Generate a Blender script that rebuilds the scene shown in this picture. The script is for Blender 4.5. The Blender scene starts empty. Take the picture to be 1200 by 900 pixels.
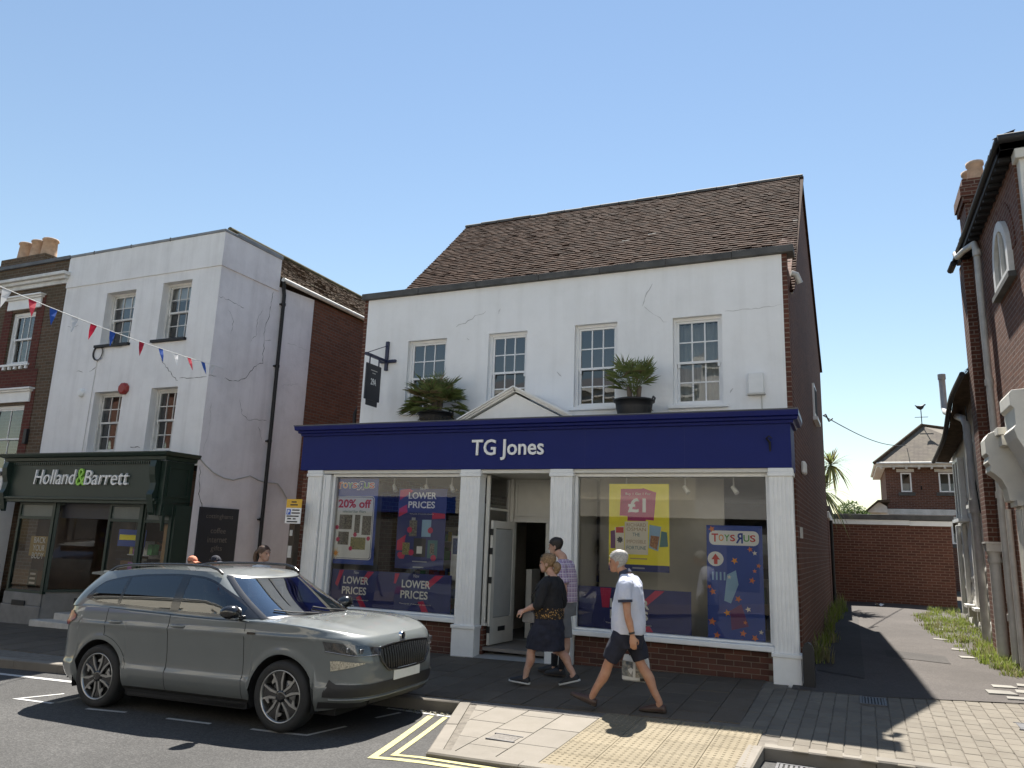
import bpy, bmesh, math, random
from mathutils import Vector, Matrix, noise
rnd = random.Random(7)
S = bpy.context.scene
COL = S.collection
PI = math.pi
rad = math.radians

# ---------------------------------------------------------------- camera, world, sun, exposure
def camera():
    yaw, pitch, roll = rad(-24.18), rad(11.77), rad(-2.08)
    f = Vector((math.sin(yaw) * math.cos(pitch), math.cos(yaw) * math.cos(pitch), math.sin(pitch)))
    r = Vector((math.cos(yaw), -math.sin(yaw), 0))
    d = f.cross(r)
    r2 = math.cos(roll) * r + math.sin(roll) * d
    d2 = -math.sin(roll) * r + math.cos(roll) * d
    cd = bpy.data.cameras.new('camera')
    cd.sensor_width = 36.0
    cd.lens = 878.5 / 1200 * 36
    cd.clip_start = 0.05
    cd.clip_end = 3000
    co = bpy.data.objects.new('camera', cd)
    COL.objects.link(co)
    m = Matrix((r2, -d2, -f)).transposed().to_4x4()
    m.translation = (0, 0, 1.68)
    co.matrix_world = m
    S.camera = co
camera()

SUN_DIR = Vector((-0.127, 0.473, 0.872)).normalized()      # towards the sun
w = bpy.data.worlds.new('World')
S.world = w
w.use_nodes = True
nt = w.node_tree
bg = nt.nodes['Background']
sk = nt.nodes.new('ShaderNodeTexSky')
sk.sky_type = 'NISHITA'
sk.sun_disc = False
sk.sun_elevation = math.asin(SUN_DIR.z)
sk.sun_rotation = math.atan2(SUN_DIR.x, SUN_DIR.y)
sk.altitude = 20
sk.air_density = 1.4
sk.dust_density = 0.0
sk.ozone_density = 0.4
nt.links.new(sk.outputs[0], bg.inputs[0])
bg.inputs[1].default_value = 0.053
sl = bpy.data.lights.new('sun', 'SUN')
sl.energy = 5.0
sl.angle = rad(0.53)
sl.color = (1.0, 0.95, 0.87)
so = bpy.data.objects.new('sun', sl)
so.rotation_euler = SUN_DIR.to_track_quat('Z', 'Y').to_euler()
so.location = (0, 0, 60)
COL.objects.link(so)
S.view_settings.view_transform = 'Standard'
S.view_settings.look = 'None'
S.view_settings.exposure = 1.42
S.view_settings.gamma = 1.0
S.view_settings.use_curve_mapping = False
S.cycles.max_bounces = 8
S.cycles.diffuse_bounces = 4
S.cycles.glossy_bounces = 4
S.cycles.transparent_max_bounces = 16
S.cycles.transmission_bounces = 4
S.cycles.caustics_reflective = False
S.cycles.caustics_refractive = False

# ---------------------------------------------------------------- ground levels
def gz(x, y):                      # pavement / alley level
    s = .02 * (x + .85) if x < -.85 else .004 * (x + .85)
    return s + .02 * (min(max(y, 5.0), 40) - 10.8)
def rz(x, y):                      # carriageway level
    t = min(1, max(0, (x + 5.2) / 1.7))
    z1 = gz(x, max(y, 5)) - .12
    z2 = gz(x, 7.8) - .12 + .03 * (7.8 - max(y, 4))
    return z1 * (1 - t) + z2 * t

# ---------------------------------------------------------------- mesh helpers
LOC = {}
class MB:
    def __init__(s):
        s.v = []; s.f = []; s.m = []; s.s = []
    def add(s, vs, fs, m=0, smooth=False):
        o = len(s.v)
        s.v += [tuple(p) for p in vs]
        for f in fs:
            s.f.append(tuple(i + o for i in f)); s.m.append(m); s.s.append(smooth)
        return s
    def quad(s, a, b, c, d, m=0):
        return s.add([a, b, c, d], [(0, 1, 2, 3)], m)
    def box(s, x0, x1, y0, y1, z0, z1, m=0, M=None):
        vs = [Vector((x, y, z)) for z in (z0, z1) for y in (y0, y1) for x in (x0, x1)]
        if M is not None: vs = [M @ p for p in vs]
        return s.add(vs, [(0, 2, 3, 1), (4, 5, 7, 6), (0, 1, 5, 4), (2, 6, 7, 3), (0, 4, 6, 2), (1, 3, 7, 5)], m)
    def loft(s, rings, m=0, smooth=True, cap=True, closed=True):
        n = len(rings[0]); vs = [p for r in rings for p in r]; fs = []
        for i in range(len(rings) - 1):
            for j in range(n if closed else n - 1):
                k = (j + 1) % n
                fs.append((i * n + j, i * n + k, (i + 1) * n + k, (i + 1) * n + j))
        s.add(vs, fs, m, smooth)
        if cap and closed:
            s.add(rings[0], [tuple(range(n - 1, -1, -1))], m); s.add(rings[-1], [tuple(range(n))], m)
        return s
    def tube(s, pts, r, n=8, m=0, cap=True, smooth=True):
        pts = [Vector(p) for p in pts]
        rs = r if isinstance(r, (list, tuple)) else [r] * len(pts)
        rings = []; up = None
        for i, p in enumerate(pts):
            t = (pts[min(i + 1, len(pts) - 1)] - pts[max(i - 1, 0)])
            if t.length < 1e-9: t = Vector((0, 0, 1))
            t.normalize()
            if up is None:
                up = Vector((0, 0, 1)) if abs(t.z) < .9 else Vector((1, 0, 0))
            a = t.cross(up)
            if a.length < 1e-6: a = t.orthogonal()
            a.normalize(); b = a.cross(t); up = b
            rings.append([p + (a * math.cos(2 * PI * k / n) + b * math.sin(2 * PI * k / n)) * rs[i] for k in range(n)])
        return s.loft(rings, m, smooth, cap)
    def lathe(s, prof, c=(0, 0, 0), n=16, m=0, smooth=True, cap=True):
        c = Vector(c)
        return s.loft([[c + Vector((r * math.cos(2 * PI * k / n), r * math.sin(2 * PI * k / n), z)) for k in range(n)] for r, z in prof], m, smooth, cap)
    def prism(s, poly, fn, w0, w1, m=0, smooth=False):     # polygon (u,v) extruded along w; fn(u,v,w)->point
        n = len(poly)
        a = [fn(u, v, w0) for u, v in poly]; b = [fn(u, v, w1) for u, v in poly]
        s.add(a, [tuple(range(n - 1, -1, -1))], m); s.add(b, [tuple(range(n))], m)
        s.add(a + b, [(i, (i + 1) % n, n + (i + 1) % n, n + i) for i in range(n)], m, smooth)
        return s
    def grid(s, fn, us, vs, m=0, smooth=True, skip=None, mf=None):
        nu, nv = len(us), len(vs)
        o = len(s.v)
        s.v += [tuple(fn(u, v)) for u in us for v in vs]
        for i in range(nu - 1):
            for j in range(nv - 1):
                if skip and skip(us[i], us[i + 1], vs[j], vs[j + 1]): continue
                s.f.append((o + i * nv + j, o + (i + 1) * nv + j, o + (i + 1) * nv + j + 1, o + i * nv + j + 1))
                s.m.append(mf(us[i], us[i + 1], vs[j], vs[j + 1]) if mf else m); s.s.append(smooth)
        return s
    def mesh(s, name, mats, off=(0, 0, 0)):
        me = bpy.data.meshes.new(name)
        ox, oy, oz = off
        me.from_pydata([(x - ox, y - oy, z - oz) for x, y, z in s.v], [], s.f)
        for mt in (mats if isinstance(mats, (list, tuple)) else [mats]): me.materials.append(mt)
        me.polygons.foreach_set('material_index', s.m)
        me.polygons.foreach_set('use_smooth', s.s)
        me.update()
        return me

def link(name, me, parent=None, loc=(0, 0, 0)):
    o = bpy.data.objects.new(name, me); COL.objects.link(o)
    if parent is not None:
        o.parent = parent; LOC[o.name] = LOC[parent.name]
    else:
        LOC[o.name] = Vector(loc)
    o.location = loc
    return o
def tag(o, label=None, cat=None, group=None, kind=None):
    if label: o['label'] = label
    if cat: o['category'] = cat
    if group: o['group'] = group
    if kind: o['kind'] = kind
    return o
def thing(name, label, cat, loc=(0, 0, 0), group=None):
    o = bpy.data.objects.new(name, None); COL.objects.link(o)
    o.location = loc; o.empty_display_size = .2; LOC[o.name] = Vector(loc)
    return tag(o, label, cat, group)
def part(name, mb, mats, parent, bevel=0, label=None, fix=False):        # vertices given in world coordinates
    off = LOC[parent.name]
    me = mb.mesh(name, mats, off)
    if fix: fixn(me)
    o = link(name, me, parent)
    if label: o['label'] = label
    if bevel: bev(o, bevel)
    return o
def solo(name, mb, mats, label=None, cat=None, loc=(0, 0, 0), group=None, kind=None, bevel=0, fix=False):
    me = mb.mesh(name, mats, loc)
    if fix: fixn(me)
    o = link(name, me, None, loc)
    if bevel: bev(o, bevel)
    return tag(o, label, cat, group, kind)
def piece(name, me, parent, pos, rot=None):            # shared-mesh piece at a world position
    o = bpy.data.objects.new(name, me); COL.objects.link(o)
    o.parent = parent; LOC[o.name] = Vector(pos)
    o.location = Vector(pos) - LOC[parent.name]
    if rot: o.rotation_euler = rot
    return o
def bev(o, w, seg=2, ang=35):
    b = o.modifiers.new('bevel', 'BEVEL'); b.width = w; b.segments = seg
    b.limit_method = 'ANGLE'; b.angle_limit = rad(ang)
    return o
def fixn(me):
    bm = bmesh.new(); bm.from_mesh(me)
    bmesh.ops.remove_doubles(bm, verts=bm.verts, dist=1e-5)
    bmesh.ops.recalc_face_normals(bm, faces=bm.faces)
    bm.to_mesh(me); bm.free()
def dup(root, loc, rot=None, label=None):
    r = root.copy(); COL.objects.link(r); r.location = loc; LOC[r.name] = Vector(loc)
    if rot is not None: r.rotation_euler = rot
    if label: r['label'] = label
    for ch in list(root.children):
        c = ch.copy(); COL.objects.link(c); c.parent = r
        for g in ch.children:
            d = g.copy(); COL.objects.link(d); d.parent = c
    return r
def lerp(a, b, t): return a + (b - a) * t
def interp(x, tab):
    if x <= tab[0][0]: return tab[0][1]
    for (a, b), (c, d) in zip(tab, tab[1:]):
        if x <= c: return b + (d - b) * (x - a) / (c - a)
    return tab[-1][1]
def sinterp(x, tab):               # smooth (monotone-ish Catmull) interpolation
    if x <= tab[0][0]: return tab[0][1]
    if x >= tab[-1][0]: return tab[-1][1]
    for i in range(len(tab) - 1):
        if x <= tab[i + 1][0]:
            x0, y0 = tab[i]; x1, y1 = tab[i + 1]; h = x1 - x0
            s = (y1 - y0) / h
            def sl(k):
                if k == 0 or k == len(tab) - 1: return s
                a = (tab[k][1] - tab[k - 1][1]) / (tab[k][0] - tab[k - 1][0]); b = (tab[k + 1][1] - tab[k][1]) / (tab[k + 1][0] - tab[k][0])
                return 0 if a * b <= 0 else 2 * a * b / (a + b)
            m0, m1 = sl(i) * h, sl(i + 1) * h; t = (x - x0) / h
            return (2*t**3-3*t*t+1)*y0 + (t**3-2*t*t+t)*m0 + (-2*t**3+3*t*t)*y1 + (t**3-t*t)*m1
def frange(a, b, n): return [a + (b - a) * i / n for i in range(n + 1)]

# ---------------------------------------------------------------- text
DG = None
def text_mesh(txt, size, extrude=.002, align='CENTER', offset=0.0, shear=0.0, space=1.0, line=1.0):
    cu = bpy.data.curves.new('t', 'FONT')
    cu.body = txt; cu.size = size; cu.extrude = extrude; cu.align_x = align; cu.align_y = 'CENTER'
    cu.offset = offset; cu.shear = shear; cu.space_character = space; cu.resolution_u = 3; cu.space_line = line
    ob = bpy.data.objects.new('t', cu); COL.objects.link(ob)
    me = bpy.data.meshes.new_from_object(ob)
    bpy.data.objects.remove(ob); bpy.data.curves.remove(cu)
    return me
def lettering(txt, size, pos, mt, parent, width=None, height=None, extrude=.002, name='lettering', ry=0, up=(0, 0, 1), right=(1, 0, 0), **k):
    me = text_mesh(txt, size, extrude, **k)
    xs = [v.co.x for v in me.vertices]; ys = [v.co.y for v in me.vertices]
    if xs:
        cx, cy = (min(xs) + max(xs)) / 2, (min(ys) + max(ys)) / 2
        sx = width / (max(xs) - min(xs)) if width else 1
        sy = height / (max(ys) - min(ys)) if height else (sx if width else 1)
        R, U = Vector(right).normalized(), Vector(up).normalized(); N = R.cross(U)
        c, s = math.cos(ry), math.sin(ry); R, U = R * c + U * s, U * c - R * s
        for v in me.vertices:
            x, y, z = (v.co.x - cx) * sx, (v.co.y - cy) * sy, v.co.z
            v.co = R * x + U * y + N * z
    me.materials.clear(); me.materials.append(mt)
    o = bpy.data.objects.new(name, me); COL.objects.link(o)
    o.parent = parent; LOC[o.name] = Vector(pos)
    o.location = Vector(pos) - LOC[parent.name]
    return o

# ---------------------------------------------------------------- materials
MT = {}
def nodes(name):
    m = bpy.data.materials.new(name); m.use_nodes = True
    n = m.node_tree; b = n.nodes['Principled BSDF']
    return m, n, b
def setp(b, **k):
    for key, v in k.items():
        b.inputs[key].default_value = v
def N(n, t, **k):
    x = n.nodes.new(t)
    for a, v in k.items(): setattr(x, a, v)
    return x
def mathn(n, op, a, b=None, c=None):
    x = N(n, 'ShaderNodeMath', operation=op)
    for i, v in enumerate((a, b, c)):
        if v is None: continue
        if isinstance(v, (int, float)): x.inputs[i].default_value = v
        else: n.links.new(v, x.inputs[i])
    return x.outputs[0]
def mixc(n, fac, a, b, mode='MIX'):
    x = N(n, 'ShaderNodeMix', data_type='RGBA', blend_type=mode)
    for i, v in ((0, fac), (6, a), (7, b)):
        if isinstance(v, (int, float)): x.inputs[i].default_value = v
        elif isinstance(v, (tuple, list)): x.inputs[i].default_value = (v[0], v[1], v[2], 1)
        else: n.links.new(v, x.inputs[i])
    return x.outputs[2]
def ramp(n, fac, stops):
    x = N(n, 'ShaderNodeValToRGB')
    el = x.color_ramp.elements
    while len(el) < len(stops): el.new(.5)
    for e, (p, c) in zip(el, stops):
        e.position = p; e.color = (c, c, c, 1) if isinstance(c, (int, float)) else (c[0], c[1], c[2], 1)
    n.links.new(fac, x.inputs[0])
    return x.outputs[0]
def noisen(n, vec, scale, detail=4, rough=.55, dist=0):
    x = N(n, 'ShaderNodeTexNoise'); x.inputs['Scale'].default_value = scale
    x.inputs['Detail'].default_value = detail; x.inputs['Roughness'].default_value = rough; x.inputs['Distortion'].default_value = dist
    if vec is not None: n.links.new(vec, x.inputs['Vector'])
    return x.outputs[0]
def pos(n): return N(n, 'ShaderNodeNewGeometry').outputs['Position']
def objc(n): return N(n, 'ShaderNodeTexCoord').outputs['Object']
def mapv(n, v, s=(1, 1, 1), loc=(0, 0, 0), rot=(0, 0, 0)):
    x = N(n, 'ShaderNodeMapping'); x.inputs['Scale'].default_value = s; x.inputs['Location'].default_value = loc; x.inputs['Rotation'].default_value = rot
    n.links.new(v, x.inputs['Vector']); return x.outputs[0]
def bumpn(n, h, strength=.3, dist=.01, prev=None):
    x = N(n, 'ShaderNodeBump'); x.inputs['Strength'].default_value = strength; x.inputs['Distance'].default_value = dist
    n.links.new(h, x.inputs['Height'])
    if prev is not None: n.links.new(prev, x.inputs['Normal'])
    return x.outputs[0]
def mat(name, col, rough=.6, var=.15, scale=6, bump=.0, bscale=80, bdist=.004, metal=0, spec=.5, coat=0, col2=None, obj=False, rvar=0, rand=0):
    if name in MT: return MT[name]
    m, n, b = nodes(name)
    v = objc(n) if obj else pos(n)
    nz = noisen(n, v, scale, 5, .6)
    c1 = tuple(c * (1 - var) for c in col); c2 = col2 or tuple(min(1, c * (1 + var)) for c in col)
    c = mixc(n, ramp(n, nz, [(.3, 0), (.7, 1)]), c1, c2)
    if rand:
        oi = N(n, 'ShaderNodeObjectInfo').outputs['Random']
        r = ramp(n, oi, [(0, 1 - rand), (1, 1 + rand)])
        # ramp clamps at 1: use a map range instead
        mr = N(n, 'ShaderNodeMapRange'); n.links.new(oi, mr.inputs[0]); mr.inputs[3].default_value = 1 - rand; mr.inputs[4].default_value = 1 + rand
        vm = N(n, 'ShaderNodeVectorMath', operation='SCALE'); n.links.new(c, vm.inputs[0]); n.links.new(mr.outputs[0], vm.inputs['Scale'])
        c = vm.outputs[0]
    n.links.new(c, b.inputs['Base Color'])
    setp(b, Roughness=rough, Metallic=metal)
    b.inputs['Specular IOR Level'].default_value = spec
    if coat: b.inputs['Coat Weight'].default_value = coat; b.inputs['Coat Roughness'].default_value = .04
    if rvar:
        mr = N(n, 'ShaderNodeMapRange'); n.links.new(noisen(n, v, scale * 2.3), mr.inputs[0])
        mr.inputs[3].default_value = max(0, rough - rvar); mr.inputs[4].default_value = min(1, rough + rvar)
        n.links.new(mr.outputs[0], b.inputs['Roughness'])
    if bump: n.links.new(bumpn(n, noisen(n, v, bscale, 4), bump, bdist), b.inputs['Normal'])
    MT[name] = m
    return m
def brick(name, c1, c2, mortar, dark=.35, bw=.225, bh=.075, ms=.010, weather=.35, bump=.6, stain=None):
    m, n, b = nodes(name)
    p = pos(n); sp = N(n, 'ShaderNodeSeparateXYZ'); n.links.new(p, sp.inputs[0])
    u = mathn(n, 'ADD', sp.outputs[0], sp.outputs[1])
    cb = N(n, 'ShaderNodeCombineXYZ'); n.links.new(u, cb.inputs[0]); n.links.new(sp.outputs[2], cb.inputs[1])
    wob = noisen(n, p, 3.0, 2)
    vec = cb.outputs[0]
    t = N(n, 'ShaderNodeTexBrick'); n.links.new(vec, t.inputs['Vector'])
    t.inputs['Scale'].default_value = 1; t.inputs['Brick Width'].default_value = bw; t.inputs['Row Height'].default_value = bh
    t.inputs['Mortar Size'].default_value = ms; t.inputs['Mortar Smooth'].default_value = .25
    t.inputs['Color1'].default_value = (*c1, 1); t.inputs['Color2'].default_value = (*c2, 1); t.inputs['Mortar'].default_value = (*mortar, 1)
    big = noisen(n, p, .7, 5, .65); sm = noisen(n, p, 26, 3)
    c = mixc(n, ramp(n, sm, [(.3, .0), (.75, dark)]), t.outputs[0], tuple(x * .35 for x in c1))
    c = mixc(n, mathn(n, 'MULTIPLY', ramp(n, big, [(.35, 0), (.75, 1)]), weather), c, stain or tuple(x * .4 for x in c1))
    n.links.new(c, b.inputs['Base Color'])
    setp(b, Roughness=.85); b.inputs['Specular IOR Level'].default_value = .25
    h = mathn(n, 'ADD', mathn(n, 'MULTIPLY', t.outputs['Fac'], -1), mathn(n, 'MULTIPLY', sm, .35))
    n.links.new(bumpn(n, h, bump, .008), b.inputs['Normal'])
    MT[name] = m
    return m
def render_paint(name, col, dirt, amount=.5, streak=.5, bump=.25, rough=.75):
    m, n, b = nodes(name)
    p = pos(n)
    a = noisen(n, p, 1.1, 6, .65)
    st = noisen(n, mapv(n, p, (5, 5, .35)), 1.0, 5, .6)
    fine = noisen(n, p, 14, 5, .7)
    f = mathn(n, 'ADD', mathn(n, 'MULTIPLY', ramp(n, a, [(.42, 0), (.78, 1)]), amount), mathn(n, 'MULTIPLY', ramp(n, st, [(.48, 0), (.8, 1)]), streak))
    f = mathn(n, 'ADD', f, mathn(n, 'MULTIPLY', ramp(n, fine, [(.55, 0), (.8, 1)]), .25 * amount))
    c = mixc(n, mathn(n, 'MINIMUM', f, 1), col, dirt)
    n.links.new(c, b.inputs['Base Color']); setp(b, Roughness=rough); b.inputs['Specular IOR Level'].default_value = .3
    bn = bumpn(n, noisen(n, p, 3.5, 5, .6), bump, .03)
    bn = bumpn(n, noisen(n, p, 60, 3), bump * .8, .004, bn)
    n.links.new(bn, b.inputs['Normal'])
    MT[name] = m
    return m
def glass(name, tint=(.85, .88, .88), refl=1.6, wav=.0, wscale=2.5, rough=0.0):
    m = bpy.data.materials.new(name); m.use_nodes = True
    n = m.node_tree; n.nodes.clear()
    out = N(n, 'ShaderNodeOutputMaterial'); tr = N(n, 'ShaderNodeBsdfTransparent'); gl = N(n, 'ShaderNodeBsdfGlossy'); mx = N(n, 'ShaderNodeMixShader')
    tr.inputs[0].default_value = (*tint, 1); gl.inputs['Roughness'].default_value = rough; gl.inputs[0].default_value = (1, 1, 1, 1)
    fr = N(n, 'ShaderNodeFresnel'); fr.inputs[0].default_value = 1.5
    f = mathn(n, 'MINIMUM', mathn(n, 'MULTIPLY', fr.outputs[0], refl), 1.0)
    n.links.new(f, mx.inputs[0]); n.links.new(tr.outputs[0], mx.inputs[1]); n.links.new(gl.outputs[0], mx.inputs[2]); n.links.new(mx.outputs[0], out.inputs[0])
    if wav:
        bn = bumpn(n, noisen(n, pos(n), wscale, 1), wav, .05); n.links.new(bn, gl.inputs['Normal'])
    MT[name] = m
    return m
def emis(name, col, e):
    m, n, b = nodes(name); setp(b, **{'Base Color': (*col, 1), 'Emission Color': (*col, 1), 'Emission Strength': e}); MT[name] = m; return m

render_paint('stucco_white', (.86, .855, .84), (.64, .63, .60), .36, .30)
render_paint('stucco_side', (.84, .80, .80), (.50, .465, .46), .52, .30, .5)
render_paint('stucco_hb', (.80, .79, .78), (.54, .525, .51), .42, .38)
brick('brick_tg', (.165, .064, .038), (.10, .040, .027), (.24, .19, .15), .4, ms=.008)
brick('brick_hb', (.23, .088, .05), (.14, .056, .035), (.17, .13, .10), .4)
brick('brick_alley', (.16, .064, .043), (.10, .042, .03), (.23, .15, .11), .35)
brick('brick_right', (.20, .088, .056), (.12, .054, .037), (.28, .23, .20), .45, ms=.008)
brick('brick_left', (.15, .095, .06), (.095, .065, .042), (.17, .15, .12), .5, stain=(.08, .07, .04))
brick('brick_far', (.19, .085, .058), (.12, .055, .04), (.22, .17, .14), .4)
brick('brick_pier', (.16, .06, .038), (.10, .04, .028), (.24, .19, .15), .4, ms=.010)
mat('white_paint', (.78, .78, .76), .45, .05, 5, .08, 40)
mat('cream_paint', (.62, .60, .54), .5, .06, 4, .06, 40)
mat('old_white', (.62, .61, .57), .6, .16, 4, .15, 30, col2=(.72, .71, .68))
mat('upvc', (.80, .80, .79), .35, .03, 8)
mat('navy_fascia', (.008, .016, .125), .5, .06, 2.5, .05, 20, spec=.2)
mat('navy_gloss', (.007, .014, .13), .35, .06, 3, .05, 20, spec=.3)
mat('green_fascia', (.014, .030, .022), .42, .12, 3, .05, 30)
mat('black_iron', (.010, .010, .011), .6, .2, 10, .1, 60)
mat('black_plastic', (.016, .016, .017), .5, .15, 10)
mat('dark_blue_iron', (.02, .024, .06), .45, .1, 10)
mat('lead', (.11, .115, .12), .6, .25, 4, .15, 20)
mat('coping', (.085, .083, .078), .8, .35, 3, .3, 30)
mat('lead_flash', (.22, .23, .24), .5, .25, 3, .15, 20)
mat('sign_white', (.82, .82, .80), .4, .02, 4)
mat('sign_black', (.016, .018, .026), .45, .15, 3)
mat('dark_void', (.012, .011, .010), .9, .2, 3)
mat('interior_wall', (.33, .31, .27), .8, .1, 2)
mat('interior_floor', (.20, .18, .16), .5, .1, 2)
mat('shop_ceiling', (.52, .51, .46), .8, .05, 2)
mat('shelf_white', (.5, .5, .48), .5, .08, 3)
glass('glass_shop', (.96, .97, .96), 1.1)
glass('glass_sash', (.72, .76, .76), 2.6, .04, 2.0)
glass('glass_sky', (.55, .60, .62), 3.4, .012, 1.2)
glass('glass_plain', (.75, .78, .78), 2.2)
mat('timber_brown', (.05, .034, .022), .7, .35, 6, .2, 40)
mat('concrete', (.27, .255, .23), .85, .18, 4, .3, 50)
mat('stone_step', (.5, .48, .44), .75, .15, 5, .2, 40)
mat('terracotta', (.46, .32, .22), .8, .2, 8, .2, 40)
mat('pipe_grey', (.50, .49, .46), .5, .14, 5, .1, 30)
mat('brown_panel', (.065, .045, .035), .6, .2, 5)
# ================================================================ GROUND
def asphalt(name, base, chip, amount=.5, patch=None):
    m, n, b = nodes(name); p = pos(n)
    v = N(n, 'ShaderNodeTexVoronoi'); v.inputs['Scale'].default_value = 70; n.links.new(p, v.inputs['Vector'])
    rn = ramp(n, v.outputs['Color'], [(.35, 0), (.9, 1)])
    big = noisen(n, p, .45, 5, .65)
    mid = noisen(n, p, 5, 4)
    c = mixc(n, mathn(n, 'MULTIPLY', rn, amount), base, chip)
    c = mixc(n, mathn(n, 'MULTIPLY', ramp(n, big, [(.35, 0), (.62, 1)]), .6), c, tuple(x * .55 for x in base))
    c = mixc(n, mathn(n, 'MULTIPLY', ramp(n, mid, [(.5, 0), (.8, 1)]), .3), c, patch or tuple(x * 1.5 for x in base))
    n.links.new(c, b.inputs['Base Color']); setp(b, Roughness=.85); b.inputs['Specular IOR Level'].default_value = .3
    h = mathn(n, 'ADD', v.outputs['Distance'], mathn(n, 'MULTIPLY', mid, .4))
    n.links.new(bumpn(n, h, .55, .006), b.inputs['Normal']); MT[name] = m
asphalt('asphalt_road', (0.048, 0.047, 0.046), (0.129, 0.126, 0.122), .6)
asphalt('asphalt_alley', (0.066, 0.057, 0.052), (0.142, 0.129, 0.119), .5, (0.089, 0.079, 0.069))
asphalt('asphalt_patch', (0.048, 0.043, 0.040), (0.108, 0.100, 0.091), .4)
asphalt('chippings', (0.154, 0.140, 0.126), (0.315, 0.294, 0.266), .6)
def stone(name, c1, c2, rand=.12, spot=(.16, .15, .14), rough=.85):
    m, n, b = nodes(name); p = pos(n)
    a = noisen(n, p, 3.2, 6, .65); f = noisen(n, p, 60, 3)
    c = mixc(n, ramp(n, a, [(.3, 0), (.72, 1)]), c1, c2)
    c = mixc(n, mathn(n, 'MULTIPLY', ramp(n, f, [(.5, 0), (.75, 1)]), .35), c, spot)
    st = noisen(n, p, 1.3, 5, .7)
    c = mixc(n, mathn(n, 'MULTIPLY', ramp(n, st, [(.52, 0), (.72, 1)]), .35), c, tuple(x * .55 for x in c1))
    oi = N(n, 'ShaderNodeObjectInfo').outputs['Random']
    mr = N(n, 'ShaderNodeMapRange'); n.links.new(oi, mr.inputs[0]); mr.inputs[3].default_value = 1 - rand; mr.inputs[4].default_value = 1 + rand
    vm = N(n, 'ShaderNodeVectorMath', operation='SCALE'); n.links.new(c, vm.inputs[0]); n.links.new(mr.outputs[0], vm.inputs['Scale'])
    n.links.new(vm.outputs[0], b.inputs['Base Color']); setp(b, Roughness=rough); b.inputs['Specular IOR Level'].default_value = .3
    n.links.new(bumpn(n, f, .3, .003), b.inputs['Normal']); MT[name] = m
stone('slab_pale', (0.168, 0.151, 0.125), (0.199, 0.179, 0.153), .07)
stone('slab_grey', (0.085, 0.068, 0.049), (0.107, 0.088, 0.068), .12)
stone('block_paver', (0.126, 0.109, 0.086), (0.157, 0.140, 0.112), .09)
stone('buff_tactile', (0.173, 0.144, 0.095), (0.213, 0.181, 0.126), .08, (0.104, 0.081, 0.052))
stone('kerb_stone', (0.155, 0.139, 0.117), (0.191, 0.173, 0.147), .12)
stone('pale_flag', (0.203, 0.193, 0.171), (0.252, 0.243, 0.220), .12)
mat('joint_sand', (.13, .115, .095), .95, .3, 12, .3, 60)
mat('road_white', (.42, .42, .41), .7, .2, 18, .2, 90)
mat('road_yellow', (.38, .35, .15), .7, .2, 18, .2, 90)
mat('iron_cover', (.10, .10, .105), .55, .25, 14, .2, 60, metal=.6)
mat('earth', (.10, .075, .05), .95, .35, 6, .5, 30)

def clip(poly, conv):                                   # Sutherland-Hodgman, conv is counter-clockwise
    out = poly
    for i in range(len(conv)):
        ax, ay = conv[i]; bx, by = conv[(i + 1) % len(conv)]
        inp, out = out, []
        def side(p): return (bx - ax) * (p[1] - ay) - (by - ay) * (p[0] - ax)
        for j in range(len(inp)):
            p, q = inp[j], inp[(j + 1) % len(inp)]
            sp, sq = side(p), side(q)
            if sp >= 0: out.append(p)
            if sp * sq < 0:
                t = sp / (sp - sq); out.append((p[0] + (q[0] - p[0]) * t, p[1] + (q[1] - p[1]) * t))
        if not out: return []
    return out
def area(p): return .5 * sum(p[i][0] * p[(i + 1) % len(p)][1] - p[(i + 1) % len(p)][0] * p[i][1] for i in range(len(p)))
def sheet(name, xs, ys, zf, m, kind='structure'):
    b = MB(); b.grid(lambda x, y: (x, y, zf(x, y)), xs, ys); 
    # grid winding: make it face up
    b.f = [tuple(reversed(f)) if False else f for f in b.f]
    return solo(name, b, m, kind=kind)
def flat(name, poly, zf, m, parent=None, th=0):
    b = MB(); b.add([(x, y, zf(x, y)) for x, y in poly], [tuple(range(len(poly)))])
    return solo(name, b, m, kind='structure') if parent is None else part(name, b, m, parent)
def slab(parent, poly, zf, m, name='paving_slab', gap=.005, th=.016, jig=.0015):
    cx = sum(p[0] for p in poly) / len(poly); cy = sum(p[1] for p in poly) / len(poly)
    q = []
    n = len(poly)
    for i in range(n):                                  # inset by the joint
        a, b_, c = Vector(poly[i - 1]), Vector(poly[i]), Vector(poly[(i + 1) % n])
        d = (Vector((cx, cy)) - b_); q.append(b_ + d.normalized() * gap * 1.4 if d.length > .02 else b_)
    dz = rnd.uniform(-jig, jig); tx, ty = rnd.uniform(-.003, .003), rnd.uniform(-.003, .003)
    z = lambda p: zf(p[0], p[1]) + dz + tx * (p[0] - cx) + ty * (p[1] - cy)
    top = [(p[0], p[1], z(p)) for p in q]
    e = .004
    top2 = [(p[0] + (cx - p[0]) * .012, p[1] + (cy - p[1]) * .012, z(p)) for p in q]
    side = [(p[0], p[1], z(p) - e) for p in q]
    bot = [(p[0], p[1], z(p) - th) for p in q]
    b = MB(); b.add(top2, [tuple(range(n))]); b.loft([bot, side, top2], smooth=False, cap=False)
    o = part(name, b, m, parent)
    return o

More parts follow.
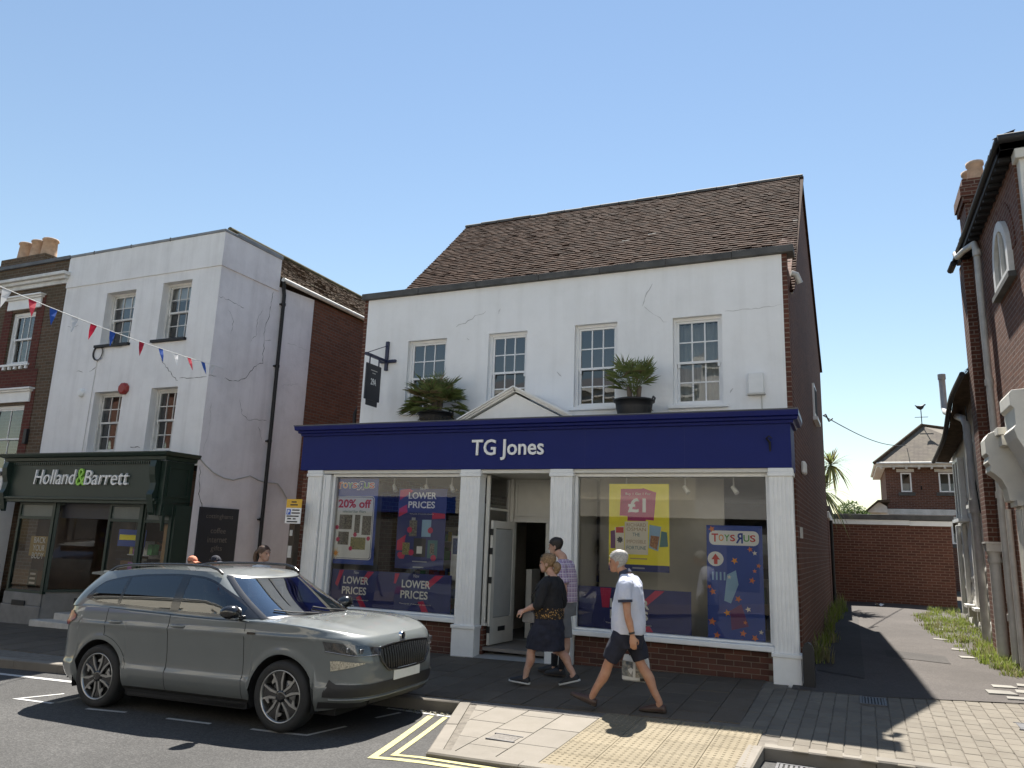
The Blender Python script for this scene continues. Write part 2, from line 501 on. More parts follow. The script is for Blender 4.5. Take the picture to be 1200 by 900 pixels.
GX = [-260, -120, -60] + frange(-30, 8, 38) + [20, 60, 200]
sheet('ground', GX, [-200, -60, -20, -8, 0, 5, 10, 15, 20, 25, 30, 40, 80, 250], lambda x, y: gz(x, y) - .34, MT['earth'])
sheet('road', [-120, -60] + frange(-30, 12, 84) + [30, 60], [-2.2, 0, 2, 4] + frange(4.5, 8.6, 20), lambda x, y: rz(x, y), MT['asphalt_road'])
KX = [-60, -16.0, -4.1]
def kerby(x): return 8.0 + .06 * (x + 4.1)
pv = MB()
def strip_region(b, poly, zf, nx=24):
    """fill a convex polygon with x strips so that it follows the ground"""
    x0 = min(p[0] for p in poly); x1 = max(p[0] for p in poly)
    cuts = sorted(set([x0, x1, -.85] + [x0 + (x1 - x0) * i / nx for i in range(nx + 1)]))
    cuts = [c for c in cuts if x0 <= c <= x1]
    for a, c in zip(cuts, cuts[1:]):
        q = clip(poly, [(a, -500), (c, -500), (c, 500), (a, 500)])
        if len(q) > 2 and abs(area(q)) > 1e-7: b.add([(x, y, zf(x, y)) for x, y in q], [tuple(range(len(q)))])
jz = lambda x, y: gz(x, y) - .010
MAIN = [(-60, kerby(-60)), (-4.1, 8.0), (-4.1, 12.6), (-60, 12.6)]
BUILD = [(-4.1, 8.0), (-3.45, 6.15), (-.85, 6.15), (-.80, 7.62), (-.80, 8.0)]
MID = [(-4.1, 8.0), (-.8, 8.0), (-.8, 12.6), (-4.1, 12.6)]
RIGHT = [(-.8, 7.62), (12, 7.95), (12, 11.6), (1.9, 11.2), (1.3, 10.95), (.2, 10.62), (-.8, 10.56)]
for pl in (MAIN, BUILD, MID, RIGHT): strip_region(pv, pl, jz)
pavement = solo('pavement', pv, MT['joint_sand'], kind='structure')
# --- paving slabs, each one a piece: .4 x .6 m laid in rows from the shop fronts to the kerb
cnt = 0
main_clip = [(-16.4, kerby(-16.4) + .15), (-4.0, 8.16), (-1.1, 8.16), (-1.1, 11.4), (-16.4, 11.4)]
x = -16.4
SLW = .62
i = 0
while x < -1.1:
    wd = .62 if x < -5.9 else .405
    off = .3 * (i % 2)
    y = 7.2 + off
    while y < 11.3:
        h = .92 if x < -5.9 else .6
        q = clip([(x, y), (x + wd, y), (x + wd, y + h), (x, y + h)], main_clip)
        if len(q) > 2 and area(q) > .03 and y < 10.95:
            slab(pavement, q, gz, MT['slab_grey']); cnt += 1
        y += h
    x += wd; i += 1
# --- pale build-out slabs
bo = [(-3.87, 7.98), (-3.28, 6.28), (-2.46, 6.28), (-2.46, 7.98)]
i = 0; x = -4.03
while x < -2.5:
    y = 5.95 + (.21 if i % 2 else 0)
    while y < 8.1:
        q = clip([(x, y), (x + .393, y), (x + .393, y + .6), (x, y + .6)], bo)
        if len(q) > 2 and area(q) > .006: slab(pavement, q, gz, MT['slab_pale']); cnt += 1
        y += .6
    x += .393; i += 1
flat('chipping_strip', [(-4.0, 8.0), (-2.46, 8.0), (-2.46, 8.15), (-4.0, 8.15)], lambda x, y: gz(x, y) - .003, MT['chippings'], pavement)
# --- buff tactile tiles with blisters
def tactile_mesh():
    b = MB(); s = .198
    top = [(-s, -s), (s, -s), (s, s), (-s, s)]
    b.add([(x * .985, y * .985, 0) for x, y in top], [(0, 1, 2, 3)])
    b.loft([[(x, y, -.016) for x, y in top], [(x, y, -.003) for x, y in top], [(x * .985, y * .985, 0) for x, y in top]], smooth=False, cap=False)
    for i in range(6):
        for j in range(6):
            cx, cy = -.165 + .066 * i, -.165 + .066 * j
            b.loft([[(cx + r * math.cos(PI / 4 * k), cy + r * math.sin(PI / 4 * k), z) for k in range(8)] for r, z in ((.0125 * 1.25, 0), (.012, .0045), (.006, .0055))], smooth=True)
    return b.mesh('tactile_paver', MT['buff_tactile'])
tm = tactile_mesh()
def slope_rot(x, y):
    e = .05
    return (math.atan((gz(x, y + e) - gz(x, y - e)) / (2 * e)), -math.atan((gz(x + e, y) - gz(x - e, y)) / (2 * e)), 0)
def slope_rot_old(x, y):
    e = .05
    nx = -(gz(x + e, y) - gz(x - e, y)) / (2 * e); ny = -(gz(x, y + e) - gz(x, y - e)) / (2 * e)
    return Vector((nx, ny, 1)).normalized().to_track_quat('Z', 'Y').to_euler()
for i in range(4):
    for j in range(5):
        cx, cy = -2.26 + .4 * i, 6.44 + .4 * j
        if cy > 8.3: continue
        piece('tactile_paver', tm, pavement, (cx, cy, gz(cx, cy)), slope_rot(cx - .01, cy))
# --- block pavers of the crossover, laid in columns towards the shop
bpv = MB(); hw, hl = .067, .112
for z0, z1, k0, k1 in ((0, 0, 0, 0),):
    a = [(-hw, -hl), (hw, -hl), (hw, hl), (-hw, hl)]; t = [(x * (1 - .005 / hw), y * (1 - .005 / hl)) for x, y in a]
    bpv.add([(x, y, 0) for x, y in t], [(0, 1, 2, 3)])
    bpv.loft([[(x, y, -.02) for x, y in a], [(x, y, -.005) for x, y in a], [(x, y, 0) for x, y in t]], smooth=False, cap=False)
bpm = bpv.mesh('brick', MT['block_paver'])
rest = MB(); nb = 0
def edge_y(x): return interp(x, [(-1.1, 10.5), (.1, 10.56), (1.4, 10.92), (2.4, 11.2)])
xi = 0; x = -1.03
while x < 3.4:
    y = 7.72 + (.115 if xi % 2 else 0) + (0 if x > -.75 else .45)
    skew = 0.0
    while y < edge_y(x) + .02:
        px = x + .015 * (y - 9)
        drain = (.0 < px < .32 and 9.95 < y < 10.5)
        if not drain:
            if nb < 272 and x < 2.05:
                o = piece('brick', bpm, pavement, (px + rnd.uniform(-.002, .002), y, gz(px, y) + rnd.uniform(-.0015, .0015)), slope_rot(px, y))
                nb += 1
            else:
                z = gz(px, y)
                rest.box(px - hw, px + hw, y - hl, y + hl, z - .02, z)
        y += .23
    ye = edge_y(px) + .03; ya = y - .115 + .003
    if x < 2.05 and ye - ya > .03:
        c_ = MB(); c_.box(px - hw, px + hw, ya, ye, gz(px, y) - .02, gz(px, y)); part('brick', c_, MT['block_paver'], pavement)
    x += .1395; xi += 1
o = part('brick', rest, MT['block_paver'], pavement); o['kind'] = 'stuff'
# --- kerb stones, each a piece
kerb = solo('kerb', MB().box(-4.2, -4.1, 8.0, 8.1, -.5, -.45), MT['kerb_stone'], kind='structure')
def kerbrun(p, q, L=.9, wdt=.13, inset=True, drop=0):
    p, q = Vector(p), Vector(q); d = q - p; n = max(1, round(d.length / L)); u = d.normalized(); nrm = Vector((-u.y, u.x))
    for k in range(n):
        a = p + d * (k / n) + u * .003; b_ = p + d * ((k + 1) / n) - u * .003
        c = [a, b_, b_ + nrm * wdt, a + nrm * wdt]
        dz = rnd.uniform(-.003, .003)
        z = lambda v: gz(v.x, v.y) + .002 + dz - drop
        top = [(v.x, v.y, z(v)) for v in c]
        ch = [Vector((a.x, a.y, z(a))) + Vector((nrm.x, nrm.y, 0)) * .014, Vector((b_.x, b_.y, z(b_))) + Vector((nrm.x, nrm.y, 0)) * .014, Vector(top[2]), Vector(top[3])]
        mid = [(a.x, a.y, z(a) - .014), (b_.x, b_.y, z(b_) - .014), top[2], top[3]]
        bot = [(v.x, v.y, z(v) - .26) for v in c]
        mb = MB(); mb.add(ch, [(0, 1, 2, 3)]); mb.loft([bot, mid, ch], smooth=False, cap=False)
        part('kerbstone', mb, MT['kerb_stone'], kerb)
kerbrun((-16.4, kerby(-16.4)), (-4.1, 8.0)); kerbrun((-60, kerby(-60)), (-16.4, kerby(-16.4)), 4)
kerbrun((-4.1, 8.0), (-3.45, 6.15), .95); kerbrun((-3.45, 6.15), (-.85, 6.15), .9)
kerbrun((-.85, 6.15), (-.80, 7.62), .75); kerbrun((-.80, 7.62), (12, 7.95), .9)
# --- far side pavement (behind the camera)
sheet('pavement', [-120, -40] + frange(-30, 12, 20) + [60], [-3.6, -1, .6], lambda x, y: rz(x, y) + .11, MT['slab_grey'])
# --- road markings
def marking(pts, wd, m, name='road_marking'):
    pts = [Vector(p) for p in pts]; L = []; R = []
    fine = []
    for a, b_ in zip(pts, pts[1:]):
        k = max(1, int((b_ - a).length / .25)); fine += [a + (b_ - a) * (i / k) for i in range(k)]
    fine.append(pts[-1])
    for i, p in enumerate(fine):
        d1 = (fine[i] - fine[i - 1]).normalized() if i else None
        d2 = (fine[i + 1] - fine[i]).normalized() if i < len(fine) - 1 else None
        d = ((d1 or d2) + (d2 or d1)).normalized(); nn = Vector((-d.y, d.x)); s = 1 / max(.5, nn.dot(Vector((-(d2 or d1).y, (d2 or d1).x))))
        L.append(p + nn * wd / 2 * s); R.append(p - nn * wd / 2 * s)
    b = MB(); n = len(L)
    b.add([(p.x, p.y, rz(p.x, p.y) + .005) for p in L + R], [(i, n + i, n + i + 1, i + 1) for i in range(n - 1)])
    return solo(name, b, m, kind='structure')
Yl, Wl = MT['road_yellow'], MT['road_white']
marking([(-4.32, 7.76), (-3.87, 5.96), (6, 5.96)], .075, Yl); marking([(-4.14, 7.76), (-3.74, 6.10), (-.86, 6.06)], .06, Yl)
marking([(-.55, 7.12), (-.2, 7.26), (9, 7.6)], .06, Yl); marking([(-.49, 6.95), (-.1, 7.1), (9, 7.45)], .06, Yl)
marking([(-30, 6.6), (-10.89, 7.25), (-9.31, 7.31), (-8.2, 7.24)], .085, Wl)
marking([(-8.91, 6.77), (-9.15, 6.34), (-8.54, 6.36)], .05, Wl)
for a, b_ in (((-7.96, 6.35), (-7.42, 6.42)), ((-6.8, 6.42), (-6.21, 6.45))): marking([a, b_], .05, Wl)
marking([(-5.68, 6.47), (-5.0, 6.5), (-4.86, 6.95)], .05, Wl)
marking([(-4.8, 7.40), (-4.70, 7.74)], .05, Wl); marking([(-4.95, 7.86), (-4.1, 7.82)], .05, Wl)
marking([(-8.3, 7.2), (-7.9, 7.23)], .05, Wl)
# --- alley surface
def al(x, y): return gz(x, y) + .004 * math.sin(x * 1.7) + .0
ALY = frange(10.3, 27.5, 40)
b = MB(); b.grid(lambda s, y: (lerp(-.75, interp(y, [(10, 2.5), (27.5, 3.4)]), s), y, gz(lerp(-.75, 2.6, s), y) + .012 + .03 * s * (1 - s)), frange(0, 1, 10), ALY)
def alley_skip(): pass
b2 = MB()
alpoly = [(-.75, 10.47), (.2, 10.53), (1.3, 10.86), (1.9, 11.05), (3.4, 11.6), (3.4, 27.5), (-.75, 27.5)]
xs = frange(-.75, 3.4, 10)
for x0, x1 in zip(xs, xs[1:]):
    for y0, y1 in zip(ALY, ALY[1:]):
        q = clip([(x0, y0), (x1, y0), (x1, y1), (x0, y1)], alpoly)
        if len(q) > 2 and area(q) > 1e-5: b2.add([(px, py, gz(px, py) + .004 + .035 * max(0, math.sin((px + .75) / 3.2 * PI)) * min(1, (py - 10.5) / 2)) for px, py in q], [tuple(range(len(q)))])
alley_z = lambda px, py: gz(px, py) + .004 + .035 * max(0, math.sin((px + .75) / 3.2 * PI)) * min(1, (py - 10.5) / 2)
solo('alley', b2, MT['asphalt_alley'], kind='structure')
def patch(poly, m):
    b = MB(); strip_poly = clip(poly, alpoly)
    x0 = min(p[0] for p in strip_poly); x1 = max(p[0] for p in strip_poly); y0 = min(p[1] for p in strip_poly); y1 = max(p[1] for p in strip_poly)
    gxs, gys = frange(x0, x1, 8), frange(y0, y1, 6)
    for a, c in zip(gxs, gxs[1:]):
        for d, e in zip(gys, gys[1:]):
            q = clip([(a, d), (c, d), (c, e), (a, e)], strip_poly)
            if len(q) > 2 and area(q) > 1e-6: b.add([(px, py, alley_z(px, py) + .006) for px, py in q], [tuple(range(len(q)))])
    return solo('asphalt_patch', b, m, kind='structure')
patch([(-.5, 12.0), (.1, 11.6), (.1, 20), (-.45, 20)], MT['asphalt_patch'])
patch([(.45, 13.7), (1.3, 13.5), (1.3, 14.3), (.45, 14.5)], MT['asphalt_patch'])
# pale stones set beside the alley
flags = solo('stone_edging', MB().box(1.9, 2.0, 12, 12.1, -.2, -.15), MT['pale_flag'], kind='structure')
for cx, cy, sx, sy, a in ((1.62, 11.5, .34, .22, .2), (1.98, 11.75, .36, .2, .1), (1.72, 11.95, .3, .16, .25), (2.05, 12.2, .32, .18, .05), (1.75, 11.22, .26, .14, .15), (2.1, 11.45, .3, .2, 0),
                          (1.45, 16.6, .25, .2, .1), (1.6, 15.3, .24, .2, 0), (1.72, 18.4, .3, .25, .1), (1.62, 14.4, .25, .18, .3)):
    c, s = math.cos(a), math.sin(a)
    q = [(cx + u * c - v * s, cy + u * s + v * c) for u, v in ((-sx / 2, -sy / 2), (sx / 2, -sy / 2 + .02), (sx / 2 - .02, sy / 2), (-sx / 2 + .03, sy / 2))]
    slab(flags, q, lambda px, py: alley_z(px, py) + .012, MT['pale_flag'], 'stone', .002, .05, .004)
# --- covers and gratings
def grate(name, label, x0, x1, y0, y1, zf, bars, m, along='x', cat='drain'):
    cx, cy = (x0 + x1) / 2, (y0 + y1) / 2; z = zf(cx, cy)
    t = thing(name, label, cat, (cx, cy, z))
    f = MB(); k = .022
    for a in ((x0, x1, y0, y0 + k), (x0, x1, y1 - k, y1), (x0, x0 + k, y0 + k, y1 - k), (x1 - k, x1, y0 + k, y1 - k)): f.box(*a, z - .02, z + .012)
    part('frame', f, m, t)
    part('pit', MB().box(x0 + .01, x1 - .01, y0 + .01, y1 - .01, z - .03, z + .006), MT['dark_void'], t)
    for i in range(bars):
        g = MB()
        if along == 'x':
            yy = lerp(y0 + k, y1 - k, (i + .5) / bars); w_ = (y1 - y0 - 2 * k) / bars * .28
            g.box(x0 + k, x1 - k, yy - w_, yy + w_, z - .005, z + .010)
        else:
            xx = lerp(x0 + k, x1 - k, (i + .5) / bars); w_ = (x1 - x0 - 2 * k) / bars * .28
            g.box(xx - w_, xx + w_, y0 + k, y1 - k, z - .005, z + .010)
        part('bar', g, m, t)
    return t
grate('gully_grate', 'black slotted iron gully grate in the road beside the crossing kerb', -.68, -.27, 7.22, 7.50, lambda x, y: rz(x, y) + .004, 9, MT['iron_cover'], 'y')
grate('drain_cover', 'square metal drain grille among the block pavers at the alley mouth', .02, .30, 9.98, 10.48, lambda x, y: gz(x, y), 7, MT['iron_cover'], 'y')
t = thing('stopcock_cover', 'small grey access cover set in the sunlit pale slabs', 'cover', (-3.02, 6.86, gz(-3.02, 6.86)))
part('lid', MB().box(-3.15, -2.9, 6.77, 6.95, gz(-3.02, 6.86) - .02, gz(-3.02, 6.86) + .006), MT['chippings'], t)
part('frame', MB().box(-3.17, -2.88, 6.75, 6.765, gz(-3, 6.86) - .02, gz(-3, 6.86) + .007).box(-3.17, -2.88, 6.955, 6.97, gz(-3, 6.86) - .02, gz(-3, 6.86) + .009), MT['iron_cover'], t)
t = thing('inspection_cover', 'grey metal inspection cover in the block pavers near the right building', 'cover', (1.66, 9.72, gz(1.66, 9.72)))
z = gz(1.66, 9.72)
part('lid', MB().box(1.5, 1.82, 9.56, 9.88, z - .02, z + .005), MT['iron_cover'], t); part('frame', MB().box(1.48, 1.84, 9.54, 9.56, z - .02, z + .008).box(1.48, 1.84, 9.88, 9.90, z - .02, z + .008), MT['iron_cover'], t)
# --- grass and weeds
def leafmat(name, c1, c2, trans=.25):
    m, n, b = nodes(name)
    oi = noisen(n, pos(n), 9, 3)
    c = mixc(n, ramp(n, oi, [(.3, 0), (.7, 1)]), c1, c2)
    n.links.new(c, b.inputs['Base Color']); setp(b, Roughness=.55)
    b.inputs['Specular IOR Level'].default_value = .35
    t = N(n, 'ShaderNodeBsdfTranslucent'); n.links.new(c, t.inputs[0]); mx = N(n, 'ShaderNodeMixShader'); mx.inputs[0].default_value = trans
    out = n.nodes['Material Output']; n.links.new(b.outputs[0], mx.inputs[1]); n.links.new(t.outputs[0], mx.inputs[2]); n.links.new(mx.outputs[0], out.inputs[0])
    MT[name] = m
leafmat('grass_green', (.16, .22, .035), (.27, .32, .07), .35)
leafmat('grass_dry', (.20, .19, .09), (.27, .25, .13), .3)
def blades(b, x, y, z, h, spread, n, mi=0):
    for _ in range(n):
        a = rnd.uniform(0, 2 * PI); r = rnd.uniform(0, spread); bx, by = x + r * math.cos(a), y + r * math.sin(a)
        hh = h * rnd.uniform(.4, 1.1); le = rnd.uniform(.1, .7) * hh; a2 = rnd.uniform(0, 2 * PI); w_ = rnd.uniform(.003, .008) * (1 + h)
        dx, dy = math.cos(a2), math.sin(a2); px, py = -dy * w_, dx * w_
        p0 = Vector((bx, by, z)); p1 = p0 + Vector((dx * le * .35, dy * le * .35, hh * .6)); p2 = p0 + Vector((dx * le, dy * le, hh))
        s = Vector((px, py, 0))
        b.add([p0 - s, p0 + s, p1 + s * .8, p1 - s * .8, p2], [(0, 1, 2, 3), (3, 2, 4)], mi if rnd.random() < .85 else 1)
fl_ = lambda y: -.66 + .022 * (y - 11.55)
g = MB()
for _ in range(320):
    y = rnd.uniform(12.9, 20.5) if rnd.random() < .8 else rnd.uniform(20, 24)
    wv = interp(y, [(12.8, .2), (15, .55), (18, .95), (21, 1.05), (24, .5)])
    xr = interp(y, [(12.8, 2.14), (15, 2.2), (24, 2.5)])
    x = xr - rnd.random() ** 1.2 * wv
    blades(g, x, y, alley_z(x, y), rnd.uniform(.05, .16), .13, 16, 0 if rnd.random() < .8 else 1)
solo('grass', g, [MT['grass_green'], MT['grass_dry']], label='bright green grass and weeds along the foot of the rough white wall', cat='grass', kind='stuff')
g = MB()
for _ in range(75):
    y = 12.6 + rnd.random() ** 1.1 * 11
    x = fl_(y) + .03 + abs(rnd.gauss(0, .10)); x = min(x, .2)
    blades(g, x, y, alley_z(x, y), rnd.uniform(.10, .48), .09, 14, 0 if rnd.random() < .6 else 1)
solo('weeds', g, [MT['grass_green'], MT['grass_dry']], label='tall shaded weeds growing along the brick side wall in the alley', cat='weeds', kind='stuff')

g = MB()
for _ in range(150):
    u = rnd.random(); x = lerp(-4.75, -4.12, u) + rnd.gauss(0, .05); y = 7.93 + .05 * u - abs(rnd.gauss(0, .05)) + (rnd.random() < .3) * -.1; z = rz(x, y) + .004; r_ = rnd.uniform(.006, .020); a = rnd.uniform(0, 6.28)
    p = [(x + r_ * math.cos(a + k * 1.57), y + r_ * .7 * math.sin(a + k * 1.57), z + rnd.uniform(0, .012)) for k in range(4)]; g.add(p, [(0, 1, 2, 3)], rnd.randrange(2))
solo('debris', g, [MT['grass_dry'], MT['pale_flag']], label='dry leaves and grit gathered in the kerb corner in front of the car', cat='debris', kind='stuff')
# ================================================================ generic building pieces
def wall_holes(b, u0, u1, z0, z1, holes, fr, depth=.12, m=0, mr=None, back=False):
    """flat wall in frame fr(u,w,z) with rectangular holes (u0,u1,z0,z1) and reveals of the given depth"""
    us = sorted(set([u0, u1] + [h for q in holes for h in q[:2]])); zs = sorted(set([z0, z1] + [h for q in holes for h in q[2:4]]))
    for a, c in zip(us, us[1:]):
        for d, e in zip(zs, zs[1:]):
            mu, mz = (a + c) / 2, (d + e) / 2
            if any(h[0] < mu < h[1] and h[2] < mz < h[3] for h in holes): continue
            b.quad(fr(a, 0, d), fr(c, 0, d), fr(c, 0, e), fr(a, 0, e), m)
    mr = m if mr is None else mr
    for a, c, d, e in [h[:4] for h in holes]:
        b.quad(fr(a, 0, d), fr(a, depth, d), fr(a, depth, e), fr(a, 0, e), mr)
        b.quad(fr(c, 0, d), fr(c, 0, e), fr(c, depth, e), fr(c, depth, d), mr)
        b.quad(fr(a, 0, e), fr(a, depth, e), fr(c, depth, e), fr(c, 0, e), mr)
        b.quad(fr(a, 0, d), fr(c, 0, d), fr(c, depth, d), fr(a, depth, d), mr)
    return b
def fbox(b, fr, u0, u1, w0, w1, z0, z1, m=0):
    vs = [fr(u, w_, z) for z in (z0, z1) for w_ in (w0, w1) for u in (u0, u1)]
    return b.add(vs, [(0, 2, 3, 1), (4, 5, 7, 6), (0, 1, 5, 4), (2, 6, 7, 3), (0, 4, 6, 2), (1, 3, 7, 5)], m)
def front(Y):                       # frame for walls that face the street
    return lambda u, w_, z: (u, Y + w_, z)
def sash(parent, fr, u0, u1, z0, z1, w0, cols=3, rt=2, rb=2, split=.5, gt='glass_sash', gb='glass_sash', fm='white_paint', sill=None, box=.07, backing=.6, curtain=None, fw=.040, open_=0, barw=.010, sm=None, sillover=.07):
    """a sliding sash window: frame with glazing bars, panes as sub-parts"""
    f = MB()
    W = u1 - u0; H = z1 - z0
    # outer box frame
    fbox(f, fr, u0, u0 + box, w0 - .005, w0 + .10, z0, z1); fbox(f, fr, u1 - box, u1, w0 - .005, w0 + .10, z0, z1)
    fbox(f, fr, u0 + box, u1 - box, w0 - .005, w0 + .10, z1 - box, z1); fbox(f, fr, u0 + box, u1 - box, w0 - .012, w0 + .10, z0, z0 + .05)
    a0, a1, c0, c1 = u0 + box, u1 - box, z0 + .05, z1 - box
    zm = lerp(c0, c1, split)
    panes = []
    for top in (True, False):
        wo = w0 + .02 if top else w0 + .055
        d0, d1 = (zm - .02, c1) if top else (c0, zm + .02)
        if not top and open_: d0 += open_; d1 += open_
        if top and open_ < 0: pass
        fbox(f, fr, a0, a0 + fw, wo, wo + .035, d0, d1); fbox(f, fr, a1 - fw, a1, wo, wo + .035, d0, d1)
        fbox(f, fr, a0 + fw, a1 - fw, wo, wo + .035, d0, d0 + fw); fbox(f, fr, a0 + fw, a1 - fw, wo, wo + .035, d1 - fw, d1)
        if top:
            for hx in (a0 + .012, a1 - .047): fbox(f, fr, hx, hx + .035, wo + .003, wo + .03, d0 - .06, d0)
        p0, p1, q0, q1 = a0 + fw, a1 - fw, d0 + fw, d1 - fw
        r = rt if top else rb
        for i in range(1, cols):
            x = lerp(p0, p1, i / cols); fbox(f, fr, x - barw, x + barw, wo + .006, wo + .03, q0, q1)
        for j in range(1, r):
            z = lerp(q0, q1, j / r)
            for i in range(cols):
                xa, xb = lerp(p0, p1, i / cols) + (barw if i else 0), lerp(p0, p1, (i + 1) / cols) - (barw if i < cols - 1 else 0)
                fbox(f, fr, xa, xb, wo + .008, wo + .028, z - barw, z + barw)
        for i in range(cols):
            for j in range(r):
                panes.append((lerp(p0, p1, i / cols), lerp(p0, p1, (i + 1) / cols), lerp(q0, q1, j / r), lerp(q0, q1, (j + 1) / r), wo + .018, gt if top else gb))
    o = part('window', f, MT[fm], parent)
    for a, c, d, e, w_, g in panes:
        b = MB(); k = rnd.uniform(-.0012, .0012); k2 = rnd.uniform(-.0012, .0012)
        b.quad(fr(a, w_ + k, d), fr(c, w_ - k, d), fr(c, w_ - k + k2, e), fr(a, w_ + k + k2, e)); part('pane', b, MT[g], o)
    if backing:
        b = MB()
        bw_ = w0 + backing
        b.quad(fr(u0 - .3, bw_, z0 - .3), fr(u1 + .3, bw_, z0 - .3), fr(u1 + .3, bw_, z1 + .3), fr(u0 - .3, bw_, z1 + .3))
        b.quad(fr(u0, w0 + .1, z0), fr(u0 - .3, bw_, z0 - .3), fr(u0 - .3, bw_, z1 + .3), fr(u0, w0 + .1, z1))
        b.quad(fr(u1, w0 + .1, z0), fr(u1, w0 + .1, z1), fr(u1 + .3, bw_, z1 + .3), fr(u1 + .3, bw_, z0 - .3))
        b.quad(fr(u0, w0 + .1, z1), fr(u1, w0 + .1, z1), fr(u1 + .3, bw_, z1 + .3), fr(u0 - .3, bw_, z1 + .3))
        b.quad(fr(u0, w0 + .1, z0), fr(u1, w0 + .1, z0), fr(u1 + .3, bw_, z0 - .3), fr(u0 - .3, bw_, z0 - .3))
        part('room', b, MT['dark_void'], o)
    if curtain:
        b = MB(); ca, cb_, cz0, cz1, cm = curtain
        us = frange(ca, cb_, 40)
        b.grid(lambda u, z: fr(u, w0 + .19 + .02 * math.sin(u * 70), z), us, [cz0, cz1]); part('curtain', b, MT[cm], o)
    if sill is not None:
        b = MB(); fbox(b, fr, u0 - sillover, u1 + sillover, -.06, w0 - .006, z0 - .055, z0 - .002); part('sill', b, MT[sm or fm], o, .006)
    return o
def crack(parent, fr, pts, wd=.012, m='crack_dark', seed=0):
    r2 = random.Random(seed); fine = []
    for (a, b_), (c, d) in zip(pts, pts[1:]):
        k = max(2, int(math.hypot(c - a, d - b_) / .06))
        fine += [(a + (c - a) * i / k + r2.gauss(0, .012), b_ + (d - b_) * i / k + r2.gauss(0, .012)) for i in range(k)]
    fine.append(pts[-1]); mb = MB(); V = []
    for i, (u, z) in enumerate(fine):
        p, q = fine[max(0, i - 1)], fine[min(len(fine) - 1, i + 1)]
        d = Vector((q[0] - p[0], q[1] - p[1])).normalized(); n_ = Vector((-d.y, d.x)) * wd * .5 * r2.uniform(.3, 1.2) * (.35 if i in (0, len(fine) - 1) else 1)
        V += [fr(u + n_.x, -.003, z + n_.y), fr(u - n_.x, -.003, z - n_.y)]
    mb.add(V, [(2 * i, 2 * i + 1, 2 * i + 3, 2 * i + 2) for i in range(len(fine) - 1)])
    return part('crack', mb, MT[m], parent)
mat('crack_dark', (.16, .15, .14), .9, .3, 9)
mat('crack_soft', (.52, .51, .49), .9, .2, 9)
mat('net_curtain', (.55, .54, .50), .9, .15, 5)
mat('blind_grey', (.42, .43, .42), .8, .05, 5)
def tiled_roof(parent, P0, U, V, nu, nv, tw, gauge, mt, big=0, key=None, jit=.005, name='tile', cutoff=None):
    """rows of thin overlapping tiles; P0 eave corner, U along the eave, V up the slope (unit vectors)"""
    P0, U, V = Vector(P0), Vector(U).normalized(), Vector(V).normalized(); Nn = U.cross(V).normalized()
    if Nn.z < 0: Nn = -Nn
    th = .013; L = gauge * 1.55
    tiles = []
    for j in range(nv):
        off = tw / 2 if j % 2 else 0
        sag = 0
        for i in range(nu + (1 if off else 0)):
            a = i * tw - off; c = a + tw - .004
            a = max(a, 0); c = min(c, nu * tw)
            if c - a < .03: continue
            if cutoff and cutoff(a, j * gauge): continue
            tiles.append((j, a, c))
    if key: tiles.sort(key=key)
    jo = MB()
    def one(b, j, a, c):
        r_ = rnd.gauss(0, jit); lift = .016 + abs(rnd.gauss(0, .004)); tw_ = rnd.gauss(0, .0035)
        y0 = j * gauge + rnd.gauss(0, .004)
        def P(u, v, h): 
            s = .012 * math.sin(u * 1.3 + 1) * math.sin(v * 1.1)          # old roof, slightly uneven
            return P0 + U * u + V * v + Nn * (h + s)
        lo0 = P(a, y0, lift + tw_ + th); lo1 = P(c, y0, lift - tw_ + th); hi1 = P(c, y0 + L, .004); hi0 = P(a, y0 + L, .004)
        bl0 = P(a, y0, lift + tw_ - .004); bl1 = P(c, y0, lift - tw_ - .004); bh1 = P(c, y0 + L, -.006); bh0 = P(a, y0 + L, -.006)
        b.add([lo0, lo1, hi1, hi0, bl0, bl1, bh1, bh0], [(0, 1, 2, 3), (4, 5, 1, 0), (5, 6, 2, 1), (4, 0, 3, 7)], rnd.choice((0, 0, 0, 1, 1, 2)) if rnd.random() > .004 else 3)
    for k, (j, a, c) in enumerate(tiles):
        if k < big:
            b = MB(); one(b, j, a, c); part(name, b, mt, parent)
        else: one(jo, j, a, c)
    if jo.v:
        o = part(name, jo, mt, parent); o['kind'] = 'stuff'
for k, (c, v) in enumerate((((.052, .027, .018), .25), ((.038, .021, .015), .25), ((.064, .034, .022), .25), ((.22, .20, .18), .2))):
    mat('roof_tile_%d' % k, c, .9, v, 9, .25, 60, spec=.08)
TILES = [MT['roof_tile_%d' % k] for k in range(4)]
for k, c in enumerate(((.10, .07, .05), (.075, .056, .04), (.13, .095, .066), (.09, .082, .048))):
    mat('old_tile_%d' % k, c, .9, .35, 7, .25, 60, spec=.1)
OTILES = [MT['old_tile_%d' % k] for k in range(4)]

# ================================================================ THE WHITE SHOP WITH THE NAVY FASCIA
shop = thing('shop_building', 'white rendered two storey shop with navy fascia and steep brown tiled roof', 'shop', (-4.6, 11.55, 0))
SY, WY = 10.8, 11.55
fl = lambda y: -.66 + .022 * (y - 11.55)
F = front(WY)
WIN = [(-7.33, -6.52, 3.90, 5.245), (-5.67, -4.93, 3.92, 5.255), (-4.06, -3.32, 3.86, 5.275), (-2.41, -1.645, 3.83, 5.255)]
b = MB(); wall_holes(b, -8.29, -.735, 3.3, 6.13, WIN, F, .13)
b.quad((-8.29, 11.75, 6.13), (-.735, 11.75, 6.13), (-.735, 11.75, 5.2), (-8.29, 11.75, 5.2))
part('wall', b, MT['stucco_white'], shop)
b = MB(); fbox(b, F, -.735, -.66, .002, .2, 0, 6.13); fbox(b, F, -8.37, -8.29, .002, .2, 0, 6.13)
